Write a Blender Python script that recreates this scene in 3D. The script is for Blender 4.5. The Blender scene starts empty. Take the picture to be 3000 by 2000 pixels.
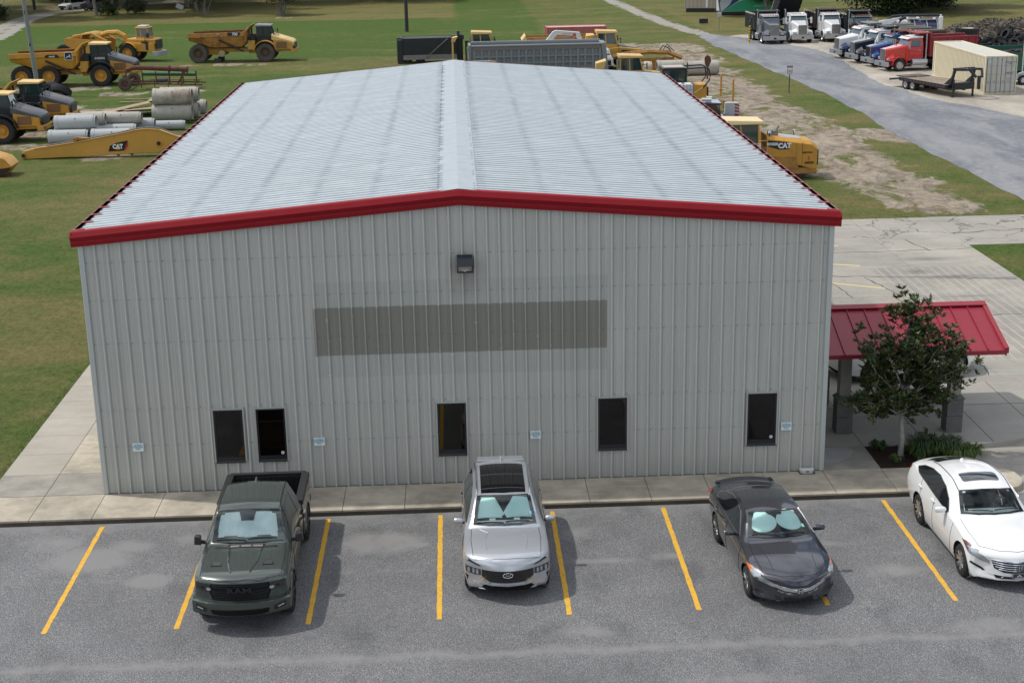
import bpy, bmesh, math, random
import numpy as np
from mathutils import Vector, Matrix, noise
from mathutils.bvhtree import BVHTree
random.seed(7)
SC = bpy.context.scene
COL = SC.collection

# ---------------------------------------------------------------- camera
cam_d = bpy.data.cameras.new('camera'); cam = bpy.data.objects.new('camera', cam_d); COL.objects.link(cam)
cam_d.sensor_width = 36.0; cam_d.lens = 4268.39/3000*36
cam_d.clip_start = 0.5; cam_d.clip_end = 3000
cam.location = (9.1114, -34.608, 14.1618)
cam.rotation_euler = (1.2775, 0.0186, -0.0419)
SC.camera = cam
# ---------------------------------------------------------------- light
SUN_DIR = Vector((0.62, -0.17, -1.0)).normalized()      # travel of the light
world = bpy.data.worlds.new('World'); SC.world = world; world.use_nodes = True
wn = world.node_tree; wn.nodes.clear()
wo = wn.nodes.new('ShaderNodeOutputWorld'); bg = wn.nodes.new('ShaderNodeBackground')
sky = wn.nodes.new('ShaderNodeTexSky'); sky.sky_type = 'NISHITA'; sky.sun_disc = False
sky.sun_elevation = math.asin(-SUN_DIR.z); sky.sun_rotation = math.atan2(-SUN_DIR.x, -SUN_DIR.y)
sky.air_density = 1.0; sky.dust_density = 2.0; sky.ozone_density = 1.2
tc = wn.nodes.new('ShaderNodeTexCoord'); mp = wn.nodes.new('ShaderNodeMapping'); mp.inputs['Scale'].default_value = (1, 1, 2.6)
nz = wn.nodes.new('ShaderNodeTexNoise'); nz.inputs['Scale'].default_value = 2.3; nz.inputs['Detail'].default_value = 9; nz.inputs['Roughness'].default_value = .58
cr = wn.nodes.new('ShaderNodeValToRGB'); cr.color_ramp.elements[0].position = .42; cr.color_ramp.elements[1].position = .60
mx = wn.nodes.new('ShaderNodeMix'); mx.data_type = 'RGBA'
mx.inputs['B'].default_value = (13.5, 14.0, 14.8, 1)
wn.links.new(tc.outputs['Generated'], mp.inputs['Vector']); wn.links.new(mp.outputs[0], nz.inputs['Vector']); wn.links.new(nz.outputs[0], cr.inputs[0])
wn.links.new(cr.outputs[0], mx.inputs['Factor']); wn.links.new(sky.outputs[0], mx.inputs['A']); wn.links.new(mx.outputs['Result'], bg.inputs[0]); wn.links.new(bg.outputs[0], wo.inputs[0])
bg.inputs[1].default_value = 0.095
sd = bpy.data.lights.new('sun', 'SUN'); sd.energy = 2.6; sd.angle = math.radians(1.2); sd.color = (1, .955, .89)
so = bpy.data.objects.new('sun', sd); COL.objects.link(so); so.rotation_euler = SUN_DIR.to_track_quat('-Z', 'Y').to_euler(); so.location = (-40, 10, 60)
SC.view_settings.view_transform = 'Standard'; SC.view_settings.look = 'None'; SC.view_settings.gamma = 1; SC.view_settings.exposure = 0.0
SC.view_settings.use_curve_mapping = False
SC.cycles.max_bounces = 6; SC.cycles.transparent_max_bounces = 12

# ---------------------------------------------------------------- helpers: tagging
def tag(o, label=None, cat=None, group=None, kind=None):
    if label: o['label'] = label
    if cat: o['category'] = cat
    if group: o['group'] = group
    if kind: o['kind'] = kind
    return o
def thing(name, label, cat, loc=(0, 0, 0), rz=0., group=None, scale=None, rot=None):
    o = bpy.data.objects.new(name, None); COL.objects.link(o); o.empty_display_size = .3
    o.location = loc; o.rotation_euler = rot if rot else (0, 0, rz)
    if scale: o.scale = (scale,)*3 if isinstance(scale, (int, float)) else scale
    return tag(o, label, cat, group)
def kids(o): return list(o.children)
def copy_tree(o, parent=None, loc=None, rz=None, label=None, group=None, scale=None):
    c = o.copy(); COL.objects.link(c)
    if parent: c.parent = parent
    if loc: c.location = loc
    if rz is not None: c.rotation_euler = (0, 0, rz)
    if scale: c.scale = (scale,)*3
    if label: c['label'] = label
    if group: c['group'] = group
    for ch in kids(o): copy_tree(ch, c)
    return c

# ---------------------------------------------------------------- helpers: mesh
class MB:
    def __init__(s): s.v = []; s.f = []
    def add(s, vs, fs):
        n = len(s.v); s.v += [tuple(p) for p in vs]; s.f += [tuple(i+n for i in f) for f in fs]; return s
    def box(s, x0, x1, y0, y1, z0, z1):
        return s.hexa([(x0,y0,z0),(x1,y0,z0),(x1,y1,z0),(x0,y1,z0),(x0,y0,z1),(x1,y0,z1),(x1,y1,z1),(x0,y1,z1)])
    def hexa(s, p): return s.add(p, [(0,3,2,1),(4,5,6,7),(0,1,5,4),(1,2,6,5),(2,3,7,6),(3,0,4,7)])
    def tb(s, a, b):   # tapered box along y: a,b = (y, halfwidth, z0, z1[, halfwidth_top])
        ya, wa, z0, z1 = a[:4]; wt = a[4] if len(a) > 4 else wa
        yb, wb, c0, c1 = b[:4]; wu = b[4] if len(b) > 4 else wb
        return s.hexa([(-wa,ya,z0),(wa,ya,z0),(wb,yb,c0),(-wb,yb,c0),(-wt,ya,z1),(wt,ya,z1),(wu,yb,c1),(-wu,yb,c1)])
    def bar(s, p, q, w, h=None):
        h = h or w; p = Vector(p); q = Vector(q); d = (q-p).normalized()
        up = Vector((0,0,1)) if abs(d.z) < .95 else Vector((0,1,0))
        a = d.cross(up).normalized()*w/2; b = a.cross(d).normalized()*h/2
        return s.hexa([p-a-b,p+a-b,q+a-b,q-a-b,p-a+b,p+a+b,q+a+b,q-a+b])
    def cyl(s, p, q, r, n=16, r2=None, caps=True):
        p = Vector(p); q = Vector(q); r2 = r if r2 is None else r2; d = (q-p).normalized()
        up = Vector((0,0,1)) if abs(d.z) < .9 else Vector((1,0,0))
        a = d.cross(up).normalized(); b = a.cross(d)
        vs = []
        for c, rr in ((p, r), (q, r2)):
            for i in range(n):
                t = 2*math.pi*i/n; vs.append(c+(a*math.cos(t)+b*math.sin(t))*rr)
        fs = [(i, (i+1) % n, n+(i+1) % n, n+i) for i in range(n)]
        if caps: fs += [tuple(range(n-1, -1, -1)), tuple(range(n, 2*n))]
        return s.add(vs, fs)
    def tube(s, pts, r, n=8):
        pts = [Vector(p) for p in pts]; rings = []
        for i, p in enumerate(pts):
            d = (pts[min(i+1, len(pts)-1)]-pts[max(i-1, 0)]).normalized()
            up = Vector((0,0,1)) if abs(d.z) < .9 else Vector((1,0,0))
            a = d.cross(up).normalized(); b = a.cross(d); rr = r[i] if isinstance(r, (list, tuple)) else r
            rings.append([p+(a*math.cos(2*math.pi*k/n)+b*math.sin(2*math.pi*k/n))*rr for k in range(n)])
        return s.loft(rings, True, True)
    def loft(s, rings, closed=True, caps=True):
        n = len(rings[0]); vs = [p for r in rings for p in r]; fs = []
        for i in range(len(rings)-1):
            for k in range(n if closed else n-1):
                fs.append((i*n+k, i*n+(k+1) % n, (i+1)*n+(k+1) % n, (i+1)*n+k))
        if caps: fs += [tuple(range(n-1, -1, -1)), tuple(range((len(rings)-1)*n, len(rings)*n))]
        return s.add(vs, fs)
    def lathe(s, prof, c=(0,0,0), axis='x', n=24):   # prof: (radius, offset along the axis)
        rings = []
        for r, t in prof:
            ring = []
            for k in range(n):
                a = 2*math.pi*k/n; u, w = r*math.cos(a), r*math.sin(a)
                p = {'x': (t, u, w), 'y': (u, t, w), 'z': (u, w, t)}[axis]
                ring.append((p[0]+c[0], p[1]+c[1], p[2]+c[2]))
            rings.append(ring)
        return s.loft(rings, True, False)
    def prism(s, poly, a, b, plane='yz'):   # extrude a 2D outline between a and b along the left-out axis
        def P(u, w, t): return {'yz': (t,u,w), 'xz': (u,t,w), 'xy': (u,w,t)}[plane]
        n = len(poly); vs = [P(u,w,a) for u,w in poly]+[P(u,w,b) for u,w in poly]
        fs = [tuple(range(n-1,-1,-1)), tuple(range(n,2*n))]+[(i,(i+1)%n,n+(i+1)%n,n+i) for i in range(n)]
        return s.add(vs, fs)
    def mirror_x(s):
        n = len(s.v); s.v += [(-x,y,z) for x,y,z in s.v]; s.f += [tuple(i+n for i in reversed(f)) for f in s.f]; return s
    def data(s, name, mat, smooth=None, fix=True):
        me = bpy.data.meshes.new(name); me.from_pydata(s.v, [], s.f)
        for m in (mat if isinstance(mat, (list, tuple)) else [mat]): me.materials.append(m)
        if fix:
            bm = bmesh.new(); bm.from_mesh(me); bmesh.ops.recalc_face_normals(bm, faces=bm.faces); bm.to_mesh(me); bm.free()
        if smooth:
            me.shade_smooth(); 
            try: me.set_sharp_from_angle(angle=math.radians(smooth))
            except Exception: pass
        return me
    def build(s, name, mat, parent=None, smooth=None, bevel=0, loc=None, fix=True, **kw):
        o = bpy.data.objects.new(name, s.data(name, mat, smooth, fix)); COL.objects.link(o)
        if parent: o.parent = parent
        if loc: o.location = loc
        if bevel:
            b = o.modifiers.new('bevel', 'BEVEL'); b.width = bevel; b.segments = 2; b.limit_method = 'ANGLE'; b.angle_limit = math.radians(40)
            if not smooth: o.data.shade_smooth()
            b.harden_normals = True
        tag(o, kw.get('label'), kw.get('cat'), kw.get('group'), kw.get('kind'))
        return o
def inst(name, me, parent=None, loc=(0,0,0), rot=(0,0,0), **kw):
    o = bpy.data.objects.new(name, me); COL.objects.link(o)
    if parent: o.parent = parent
    o.location = loc; o.rotation_euler = rot
    return tag(o, kw.get('label'), kw.get('cat'), kw.get('group'), kw.get('kind'))
def text(body, size, loc, rot, mat, parent, name='lettering', ext=.002, bold=0, shear=0, sx=1., align='CENTER'):
    c = bpy.data.curves.new(name, 'FONT'); c.body = body; c.size = size; c.extrude = ext; c.offset = bold; c.shear = shear
    c.align_x = align; c.align_y = 'CENTER'; c.resolution_u = 3; c.space_line = .9
    c.materials.append(mat); t_ = bpy.data.objects.new(name, c); COL.objects.link(t_); me = bpy.data.meshes.new_from_object(t_.evaluated_get(bpy.context.evaluated_depsgraph_get())); bpy.data.objects.remove(t_); o = bpy.data.objects.new(name, me); COL.objects.link(o); o.parent = parent; o.location = loc; o.rotation_euler = rot; o.scale = (sx, 1, 1)
    return o

# ---------------------------------------------------------------- helpers: materials
def nmat(name):
    m = bpy.data.materials.new(name); m.use_nodes = True; nt = m.node_tree; return m, nt, nt.nodes['Principled BSDF']
def N(nt, t, **kw):
    n = nt.nodes.new('ShaderNode'+t)
    for k, v in kw.items():
        if k in n.inputs: n.inputs[k].default_value = v
        else: setattr(n, k, v)
    return n
def ramp(nt, src, stops, interp='LINEAR'):
    r = nt.nodes.new('ShaderNodeValToRGB'); e = r.color_ramp.elements; r.color_ramp.interpolation = interp
    while len(e) < len(stops): e.new(.5)
    for el, (p, c) in zip(e, stops): el.position = p; el.color = c if len(c) == 4 else (*c, 1)
    nt.links.new(src, r.inputs[0]); return r.outputs[0]
def mixc(nt, f, a, b, blend='MIX'):
    m = nt.nodes.new('ShaderNodeMix'); m.data_type = 'RGBA'; m.blend_type = blend
    for k, x in (('Factor', f), ('A', a), ('B', b)):
        i = m.inputs[k] if k != 'Factor' else m.inputs[0]
        if hasattr(x, 'is_linked') or isinstance(x, bpy.types.NodeSocket): nt.links.new(x, i)
        elif isinstance(x, (int, float)): i.default_value = x
        else: i.default_value = (*x, 1) if len(x) == 3 else x
    return m.outputs['Result']
def mth(nt, op, a, b=None, c=None, clamp=False):
    m = nt.nodes.new('ShaderNodeMath'); m.operation = op; m.use_clamp = clamp
    for i, x in enumerate((a, b, c)):
        if x is None: continue
        if isinstance(x, (int, float)): m.inputs[i].default_value = x
        else: nt.links.new(x, m.inputs[i])
    return m.outputs[0]
def coords(nt, world=False, scale=None):
    if world: o = nt.nodes.new('ShaderNodeNewGeometry').outputs['Position']
    else: o = nt.nodes.new('ShaderNodeTexCoord').outputs['Object']
    if scale:
        mpn = nt.nodes.new('ShaderNodeMapping'); mpn.inputs['Scale'].default_value = scale; nt.links.new(o, mpn.inputs['Vector']); o = mpn.outputs[0]
    return o
def tex(nt, vec, scale, detail=4, rough=.55, dist=0):
    n = N(nt, 'TexNoise', Scale=scale, Detail=detail, Roughness=rough, Distortion=dist); nt.links.new(vec, n.inputs['Vector']); return n.outputs[0]
def bump(nt, bs, h, strength=.3, dist=.02):
    b = N(nt, 'Bump', Strength=strength, Distance=dist); nt.links.new(h, b.inputs['Height']); nt.links.new(b.outputs[0], bs.inputs['Normal'])
_M = {}
def pm(name, rgb, rough=.5, metal=0., coat=0., dirt=None, amt=.35, scale=1.5, world=False, bmp=0, bscale=60, spec=.5, stretch=None):
    """painted or bare surface; dirt = colour of patchy wear"""
    if name in _M: return _M[name]
    m, nt, b = nmat(name)
    b.inputs['Base Color'].default_value = (*rgb, 1); b.inputs['Roughness'].default_value = rough; b.inputs['Metallic'].default_value = metal
    b.inputs['Coat Weight'].default_value = coat; b.inputs['Coat Roughness'].default_value = .04; b.inputs['Specular IOR Level'].default_value = spec
    if dirt:
        v = coords(nt, world, stretch); t = tex(nt, v, scale, 6, .65)
        f = ramp(nt, t, [(.45, (0,0,0)), (.72, (amt,)*3)])
        t2 = tex(nt, v, scale*7, 3); c2 = mixc(nt, .5, rgb, mixc(nt, t2, tuple(c*.82 for c in rgb), tuple(min(1, c*1.12) for c in rgb)))
        nt.links.new(mixc(nt, f, c2, dirt), b.inputs['Base Color'])
        nt.links.new(mth(nt, 'ADD', rough, mth(nt, 'MULTIPLY', f, .35), clamp=True), b.inputs['Roughness'])
    if bmp: bump(nt, b, tex(nt, coords(nt, world), bscale, 4), bmp, .01)
    _M[name] = m; return m
def glass(name, tint=(.02,.03,.035), alpha=.55):
    if name in _M: return _M[name]
    m, nt, b = nmat(name); nt.nodes.remove(b); out = nt.nodes['Material Output']
    tr = N(nt, 'BsdfTransparent', Color=(*tint, 1)); gl = N(nt, 'BsdfGlossy', Roughness=.02, Color=(.95,1,1,1)); fr = N(nt, 'Fresnel', IOR=1.52)
    mxs = nt.nodes.new('ShaderNodeMixShader'); nt.links.new(fr.outputs[0], mxs.inputs[0]); nt.links.new(tr.outputs[0], mxs.inputs[1]); nt.links.new(gl.outputs[0], mxs.inputs[2])
    nt.links.new(mxs.outputs[0], out.inputs[0]); _M[name] = m; return m
def gnd(x, y):   # a point measured on the -0.05 level carried on to the yard's level
    k = 1.0077; return (9.1114+(x-9.1114)*k, -34.608+(y+34.608)*k)
GZ = -.16
def gp(x, y, z=0.): a, b = gnd(x, y); return (a, b, GZ+z)
# ================================================================ ground and paving
W, L = 18.29, 29.9
def polyline_dist(px, py, pts):
    best = 1e9
    for (ax, ay), (bx, by) in zip(pts, pts[1:]):
        dx, dy = bx-ax, by-ay; t = max(0, min(1, ((px-ax)*dx+(py-ay)*dy)/(dx*dx+dy*dy)))
        best = min(best, math.hypot(px-ax-t*dx, py-ay-t*dy))
    return best
def grass_mat():
    m, nt, b = nmat('lawn_grass'); v = coords(nt, True)
    vm = coords(nt, True, (.22, .5, 1)); big = tex(nt, vm, .42, 5, .62); mid = tex(nt, v, .5, 6, .68, .6); fine = tex(nt, coords(nt, True, (1, .55, 1)), 8, 4, .7); tiny = tex(nt, v, 38, 3, .75)
    f2 = mth(nt, 'MULTIPLY_ADD', mth(nt, 'SUBTRACT', mth(nt, 'ADD', mth(nt, 'MULTIPLY', fine, .6), mth(nt, 'MULTIPLY', tex(nt, v, 2.6, 5, .8), .4)), .5), 2.6, .5, clamp=True)
    green = mixc(nt, f2, (.021, .048, .008), (.092, .140, .026)); tan = mixc(nt, f2, (.068, .063, .020), (.205, .178, .070))
    att = N(nt, 'Attribute', attribute_name='lawn'); sep = N(nt, 'SeparateColor'); nt.links.new(att.outputs['Color'], sep.inputs[0])
    dry = mth(nt, 'ADD', mth(nt, 'MULTIPLY', big, .85), mth(nt, 'MULTIPLY', mid, .55)); dry = mth(nt, 'ADD', dry, mth(nt, 'SUBTRACT', sep.outputs[1], .5))
    c = mixc(nt, ramp(nt, dry, [(.56, (0,0,0)), (.84, (1,1,1))]), green, tan)
    soil = mixc(nt, ramp(nt, mth(nt, 'ADD', mth(nt, 'MULTIPLY', tex(nt, coords(nt, True, (1.1, .6, 1)), .8, 8, .78, 1.2), .7), mth(nt, 'MULTIPLY', tex(nt, v, 3, 5, .8), .3)), [(.36, (0,0,0)), (.60, (1,1,1))]), (.085, .066, .047), (.37, .315, .245))
    sf = mth(nt, 'ADD', sep.outputs[0], mth(nt, 'MULTIPLY', mth(nt, 'SUBTRACT', tex(nt, coords(nt, True, (1, .55, 1)), .45, 10, .74, .6), .5), 2.2))
    c = mixc(nt, ramp(nt, sf, [(.48, (0,0,0)), (.62, (1,1,1))]), c, soil)
    rd = mixc(nt, tiny, (.16, .15, .13), (.42, .40, .36)); rf = mth(nt, 'ADD', sep.outputs[2], mth(nt, 'MULTIPLY', mth(nt, 'SUBTRACT', tex(nt, v, 1.1, 7, .7), .5), 1.0))
    c = mixc(nt, ramp(nt, rf, [(.46, (0,0,0)), (.56, (1,1,1))]), c, rd)
    nt.links.new(mixc(nt, .55, c, mixc(nt, tiny, (.25,.25,.25), (1.,1.,1.)), 'OVERLAY'), b.inputs['Base Color'])
    b.inputs['Roughness'].default_value = .95; b.inputs['Specular IOR Level'].default_value = .15
    bump(nt, b, mth(nt, 'ADD', mth(nt, 'MULTIPLY', fine, .6), tiny), .9, .05); return m
MG = grass_mat()
DRIVE = [gnd(*p) for p in [(-44.4, 139), (-45.6, 148), (-47.6, 160), (-49.1, 171), (-48.9, 182), (-40.3, 196), (-20, 230)]]
TRK = [gnd(*p) for p in [(31.5, 215), (32.2, 190), (33.5, 158), (34.4, 142), (36.0, 127), (37.6, 119)]]
DIRT = [gnd(*p) for p in [(31.7, 113), (30.6, 92), (30.8, 75), (31, 62), (31, 52), (31.2, 42), (31.8, 33)]]
XING = [gnd(*p) for p in [(30, 58), (34, 55), (39, 52)]]
WORN = [gnd(*p)+(r,) for *p, r in [(-22, 88, 2.6), (-26.5, 88.7, 2.2), (-17.3, 84, 2.2), (-13, 85, 2), (-17.5, 57.5, 2.0), (-18, 63, 2.2), (-12, 52.6, 1.2), (-15, 52.5, 1.0), (-10, 53, 1.2), (-17, 46, 1.2), (-12, 105, 1.8), (-21, 77, 2.5), (-17.5, 74, 2.2), (-9.5, 104.6, 1.5), (-15, 104.8, 1.2), (-13, 164, 2), (28.3, 42, 1.5), (29.6, 113, 5), (-45, 190, 5), (-52, 193, 5)]]
def ground_mesh():
    xs = np.concatenate([np.arange(-160, -60, 8.), np.arange(-60, 90, 1.), np.arange(90, 260, 8.)]); ys = np.concatenate([np.arange(-60, -2, 6.), np.arange(-2, 215, 1.), np.arange(215, 900, 15.)])
    vs = []; cols = []
    for y in ys:
        for x in xs:
            z = GZ
            if x < 12 and .5 < y < 60: z = GZ+.125*max(0, min(1, (60-y)/40))*max(0, min(1, (x+60)/30))
            if y <= -2: z = GZ-.02
            # the crown of the field beyond the yard falls away very gently
            vs.append((x, y, z))
            s = 0.
            for wx, wy, r in WORN:
                d = math.hypot((x-wx)*.75, y-wy); s = max(s, .62*max(0, min(1, 1.5-d/r)))
            if 20 < x < 45 and 28 < y < 125:
                d = polyline_dist(x, y, DIRT); s = max(s, .70*max(0, min(1, (4.1-d)/2.4))); d = polyline_dist(x, y, XING); s = max(s, .70*max(0, min(1, (4.6-d)/3.)))
            dd = .5
            if y > 110: dd = .33+.16*noise.noise((x*.03, y*.05, 7.)) if x < 20 else .50
            if y > 158 and x < 10: dd = .62
            if y < 60 and x < 2: dd = .51+.20*noise.noise((x*.10, y*.09, 2.))
            if 60 < y < 100 and x < 0: dd = .40
            if x > 24 and y < 125: dd = .52 if y > 30 else .40
            if 55 < y < 165 and x > 37: dd = .62
            r_ = 0.
            if y > 125:
                d = polyline_dist(x, y, DRIVE); rr = 1.6; e = abs(d-1.0); r_ = max(r_, .78*max(0, min(1, (1.5-e)/1.)))
                d = polyline_dist(x, y, TRK); r_ = max(r_, .66*max(0, min(1, (2.0-d)/1.2)))
            cols.append((s, dd, r_, 1))
    nx = len(xs); fs = []
    for j in range(len(ys)-1):
        for i in range(nx-1): fs.append((j*nx+i, j*nx+i+1, (j+1)*nx+i+1, (j+1)*nx+i))
    me = bpy.data.meshes.new('ground'); me.from_pydata(vs, [], fs); a = me.color_attributes.new('lawn', 'FLOAT_COLOR', 'POINT')
    a.data.foreach_set('color', np.array(cols, dtype=np.float32).ravel()); me.materials.append(MG); me.shade_smooth()
    o = bpy.data.objects.new('ground', me); COL.objects.link(o); tag(o, 'mown grass field worn to bare soil around the parked machines', kind='structure')
ground_mesh()

def asphalt_mat():
    m, nt, b = nmat('aged_asphalt'); v = coords(nt, True)
    sp = N(nt, 'TexVoronoi', Scale=46.); nt.links.new(v, sp.inputs['Vector']); spk = tex(nt, v, 75, 2, .9)
    f1 = tex(nt, v, .35, 6, .6); f2 = tex(nt, v, 2.2, 6, .7)
    agg = ramp(nt, mth(nt, 'ADD', mth(nt, 'MULTIPLY', sp.outputs['Distance'], .7), mth(nt, 'MULTIPLY', spk, .75)), [(.36, (.018,.019,.021)), (.60, (.072,.074,.079)), (.92, (.30,.30,.30))])
    c = mixc(nt, mth(nt, 'MULTIPLY', ramp(nt, f1, [(.35, (0,0,0)), (.7, (1,1,1))]), .40), agg, (.062,.062,.065))
    # pale scuffed patches and the long scuffed seam down the lane
    px = N(nt, 'SeparateXYZ'); nt.links.new(v, px.inputs[0]); X, Y = px.outputs[0], px.outputs[1]
    masks = None
    for (cx, cy, rx, ry, s) in [(.45,-3.6,1.0,.75,1), (1.2,-2.9,.6,.4,.8), (2.0,-4.8,.55,.42,1), (7.1,-3.2,.95,.62,1.15), (8.0,-3.4,.25,.15,.9), (2.7,-2.6,.7,.4,.6), (-.6,-2.6,.8,.5,.6), (11.6,-3.0,.5,.5,.5), (13.6,-4.5,.5,.2,.8), (18.6,-5.6,.8,.4,.6), (17.1,-4.1,1.2,.2,.6), (12.2,-4.6,1.0,.16,.6), (19.5,-8.3,1.2,.5,.5), (11.5,-7.9,.8,.3,.5),(9.2,-10.3,.9,.2,.5),(14.3,-10.,1.4,.3,.4)]:
        dx = mth(nt, 'DIVIDE', mth(nt, 'SUBTRACT', X, cx), rx); dy = mth(nt, 'DIVIDE', mth(nt, 'SUBTRACT', Y, cy), ry)
        d = mth(nt, 'SQRT', mth(nt, 'ADD', mth(nt, 'MULTIPLY', dx, dx), mth(nt, 'MULTIPLY', dy, dy)))
        k = mth(nt, 'MULTIPLY', mth(nt, 'SUBTRACT', 1.25, d, clamp=True), s); masks = k if masks is None else mth(nt, 'MAXIMUM', masks, k)
    seam = mth(nt, 'SUBTRACT', 1, mth(nt, 'DIVIDE', mth(nt, 'ABSOLUTE', mth(nt, 'ADD', Y, mth(nt, 'ADD', 8.45, mth(nt, 'MULTIPLY', tex(nt, v, .6), .4)))), .30), clamp=True)
    masks = mth(nt, 'MAXIMUM', masks, mth(nt, 'MULTIPLY', seam, .52))
    seam2 = mth(nt, 'SUBTRACT', 1, mth(nt, 'DIVIDE', mth(nt, 'ABSOLUTE', mth(nt, 'ADD', Y, mth(nt, 'ADD', 4.62, mth(nt, 'MULTIPLY', tex(nt, v, .9), .2)))), .16), clamp=True); masks = mth(nt, 'MAXIMUM', masks, mth(nt, 'MULTIPLY', seam2, .22))
    far = mth(nt, 'MULTIPLY', mth(nt, 'DIVIDE', mth(nt, 'SUBTRACT', -8.6, Y), 6, clamp=True), .30); masks = mth(nt, 'MAXIMUM', masks, far)
    kb = mth(nt, 'MULTIPLY', mth(nt, 'SUBTRACT', 1, mth(nt, 'DIVIDE', mth(nt, 'SUBTRACT', -1.6, Y), .8), clamp=True), .5); masks = mth(nt, 'MAXIMUM', masks, kb)
    mk = mth(nt, 'MULTIPLY', ramp(nt, mth(nt, 'ADD', masks, mth(nt, 'MULTIPLY', mth(nt, 'SUBTRACT', f2, .5), 1.3)), [(.10, (0,0,0)), (.60, (1,1,1))]), .95)
    pale = mixc(nt, spk, (.10,.10,.102), (.34,.335,.325)); c = mixc(nt, mk, c, pale)
    # oil and damp patches
    oil = ramp(nt, tex(nt, coords(nt, True, (1,.6,1)), .8, 5, .6), [(.56, (0,0,0)), (.72, (.4,.4,.4))]); c = mixc(nt, oil, c, (.035,.036,.038))
    nt.links.new(c, b.inputs['Base Color']); b.inputs['Roughness'].default_value = .88; bump(nt, b, spk, .55, .01); return m
MB().box(-70, 90, -75, -1.55, -.4, -.145).build('parking_lot', asphalt_mat(), kind='structure')
lot = bpy.data.objects['parking_lot']; tag(lot, 'grey speckled asphalt parking lot with yellow bay lines')
M_YL = pm('yellow_line_paint', (.72, .40, .035), .7, dirt=(.30,.20,.06), amt=.5, scale=9, world=True, bmp=.3)
x0, sp = .2952, 2.7274
LP = []
for i in range(-3, 13):
    x = x0+i*sp; mb = MB(); n = 26; vs = []; yt, yb = -1.72, -7.13
    for k in range(n+1):
        y = yt+(yb-yt)*k/n; w = .055+.004*math.sin(k*2.1+i)
        vs += [(x-w+.004*math.sin(k*1.3+i*2), y, -.141), (x+w+.004*math.cos(k*1.7+i), y, -.141)]
    mb.add(vs, [(2*k, 2*k+1, 2*k+3, 2*k+2) for k in range(n)]); mb.build('parking_line', M_YL, lot)

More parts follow.
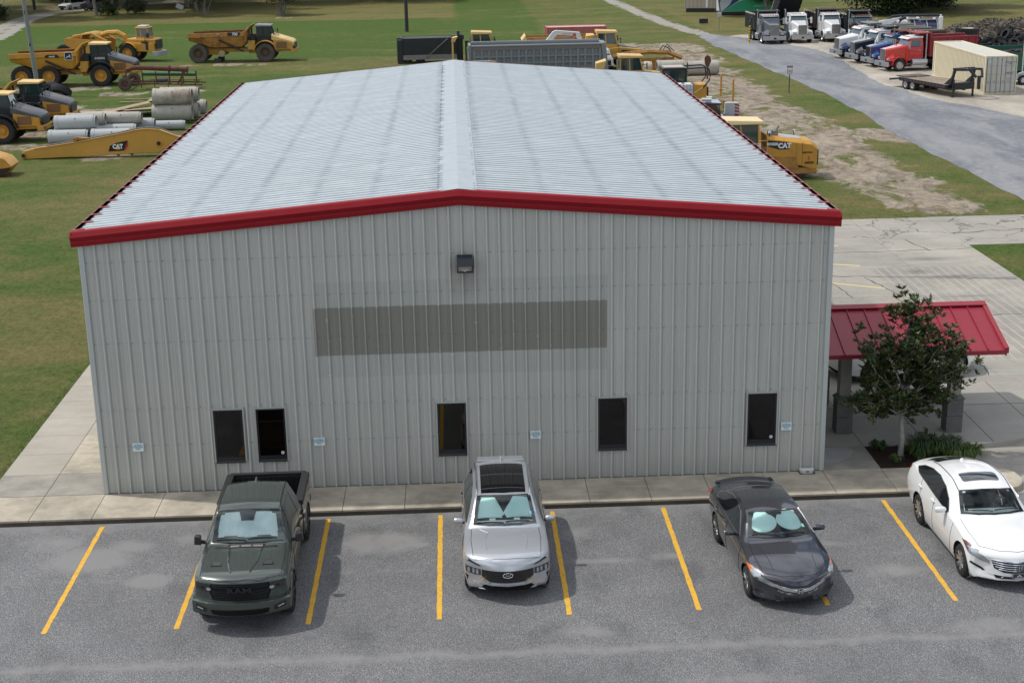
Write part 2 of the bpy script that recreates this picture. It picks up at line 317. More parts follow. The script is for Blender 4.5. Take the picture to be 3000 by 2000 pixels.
def conc_mat(name, base, dark, pale, sc=1., crack=0, stain=.5):
    m, nt, b = nmat(name); v = coords(nt, True)
    obj = N(nt, 'ObjectInfo'); a = tex(nt, v, .9*sc, 6, .65); f = tex(nt, v, 34, 4, .75); g = tex(nt, v, 90, 2, .8); s = tex(nt, coords(nt, True, (.5,2.2,1)), 1.6*sc, 6, .7)
    c = mixc(nt, ramp(nt, a, [(.3, (0,0,0)), (.7, (1,1,1))]), dark, base); c = mixc(nt, mth(nt, 'MULTIPLY', ramp(nt, s, [(.52, (0,0,0)), (.7, (1,1,1))]), stain), c, pale)
    c = mixc(nt, mth(nt, 'MULTIPLY', obj.outputs['Random'], .3), c, dark)
    c = mixc(nt, .5, c, mixc(nt, mth(nt, 'ADD', mth(nt, 'MULTIPLY', f, .5), mth(nt, 'MULTIPLY', g, .5)), (.1,.1,.1), (.9,.9,.9)), 'OVERLAY')
    if crack:
        vo = N(nt, 'TexVoronoi', feature='DISTANCE_TO_EDGE', Scale=crack); vv = N(nt, 'VectorMath', operation='ADD'); nt.links.new(v, vv.inputs[0])
        tn = N(nt, 'TexNoise', Scale=1.4, Detail=4); nt.links.new(v, tn.inputs['Vector']); sc2 = N(nt, 'VectorMath', operation='SCALE', Scale=1.6); nt.links.new(tn.outputs['Color'], sc2.inputs[0]); nt.links.new(sc2.outputs[0], vv.inputs[1]); nt.links.new(vv.outputs[0], vo.inputs['Vector'])
        px = N(nt, 'SeparateXYZ'); nt.links.new(v, px.inputs[0]); far = mth(nt, 'DIVIDE', mth(nt, 'SUBTRACT', px.outputs[1], 24.5), 2, clamp=True)
        k = ramp(nt, vo.outputs['Distance'], [(.008, (1,1,1)), (.020, (0,0,0))]); k = mth(nt, 'MULTIPLY', k, mth(nt, 'ADD', .12, mth(nt, 'MULTIPLY', far, .6))); c = mixc(nt, k, c, (.04,.037,.033))
        # scrubbed-off striping and tyre-black smears on the yard slab
        XX, YY = px.outputs[0], px.outputs[1]
        def band(V, lo, hi, e): return mth(nt, 'MULTIPLY', mth(nt, 'DIVIDE', mth(nt, 'SUBTRACT', V, lo), e, clamp=True), mth(nt, 'DIVIDE', mth(nt, 'SUBTRACT', hi, V), e, clamp=True))
        reg = mth(nt, 'MULTIPLY', band(XX, 25.3, 30.6, .3), band(YY, 9, 21.5, .4)); fr_ = mth(nt, 'ABSOLUTE', mth(nt, 'SUBTRACT', mth(nt, 'FRACT', mth(nt, 'DIVIDE', XX, .36)), .5))
        ln = mth(nt, 'LESS_THAN', fr_, .13); wr = ramp(nt, tex(nt, coords(nt, True, (1,.35,1)), 1.1, 5, .7), [(.40,(0,0,0)),(.62,(1,1,1))])
        c = mixc(nt, mth(nt, 'MULTIPLY', mth(nt, 'MULTIPLY', reg, ln), .13), c, (.58,.56,.50)); c = mixc(nt, mth(nt, 'MULTIPLY', mth(nt, 'MULTIPLY', mth(nt, 'MULTIPLY', reg, mth(nt, 'SUBTRACT', 1, ln)), wr), .42), c, (.17,.155,.13))
        for cx, cy, rx, ry in ((28.4,19.7,2.2,.42),(27.2,20.6,.7,.5),(30.2,19.3,1.2,.22),(28.2,22.6,1.6,.5),(28.0,16.8,1.4,.14),(21.5,23.2,2,.5),(24,1.1,1.6,.35)):
            dx = mth(nt, 'DIVIDE', mth(nt, 'SUBTRACT', XX, cx), rx); dy = mth(nt, 'DIVIDE', mth(nt, 'SUBTRACT', YY, cy), ry); d = mth(nt, 'SQRT', mth(nt, 'ADD', mth(nt, 'MULTIPLY', dx, dx), mth(nt, 'MULTIPLY', dy, dy)))
            c = mixc(nt, mth(nt, 'MULTIPLY', mth(nt, 'MULTIPLY', mth(nt, 'SUBTRACT', 1, d, clamp=True), tex(nt, coords(nt, True, (.6,4,1)), 2.5, 5, .7)), 1.15, clamp=True), c, (.075,.073,.07))
    nt.links.new(c, b.inputs['Base Color']); b.inputs['Roughness'].default_value = .9; bump(nt, b, mth(nt, 'ADD', f, g), .25, .01); return m
M_WALK = conc_mat('walk_concrete', (.56,.495,.385), (.23,.205,.165), (.60,.535,.42), 1)
M_WALK2 = conc_mat('side_walk_concrete', (.43,.395,.335), (.31,.285,.245), (.47,.44,.385), .7, stain=.4)
M_WALKD = conc_mat('stained_walk_concrete', (.36,.335,.285), (.19,.18,.16), (.42,.39,.33), 1.4)
M_PAD = conc_mat('pad_concrete', (.40,.365,.305), (.255,.245,.22), (.42,.42,.40), .35, crack=.42, stain=.6)
M_PORCH = conc_mat('porch_concrete', (.40,.375,.33), (.28,.265,.235), (.44,.42,.38), .6)
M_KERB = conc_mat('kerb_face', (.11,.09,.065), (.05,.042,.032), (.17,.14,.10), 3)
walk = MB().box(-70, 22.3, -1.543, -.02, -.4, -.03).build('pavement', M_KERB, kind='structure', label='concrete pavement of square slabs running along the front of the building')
def slab(x0, x1, y0, y1, z1, mat, par, th=.05, name='paving_slab'):
    g = .006; return MB().box(x0+g, x1-g, y0+g, y1-g, z1-th, z1).build(name, mat, par, bevel=.006)
for i in range(-22, 15):
    a = i*1.52 if i < 12 else 18.29+(i-12)*1.52
    b_ = (i+1)*1.52 if i < 11 else 18.29+(i-11)*1.52
    if i == 11: a = 16.72; b_ = 18.29
    slab(a, min(b_, 22.3), -1.55, -.01, .0, M_WALK, walk)
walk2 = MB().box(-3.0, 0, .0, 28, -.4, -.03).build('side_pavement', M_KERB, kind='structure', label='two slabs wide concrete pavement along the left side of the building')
for j in range(0, 19):
    y = j*1.48
    slab(-3.0, -1.52, y, y+1.48, .0, M_WALKD if j == 0 else M_WALK2, walk2); slab(-1.52, -.01, y, y+1.48, .0, M_WALKD if j == 0 else (M_WALK if j < 3 else M_WALK2), walk2)
# porch slab with its rounded kerb, the planting island nose, and the drive between
def arc(cx, cy, r, a0, a1, n=14): return [(cx+r*math.cos(math.radians(a0+(a1-a0)*k/n)), cy+r*math.sin(math.radians(a0+(a1-a0)*k/n))) for k in range(n+1)]
porch = MB().prism([(18.3,1.66),(22.35,1.56),(22.96,1.53),(23.35,1.57),(23.93,1.74),(24.5,1.98),(25.2,2.45),(25.7,3.1),(25.9,3.9),(25.9,6.6),(18.3,6.6)], -.4, -.002, 'xy').build('porch_floor', M_PORCH, bevel=.02, kind='structure', label='concrete porch floor with rounded kerb under the red canopy')
M_JOINT = pm('joint_dirt', (.06,.055,.045), .9)
for p, q in [((19.81,1.66),(19.81,6.6)), ((21.55,1.62),(21.55,6.6)), ((23.36,1.6),(23.36,6.6)), ((24.9,2.25),(24.9,6.6)), ((18.3,4.6),(25.9,4.6))]:
    MB().bar((*p, .0), (*q, .0), .016, .004).build('slab_joint', M_JOINT, porch)
MB().box(18.3, 19.82, -.01, 1.65, -.15, -.003).build('pavement_slab', M_WALKD, walk, bevel=.006)
MB().prism([(18.35,.55),(18.8,.5),(19.25,.85),(19.45,1.3),(19.3,1.55),(18.35,1.6)], -.003, .001, 'xy').build('concrete_patch', conc_mat('patch_concrete', (.36,.37,.37), (.28,.29,.29), (.42,.42,.41)), walk)
bed_ = [(19.84,0.0),(22.1,0.0),(22.42,.35),(22.5,1.0),(22.42,1.53),(19.84,1.64)]
m_mul, nt, b = nmat('red_brown_mulch'); v = coords(nt, True, (1,1,1)); f = tex(nt, v, 26, 5, .8, 1.5)
nt.links.new(ramp(nt, f, [(.35, (.010,.006,.005)), (.5, (.045,.018,.012)), (.66, (.12,.055,.035))]), b.inputs['Base Color']); b.inputs['Roughness'].default_value = .95; bump(nt, b, f, 1, .06)
mulch = MB().prism(bed_, -.3, -.03, 'xy').build('mulch_bed', m_mul, kind='structure', label='bed of red brown bark mulch under the magnolia')
chips = MB()
for _ in range(1500):
    x = random.uniform(19.86, 22.3); y = random.uniform(.05, 1.55); a = random.uniform(0, 3.14); l = random.uniform(.015, .05); p = Vector((x, y, -.03+random.uniform(.004, .03))); d = Vector((math.cos(a), math.sin(a), random.uniform(-.4,.4)))*l; s_ = Vector((-d.y, d.x, 0))*.35
    chips.add([p-d-s_, p+d-s_, p+d+s_, p-d+s_], [(0,1,2,3)])
chips.build('bark_chips', m_mul, mulch, kind='stuff', fix=False)
isl = MB().prism([(22.3,-1.55),(22.53,-1.55+(-.02))]+[(22.62,-1.56),(22.88,-1.45),(23.05,-1.25),(23.14,-1.0),(23.16,-.78),(23.12,-.5),(22.95,-.3),(22.6,-.22),(22.3,-.1)], -.4, -.0, 'xy').build('island_kerb', M_WALK, bevel=.03, kind='structure', label='rounded concrete nose ending the pavement beside the drive')
# far paved pad
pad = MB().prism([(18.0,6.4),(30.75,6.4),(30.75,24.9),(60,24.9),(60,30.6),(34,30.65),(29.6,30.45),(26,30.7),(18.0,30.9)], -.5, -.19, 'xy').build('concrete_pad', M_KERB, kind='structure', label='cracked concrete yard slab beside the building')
ys = [6.4, 7.9, 12.5, 17.05, 21.8, 26.3, 30.55]; xs = [18.3, 22.7, 27.15, 30.75]
for j in range(len(ys)-1):
    for i in range(len(xs)-1): slab(xs[i], xs[i+1], ys[j], ys[j+1], -.145, M_PAD, pad, name='pad_slab')
for i in range(6): slab(30.75+i*4.8, 35.55+i*4.8, 24.9, 27.2, -.145, M_PAD, pad, name='pad_slab'); slab(30.75+i*4.8, 35.55+i*4.8, 27.2, 30.6, -.145, M_PAD, pad, name='pad_slab')
for (a, b_), (c, d) in [((18.6,25.9),(25.27,25.4)), ((18.6,24.2),(25.24,21.8)), ((18.9,21.7),(25.23,18.23)), ((18.6,29.3),(24.6,28.9))]:
    MB().bar((a,b_,-.1425), (c,d,-.1425), .10, .005).build('bay_line', pm('pale_yellow_paint', (.72,.62,.22), .7), pad)
crk = MB()
def crack(pts, w=.03):
    P = [Vector((x, y, -.1425)) for x, y in pts]
    for p, q in zip(P, P[1:]):
        n = max(2, int((q-p).length/.35)); last = p
        for k in range(1, n+1):
            c = p.lerp(q, k/n)+Vector((random.uniform(-.06,.06), random.uniform(-.12,.12), 0)); crk.bar(last, c, w*random.uniform(.4,1.3), .004); last = c
crack([(18.4,24.1),(24.9,24.1),(28.8,24.15),(30.7,24.3)]); crack([(18.4,20.5),(23.7,20.3),(27.0,19.8),(30.6,19.0)], .05); crack([(28.4,26.2),(28.6,25),(28.8,24.1)], .05); crack([(24.9,19.9),(25.2,18.6),(25.48,17.05)], .05)
crack([(23.4,19.4),(23.7,17.1)], .03); crack([(25.2,17.0),(25.3,15.4)], .05); crack([(30.8,27.2),(36,27.9),(44,29)], .07); crack([(25,9.5),(25.6,8.6),(25.4,7.5)], .02); crack([(27.9,14.2),(30.6,14.3)], .03)
crk.build('cracks', pm('crack_black', (.03,.028,.025), .95), pad, kind='stuff')
drive = MB().prism([(22.3,-1.53),(60,-1.53),(60,6.38),(22.3,6.38)], -.4, -.148, 'xy').build('drive', M_PAD, kind='structure', label='concrete drive running past the planting bed')

# gravel road and yard
def gravel_mat(name, a, b_, streak):
    m, nt, bs = nmat(name); v = coords(nt, True); big = tex(nt, coords(nt, True, (1.,.30,1)), .30, 6, .65, .8); mid = tex(nt, v, 2.2, 6, .75); f = mth(nt, 'ADD', mth(nt, 'MULTIPLY', tex(nt, v, 30, 4, .8), .45), mth(nt, 'MULTIPLY', tex(nt, v, 5.5, 5, .85), .55))
    c = mixc(nt, ramp(nt, big, [(.40, (0,0,0)), (.62, (1,1,1))]), a, b_); c = mixc(nt, mth(nt, 'MULTIPLY', ramp(nt, mid, [(.5,(0,0,0)),(.75,(1,1,1))]), .5), c, streak)
    c = mixc(nt, .85, c, mixc(nt, f, (.15,.15,.15), (.95,.95,.95)), 'OVERLAY'); nt.links.new(c, bs.inputs['Base Color']); bs.inputs['Roughness'].default_value = .95; bump(nt, bs, mth(nt, 'ADD', f, mid), .6, .05); return m
M_GR = gravel_mat('blue_grey_gravel', (.125,.137,.155), (.215,.222,.232), (.40,.37,.32)); M_GT = gravel_mat('tan_gravel', (.28,.25,.205), (.42,.38,.32), (.20,.20,.195))
def edge(pts, amp=.35, step=.8, seed=0):
    out = []
    for i, (p, q) in enumerate(zip(pts, pts[1:]+pts[:1])):
        d = math.hypot(q[0]-p[0], q[1]-p[1]); n = max(1, int(d/step))
        for k in range(n):
            t = k/n; x = p[0]+(q[0]-p[0])*t; y = p[1]+(q[1]-p[1])*t
            o = noise.noise((x*.5, y*.35, seed))*amp*2+noise.noise((x*2.2, y*1.6, seed+5))*amp; out.append((x+o, y+o*1.4))
    return out
def sheet(name, pts, z, mat, label, amp=.35, seed=0):
    P = edge([gnd(*p) for p in pts], amp, .8, seed); bm = bmesh.new(); f = bm.faces.new([bm.verts.new((x, y, z)) for x, y in P]); 
    if f.normal.z < 0: f.normal_flip()
    bm.normal_update()
    if f.normal.z < 0: f.normal_flip()
    bmesh.ops.triangulate(bm, faces=bm.faces); me = bpy.data.meshes.new(name); bm.to_mesh(me); bm.free(); me.materials.append(mat)
    o = bpy.data.objects.new(name, me); COL.objects.link(o); return tag(o, label, kind='structure')
sheet('gravel_yard', [(37.5,122),(41,124),(52,124),(75,122),(80,100),(80,40),(40,30),(38.5,37),(38,46),(38,60),(38.6,75),(39.2,95),(38.6,110)], GZ+.006, M_GT, 'pale tan gravel yard under the parked trucks and container', .25, 3)
sheet('gravel_road', [(36.2,126),(37.2,124.8),(39.6,120.5),(41.5,115),(44.2,106),(44.2,98),(43.2,90),(42.6,80),(43.5,70),(47,58),(60,50),(80,42),(80,20),(37.5,28),(36.3,33.3),(36.2,42),(36.3,54),(36.9,73),(36.0,94),(35.3,112),(35.3,122)], GZ+.012, M_GR, 'blue grey gravel road curving past the yard', .16, 9)

# ================================================================ building
He, Hr = 6.46, 7.23
def top_z(x): return He+(Hr-He)*(1-abs(x-W/2)/(W/2))
def wall_mat():
    m, nt, b = nmat('faded_grey_wall_sheet'); v = coords(nt, True); px = N(nt, 'SeparateXYZ'); nt.links.new(v, px.inputs[0]); X, Y, Z = px.outputs
    st = tex(nt, coords(nt, True, (6, 1, .12)), 1.6, 5, .6); bl = tex(nt, v, .6, 4)
    c = mixc(nt, ramp(nt, st, [(.35,(0,0,0)),(.65,(1,1,1))]), (.43,.435,.395), (.505,.51,.465)); c = mixc(nt, mth(nt, 'MULTIPLY', bl, .35), c, (.31,.325,.30))
    def inr(V, lo, hi, e=.02): return mth(nt, 'MULTIPLY', mth(nt, 'DIVIDE', mth(nt, 'SUBTRACT', V, lo), e, clamp=True), mth(nt, 'DIVIDE', mth(nt, 'SUBTRACT', hi, V), e, clamp=True))
    front = mth(nt, 'LESS_THAN', Y, .15)
    # unfaded oblong left by a sign that has been taken down, with a fainter frame round it
    k2 = mth(nt, 'MULTIPLY', mth(nt, 'MULTIPLY', inr(X, 5.5, 12.76), inr(Z, 2.90, 5.36)), front); c = mixc(nt, mth(nt, 'MULTIPLY', k2, .17), c, (.20,.225,.215))
    k1 = mth(nt, 'MULTIPLY', mth(nt, 'MULTIPLY', inr(X, 5.48, 12.75, .03), inr(Z, 3.46, 4.72, .03)), front); c = mixc(nt, mth(nt, 'MULTIPLY', k1, .80), c, mixc(nt, st, (.155,.150,.118), (.215,.205,.165)))
    dz = mth(nt, 'MULTIPLY', mth(nt, 'SUBTRACT', 1, mth(nt, 'DIVIDE', Z, .55), clamp=True), .28); c = mixc(nt, dz, c, (.20,.20,.17))
    # darker patch under and beside the lamp
    lx = mth(nt, 'DIVIDE', mth(nt, 'SUBTRACT', X, 9.25), .55); lz = mth(nt, 'DIVIDE', mth(nt, 'SUBTRACT', Z, 5.5), .85); d = mth(nt, 'SQRT', mth(nt, 'ADD', mth(nt, 'MULTIPLY', lx, lx), mth(nt, 'MULTIPLY', lz, lz)))
    c = mixc(nt, mth(nt, 'MULTIPLY', mth(nt, 'MULTIPLY', mth(nt, 'SUBTRACT', 1, d, clamp=True), .55), front), c, (.15,.15,.12))
    # dirt at the girt fixing rows
    for gz_, wd in ((1.27, .03), (2.2, .03), (3.95, .03), (5.05, .03), (6.0, .03)):
        q = mth(nt, 'SUBTRACT', 1, mth(nt, 'DIVIDE', mth(nt, 'ABSOLUTE', mth(nt, 'SUBTRACT', Z, gz_)), wd), clamp=True); c = mixc(nt, mth(nt, 'MULTIPLY', mth(nt, 'MULTIPLY', q, tex(nt, coords(nt, True, (1,1,1)), 5)), .22), c, (.15,.15,.14))
    # shade painted into the angle right of every rib
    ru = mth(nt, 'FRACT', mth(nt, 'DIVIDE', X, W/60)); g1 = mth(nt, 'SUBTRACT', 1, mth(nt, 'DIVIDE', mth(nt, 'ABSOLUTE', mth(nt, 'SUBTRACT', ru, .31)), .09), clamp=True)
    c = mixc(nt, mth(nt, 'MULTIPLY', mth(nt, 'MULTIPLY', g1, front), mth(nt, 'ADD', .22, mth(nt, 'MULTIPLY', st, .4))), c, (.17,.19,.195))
    # paler tone along the rib crests
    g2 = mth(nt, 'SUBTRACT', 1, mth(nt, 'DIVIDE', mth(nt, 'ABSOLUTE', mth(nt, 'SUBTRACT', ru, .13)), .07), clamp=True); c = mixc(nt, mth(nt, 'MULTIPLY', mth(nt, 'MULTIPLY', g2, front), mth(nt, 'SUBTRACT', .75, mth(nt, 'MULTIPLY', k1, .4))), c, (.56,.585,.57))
    nt.links.new(c, b.inputs['Base Color']); b.inputs['Roughness'].default_value = .55; b.inputs['Specular IOR Level'].default_value = .35; return m
M_WALL = wall_mat()
M_TRIM = pm('grey_trim', (.42,.45,.43), .5); M_DK = pm('dark_seam', (.04,.04,.04), .8)
bld = thing('metal_building', 'large grey ribbed metal building with white roof and red eave trim', 'building')
MB().box(.05, W-.05, .06, L-.05, -.02, 6.3).build('wall_core', pm('dark_core', (.03,.03,.03), .9), bld)
MB().prism([(.05,6.3),(W-.05,6.3),(W/2,7.1)], .06, L-.05, 'xz').build('gable_core', pm('dark_core', (.03,.03,.03), .9), bld)
OPEN = [(2.86,3.60), (3.92,4.65), (8.45,9.18), (12.50,13.24), (16.30,17.05)]; OZ = (.78, 2.16)
def rib_profile(width, pitch=.3048, h=.050):
    pts = []; n = round(width/pitch)
    for i in range(n):
        a = i*width/n; s = width/n/.3048
        pts += [(a, 0), (a+.030*s, h), (a+.056*s, h), (a+.088*s, 0), (a+.145*s, 0), (a+.153*s, .006), (a+.170*s, .006), (a+.178*s, 0), (a+.222*s, 0), (a+.230*s, .006), (a+.247*s, .006), (a+.255*s, 0)]
    pts.append((width, 0)); return pts
PW = W/20
def lerp_prof(prof, x):
    for (a, b_), (c, d) in zip(prof, prof[1:]):
        if a <= x <= c: return b_+(d-b_)*(x-a)/(c-a) if c > a else b_
    return 0
prof = rib_profile(PW)
M_SCREW = pm('screw_head', (.10,.105,.11), .5)
for i in range(20):
    xa = i*PW; xs_ = sorted(set([round(p[0], 4) for p in prof]+[round(e-xa, 4) for o_ in OPEN for e in o_ if 0 < e-xa < PW])); mb = MB()
    for a, c in zip(xs_, xs_[1:]):
        mid = xa+(a+c)/2; ha, hc = lerp_prof(prof, a), lerp_prof(prof, c); X0, X1 = xa+a, xa+c
        segs = [(0.012, None)]
        if any(o0 < mid < o1 for o0, o1 in OPEN): segs = [(0.012, OZ[0]), (OZ[1], None)]
        for z0, z1 in segs:
            za, zc = (top_z(X0), top_z(X1)) if z1 is None else (z1, z1)
            mb.add([(X0,-ha,z0),(X1,-hc,z0),(X1,-hc,zc),(X0,-ha,za)], [(0,1,2,3)])
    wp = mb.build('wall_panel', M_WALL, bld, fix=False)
    sc = MB()
    for k in range(3):
        xx = xa+k*PW/3+.042
        for zz in ([.55,1.1,1.65,2.2,2.75,3.3,3.85,4.4,4.95,5.5,6.05] if k == 0 else []):
            if not any(o0 < xx < o1 and OZ[0] < zz < OZ[1] for o0, o1 in OPEN): sc.box(xx-.011, xx+.011, -.042, -.030, zz-.011, zz+.011)
        for zz in (1.27, 2.25, 3.95, 5.05, 6.0):
            x2 = xx+.085
            if not any(o0 < x2 < o1 and OZ[0] < zz < OZ[1] for o0, o1 in OPEN): sc.box(x2-.01, x2+.01, -.009, .002, zz-.01, zz+.01); 
    sc.build('fixing_screw', M_SCREW, bld, kind='stuff')
# flakes of old white sign glue along the ribs
fl = MB()
for i in range(24):
    xx = 5.5+i*.3048+.04
    for _ in range(random.choice((2, 3, 5, 7))):
        z = random.choice((4.70, 3.47, random.uniform(3.4, 4.75), random.uniform(2.9, 4.75))); s_ = random.uniform(.006, .016); fl.box(xx-s_+random.uniform(-.03,.02), xx+s_, -.040, -.034, z-s_, z+s_*1.6)
fl.build('white_flakes', pm('glue_white', (.75,.77,.76), .8), bld, kind='stuff')
for sx in (0, 1):
    x = -.02 if sx == 0 else W+.02; d = 1 if sx == 0 else -1
    MB().box(min(x, x+d*.11), max(x, x+d*.11), -.048, .06, .012, 2.93).build('corner_trim', M_TRIM, bld, bevel=.008)
    MB().box(min(x-d*.004, x+d*.114), max(x-d*.004, x+d*.114), -.052, .06, 2.93, He).build('corner_trim', M_TRIM, bld, bevel=.008)
MB().box(0, W, -.03, .05, -.002, .014).build('base_flashing', pm('base_flash', (.10,.10,.095), .6), bld)
# side walls
for side, x in ((-1, 0), (1, W)):
    for j in range(33):
        a = j*L/33; mb = MB(); pr = rib_profile(L/33)
        for (p, h), (q, g) in zip(pr, pr[1:]): mb.add([(x+side*h, a+p, .012), (x+side*g, a+q, .012), (x+side*g, a+q, He), (x+side*h, a+p, He)], [(0,1,2,3)])
        mb.build('wall_panel', M_WALL, bld, fix=False)
MB().box(.02, W-.02, L-.05, L, .012, He).build('rear_wall', M_WALL, bld)
# windows
M_BRZ = pm('dark_bronze_frame', (.015,.017,.022), .35); M_JT = pm('aluminium_trim', (.42,.43,.41), .4, metal=.3); M_GL = glass('window_glass', (.40,.33,.26)); M_BL = pm('brown_blind', (.020,.012,.006), .6)
for k, (a, c) in enumerate(OPEN):
    win = MB().box(a-.035, a+.004, -.062, .01, OZ[0]-.01, OZ[1]+.035).box(c-.004, c+.035, -.062, .01, OZ[0]-.01, OZ[1]+.035).box(a+.004, c-.004, -.062, .01, OZ[1]-.004, OZ[1]+.035).build('window', M_JT, bld, bevel=.004)
    MB().box(a+.004, a+.05, -.03, .02, OZ[0], OZ[1]-.004).box(c-.05, c-.004, -.03, .02, OZ[0], OZ[1]-.004).box(a+.05, c-.05, -.03, .02, OZ[1]-.05, OZ[1]-.004).box(a+.05, c-.05, -.03, .02, OZ[0]+.02, OZ[0]+.12).build('frame', M_BRZ, win, bevel=.004)
    MB().hexa([(a-.0,-.075,OZ[0]-.03),(c,-.075,OZ[0]-.03),(c,-.02,OZ[0]-.03),(a,-.02,OZ[0]-.03),(a,-.075,OZ[0]-.005),(c,-.075,OZ[0]-.005),(c,-.02,OZ[0]+.03),(a,-.02,OZ[0]+.03)]).build('sill', M_BRZ, win, bevel=.003)
    MB().add([(a+.04,-.012,OZ[0]+.1),(c-.04,-.012,OZ[0]+.1),(c-.04,-.012,OZ[1]-.04),(a+.04,-.012,OZ[1]-.04)], [(0,1,2,3)]).build('pane', M_GL, win, fix=False)
    bl = MB()
    for q in range(46): z = OZ[0]+.1+q*.028; bl.add([(a+.05,.02,z),(c-.05,.02,z),(c-.05,.035,z+.03),(a+.05,.035,z+.03)], [(0,1,2,3)])
    bl.build('blind', M_BL, win, kind='stuff', fix=False)
    if k in (1, 4): MB().cyl((c-.12,-.016,OZ[0]+.19), (c-.12,-.013,OZ[0]+.19), .042, 18).build('round_sticker', pm('sticker_white', (.7,.72,.75), .5), win); MB().box(c-.145, c-.105, -.018, -.0165, OZ[0]+.18, OZ[0]+.205).build('sticker_print', pm('print_grey', (.25,.28,.33), .5), win)
# roof
zt, ztr, ox = 6.768, 7.546, .14
SL = (ztr-zt)/(W/2+ox)
def roof_z(x): return ztr-SL*abs(x-W/2)-.02
def roof_mat():
    m, nt, b = nmat('white_coated_roof_sheet'); v = coords(nt, True); px = N(nt, 'SeparateXYZ'); nt.links.new(v, px.inputs[0]); X, Y = px.outputs[0], px.outputs[1]
    base = mixc(nt, tex(nt, coords(nt, True, (1,2.5,1)), 1.2, 6, .7), (.53,.58,.605), (.66,.70,.715))
    d = mth(nt, 'ABSOLUTE', mth(nt, 'SUBTRACT', X, W/2)); t = mth(nt, 'FRACT', mth(nt, 'DIVIDE', mth(nt, 'ADD', d, mth(nt, 'MULTIPLY', tex(nt, v, 1.2), .12)), 1.5))
    line = mth(nt, 'SUBTRACT', 1, mth(nt, 'DIVIDE', mth(nt, 'ABSOLUTE', mth(nt, 'SUBTRACT', t, .42)), .12), clamp=True)
    bl = ramp(nt, tex(nt, coords(nt, True, (.9,7,1)), 1.5, 5, .75), [(.40,(0,0,0)),(.62,(1,1,1))]); wear = ramp(nt, tex(nt, v, .22, 3), [(.25,(.25,.25,.25)),(.6,(1,1,1))])
    c = mixc(nt, mth(nt, 'MULTIPLY', mth(nt, 'MULTIPLY', line, bl), mth(nt, 'MULTIPLY', wear, .70)), base, (.13,.165,.19))
    sp_ = ramp(nt, tex(nt, coords(nt, True, (.35,6,1)), 3.2, 6, .85), [(.58,(0,0,0)),(.72,(.45,.45,.45))]); c = mixc(nt, sp_, c, (.27,.32,.34))
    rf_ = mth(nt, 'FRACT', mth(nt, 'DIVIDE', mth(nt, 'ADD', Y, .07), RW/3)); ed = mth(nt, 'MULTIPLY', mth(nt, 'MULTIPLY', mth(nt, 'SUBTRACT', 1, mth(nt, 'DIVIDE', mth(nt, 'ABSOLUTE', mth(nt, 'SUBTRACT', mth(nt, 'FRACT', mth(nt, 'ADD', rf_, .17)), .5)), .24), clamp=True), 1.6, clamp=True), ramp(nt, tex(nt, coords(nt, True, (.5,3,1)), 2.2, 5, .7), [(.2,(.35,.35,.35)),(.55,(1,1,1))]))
    c = mixc(nt, mth(nt, 'MULTIPLY', ed, .76), c, (.13,.17,.195))  # dirt in the valleys plus shade painted onto each rib's near face
    nt.links.new(c, b.inputs['Base Color']); b.inputs['Roughness'].default_value = .42; b.inputs['Metallic'].default_value = .15; return m
RW = (L+.1)/33
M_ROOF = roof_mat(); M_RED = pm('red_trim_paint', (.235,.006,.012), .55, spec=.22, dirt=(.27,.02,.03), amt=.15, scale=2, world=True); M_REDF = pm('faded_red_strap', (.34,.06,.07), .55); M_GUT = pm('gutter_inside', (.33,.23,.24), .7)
NR = 33; RW = (L+.1)/NR; rpts = []
for i in range(3):
    a = i*RW/3; s = RW/3/.3048; rpts += [(a, 0), (a+.120*s, 0), (a+.150*s, .042), (a+.245*s, .042), (a+.275*s, 0)]
rpts.append((RW, 0))
for side in (-1, 1):
    xe = -ox+.17 if side < 0 else W+ox-.17; xr = W/2+side*.02
    nseg = 6; vs = []; 
    for k in range(nseg+1):
        x = xe+(xr-xe)*k/nseg
        for p, h in rpts: vs.append((x, p, roof_z(x)+h))
    n = len(rpts); fs = [(k*n+j, (k+1)*n+j, (k+1)*n+j+1, k*n+j+1) for k in range(nseg) for j in range(n-1)]
    mb = MB().add(vs, fs)
    # rolled closures under the rib ends
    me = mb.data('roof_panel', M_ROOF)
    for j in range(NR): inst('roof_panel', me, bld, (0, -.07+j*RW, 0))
# ridge cap in pieces
for j in range(11):
    y0_, y1_ = -.08+j*L/11, -.08+(j+1)*L/11; mb = MB()
    for side in (-1, 1): mb.add([(W/2, y0_, ztr+.045), (W/2, y1_+.02, ztr+.045), (W/2+side*.46, y1_+.02, roof_z(W/2+.46)+.05), (W/2+side*.46, y0_, roof_z(W/2+.46)+.05), (W/2+side*.47, y0_, roof_z(W/2+.47)+.036), (W/2+side*.47, y1_+.02, roof_z(W/2+.47)+.036)], [(0,1,2,3),(3,2,5,4)])
    mb.build('ridge_cap', pm('ridge_white', (.37,.415,.44), .5, dirt=(.26,.30,.33), amt=.6, scale=3, world=True, stretch=(1,3,1)), bld)
cl = MB()
for j in range(98):
    y = -.07+j*.3048+.16
    for side in (-1, 1):
        x = W/2+side*.40; cl.box(x-.12, x+.02 if side > 0 else x+.10, y+.04, y+.14, roof_z(x)+.045, roof_z(x)+.056) if random.random() < .5 else None
cl.build('ridge_stain', pm('ridge_soot', (.22,.26,.29), .8), bld, kind='stuff')
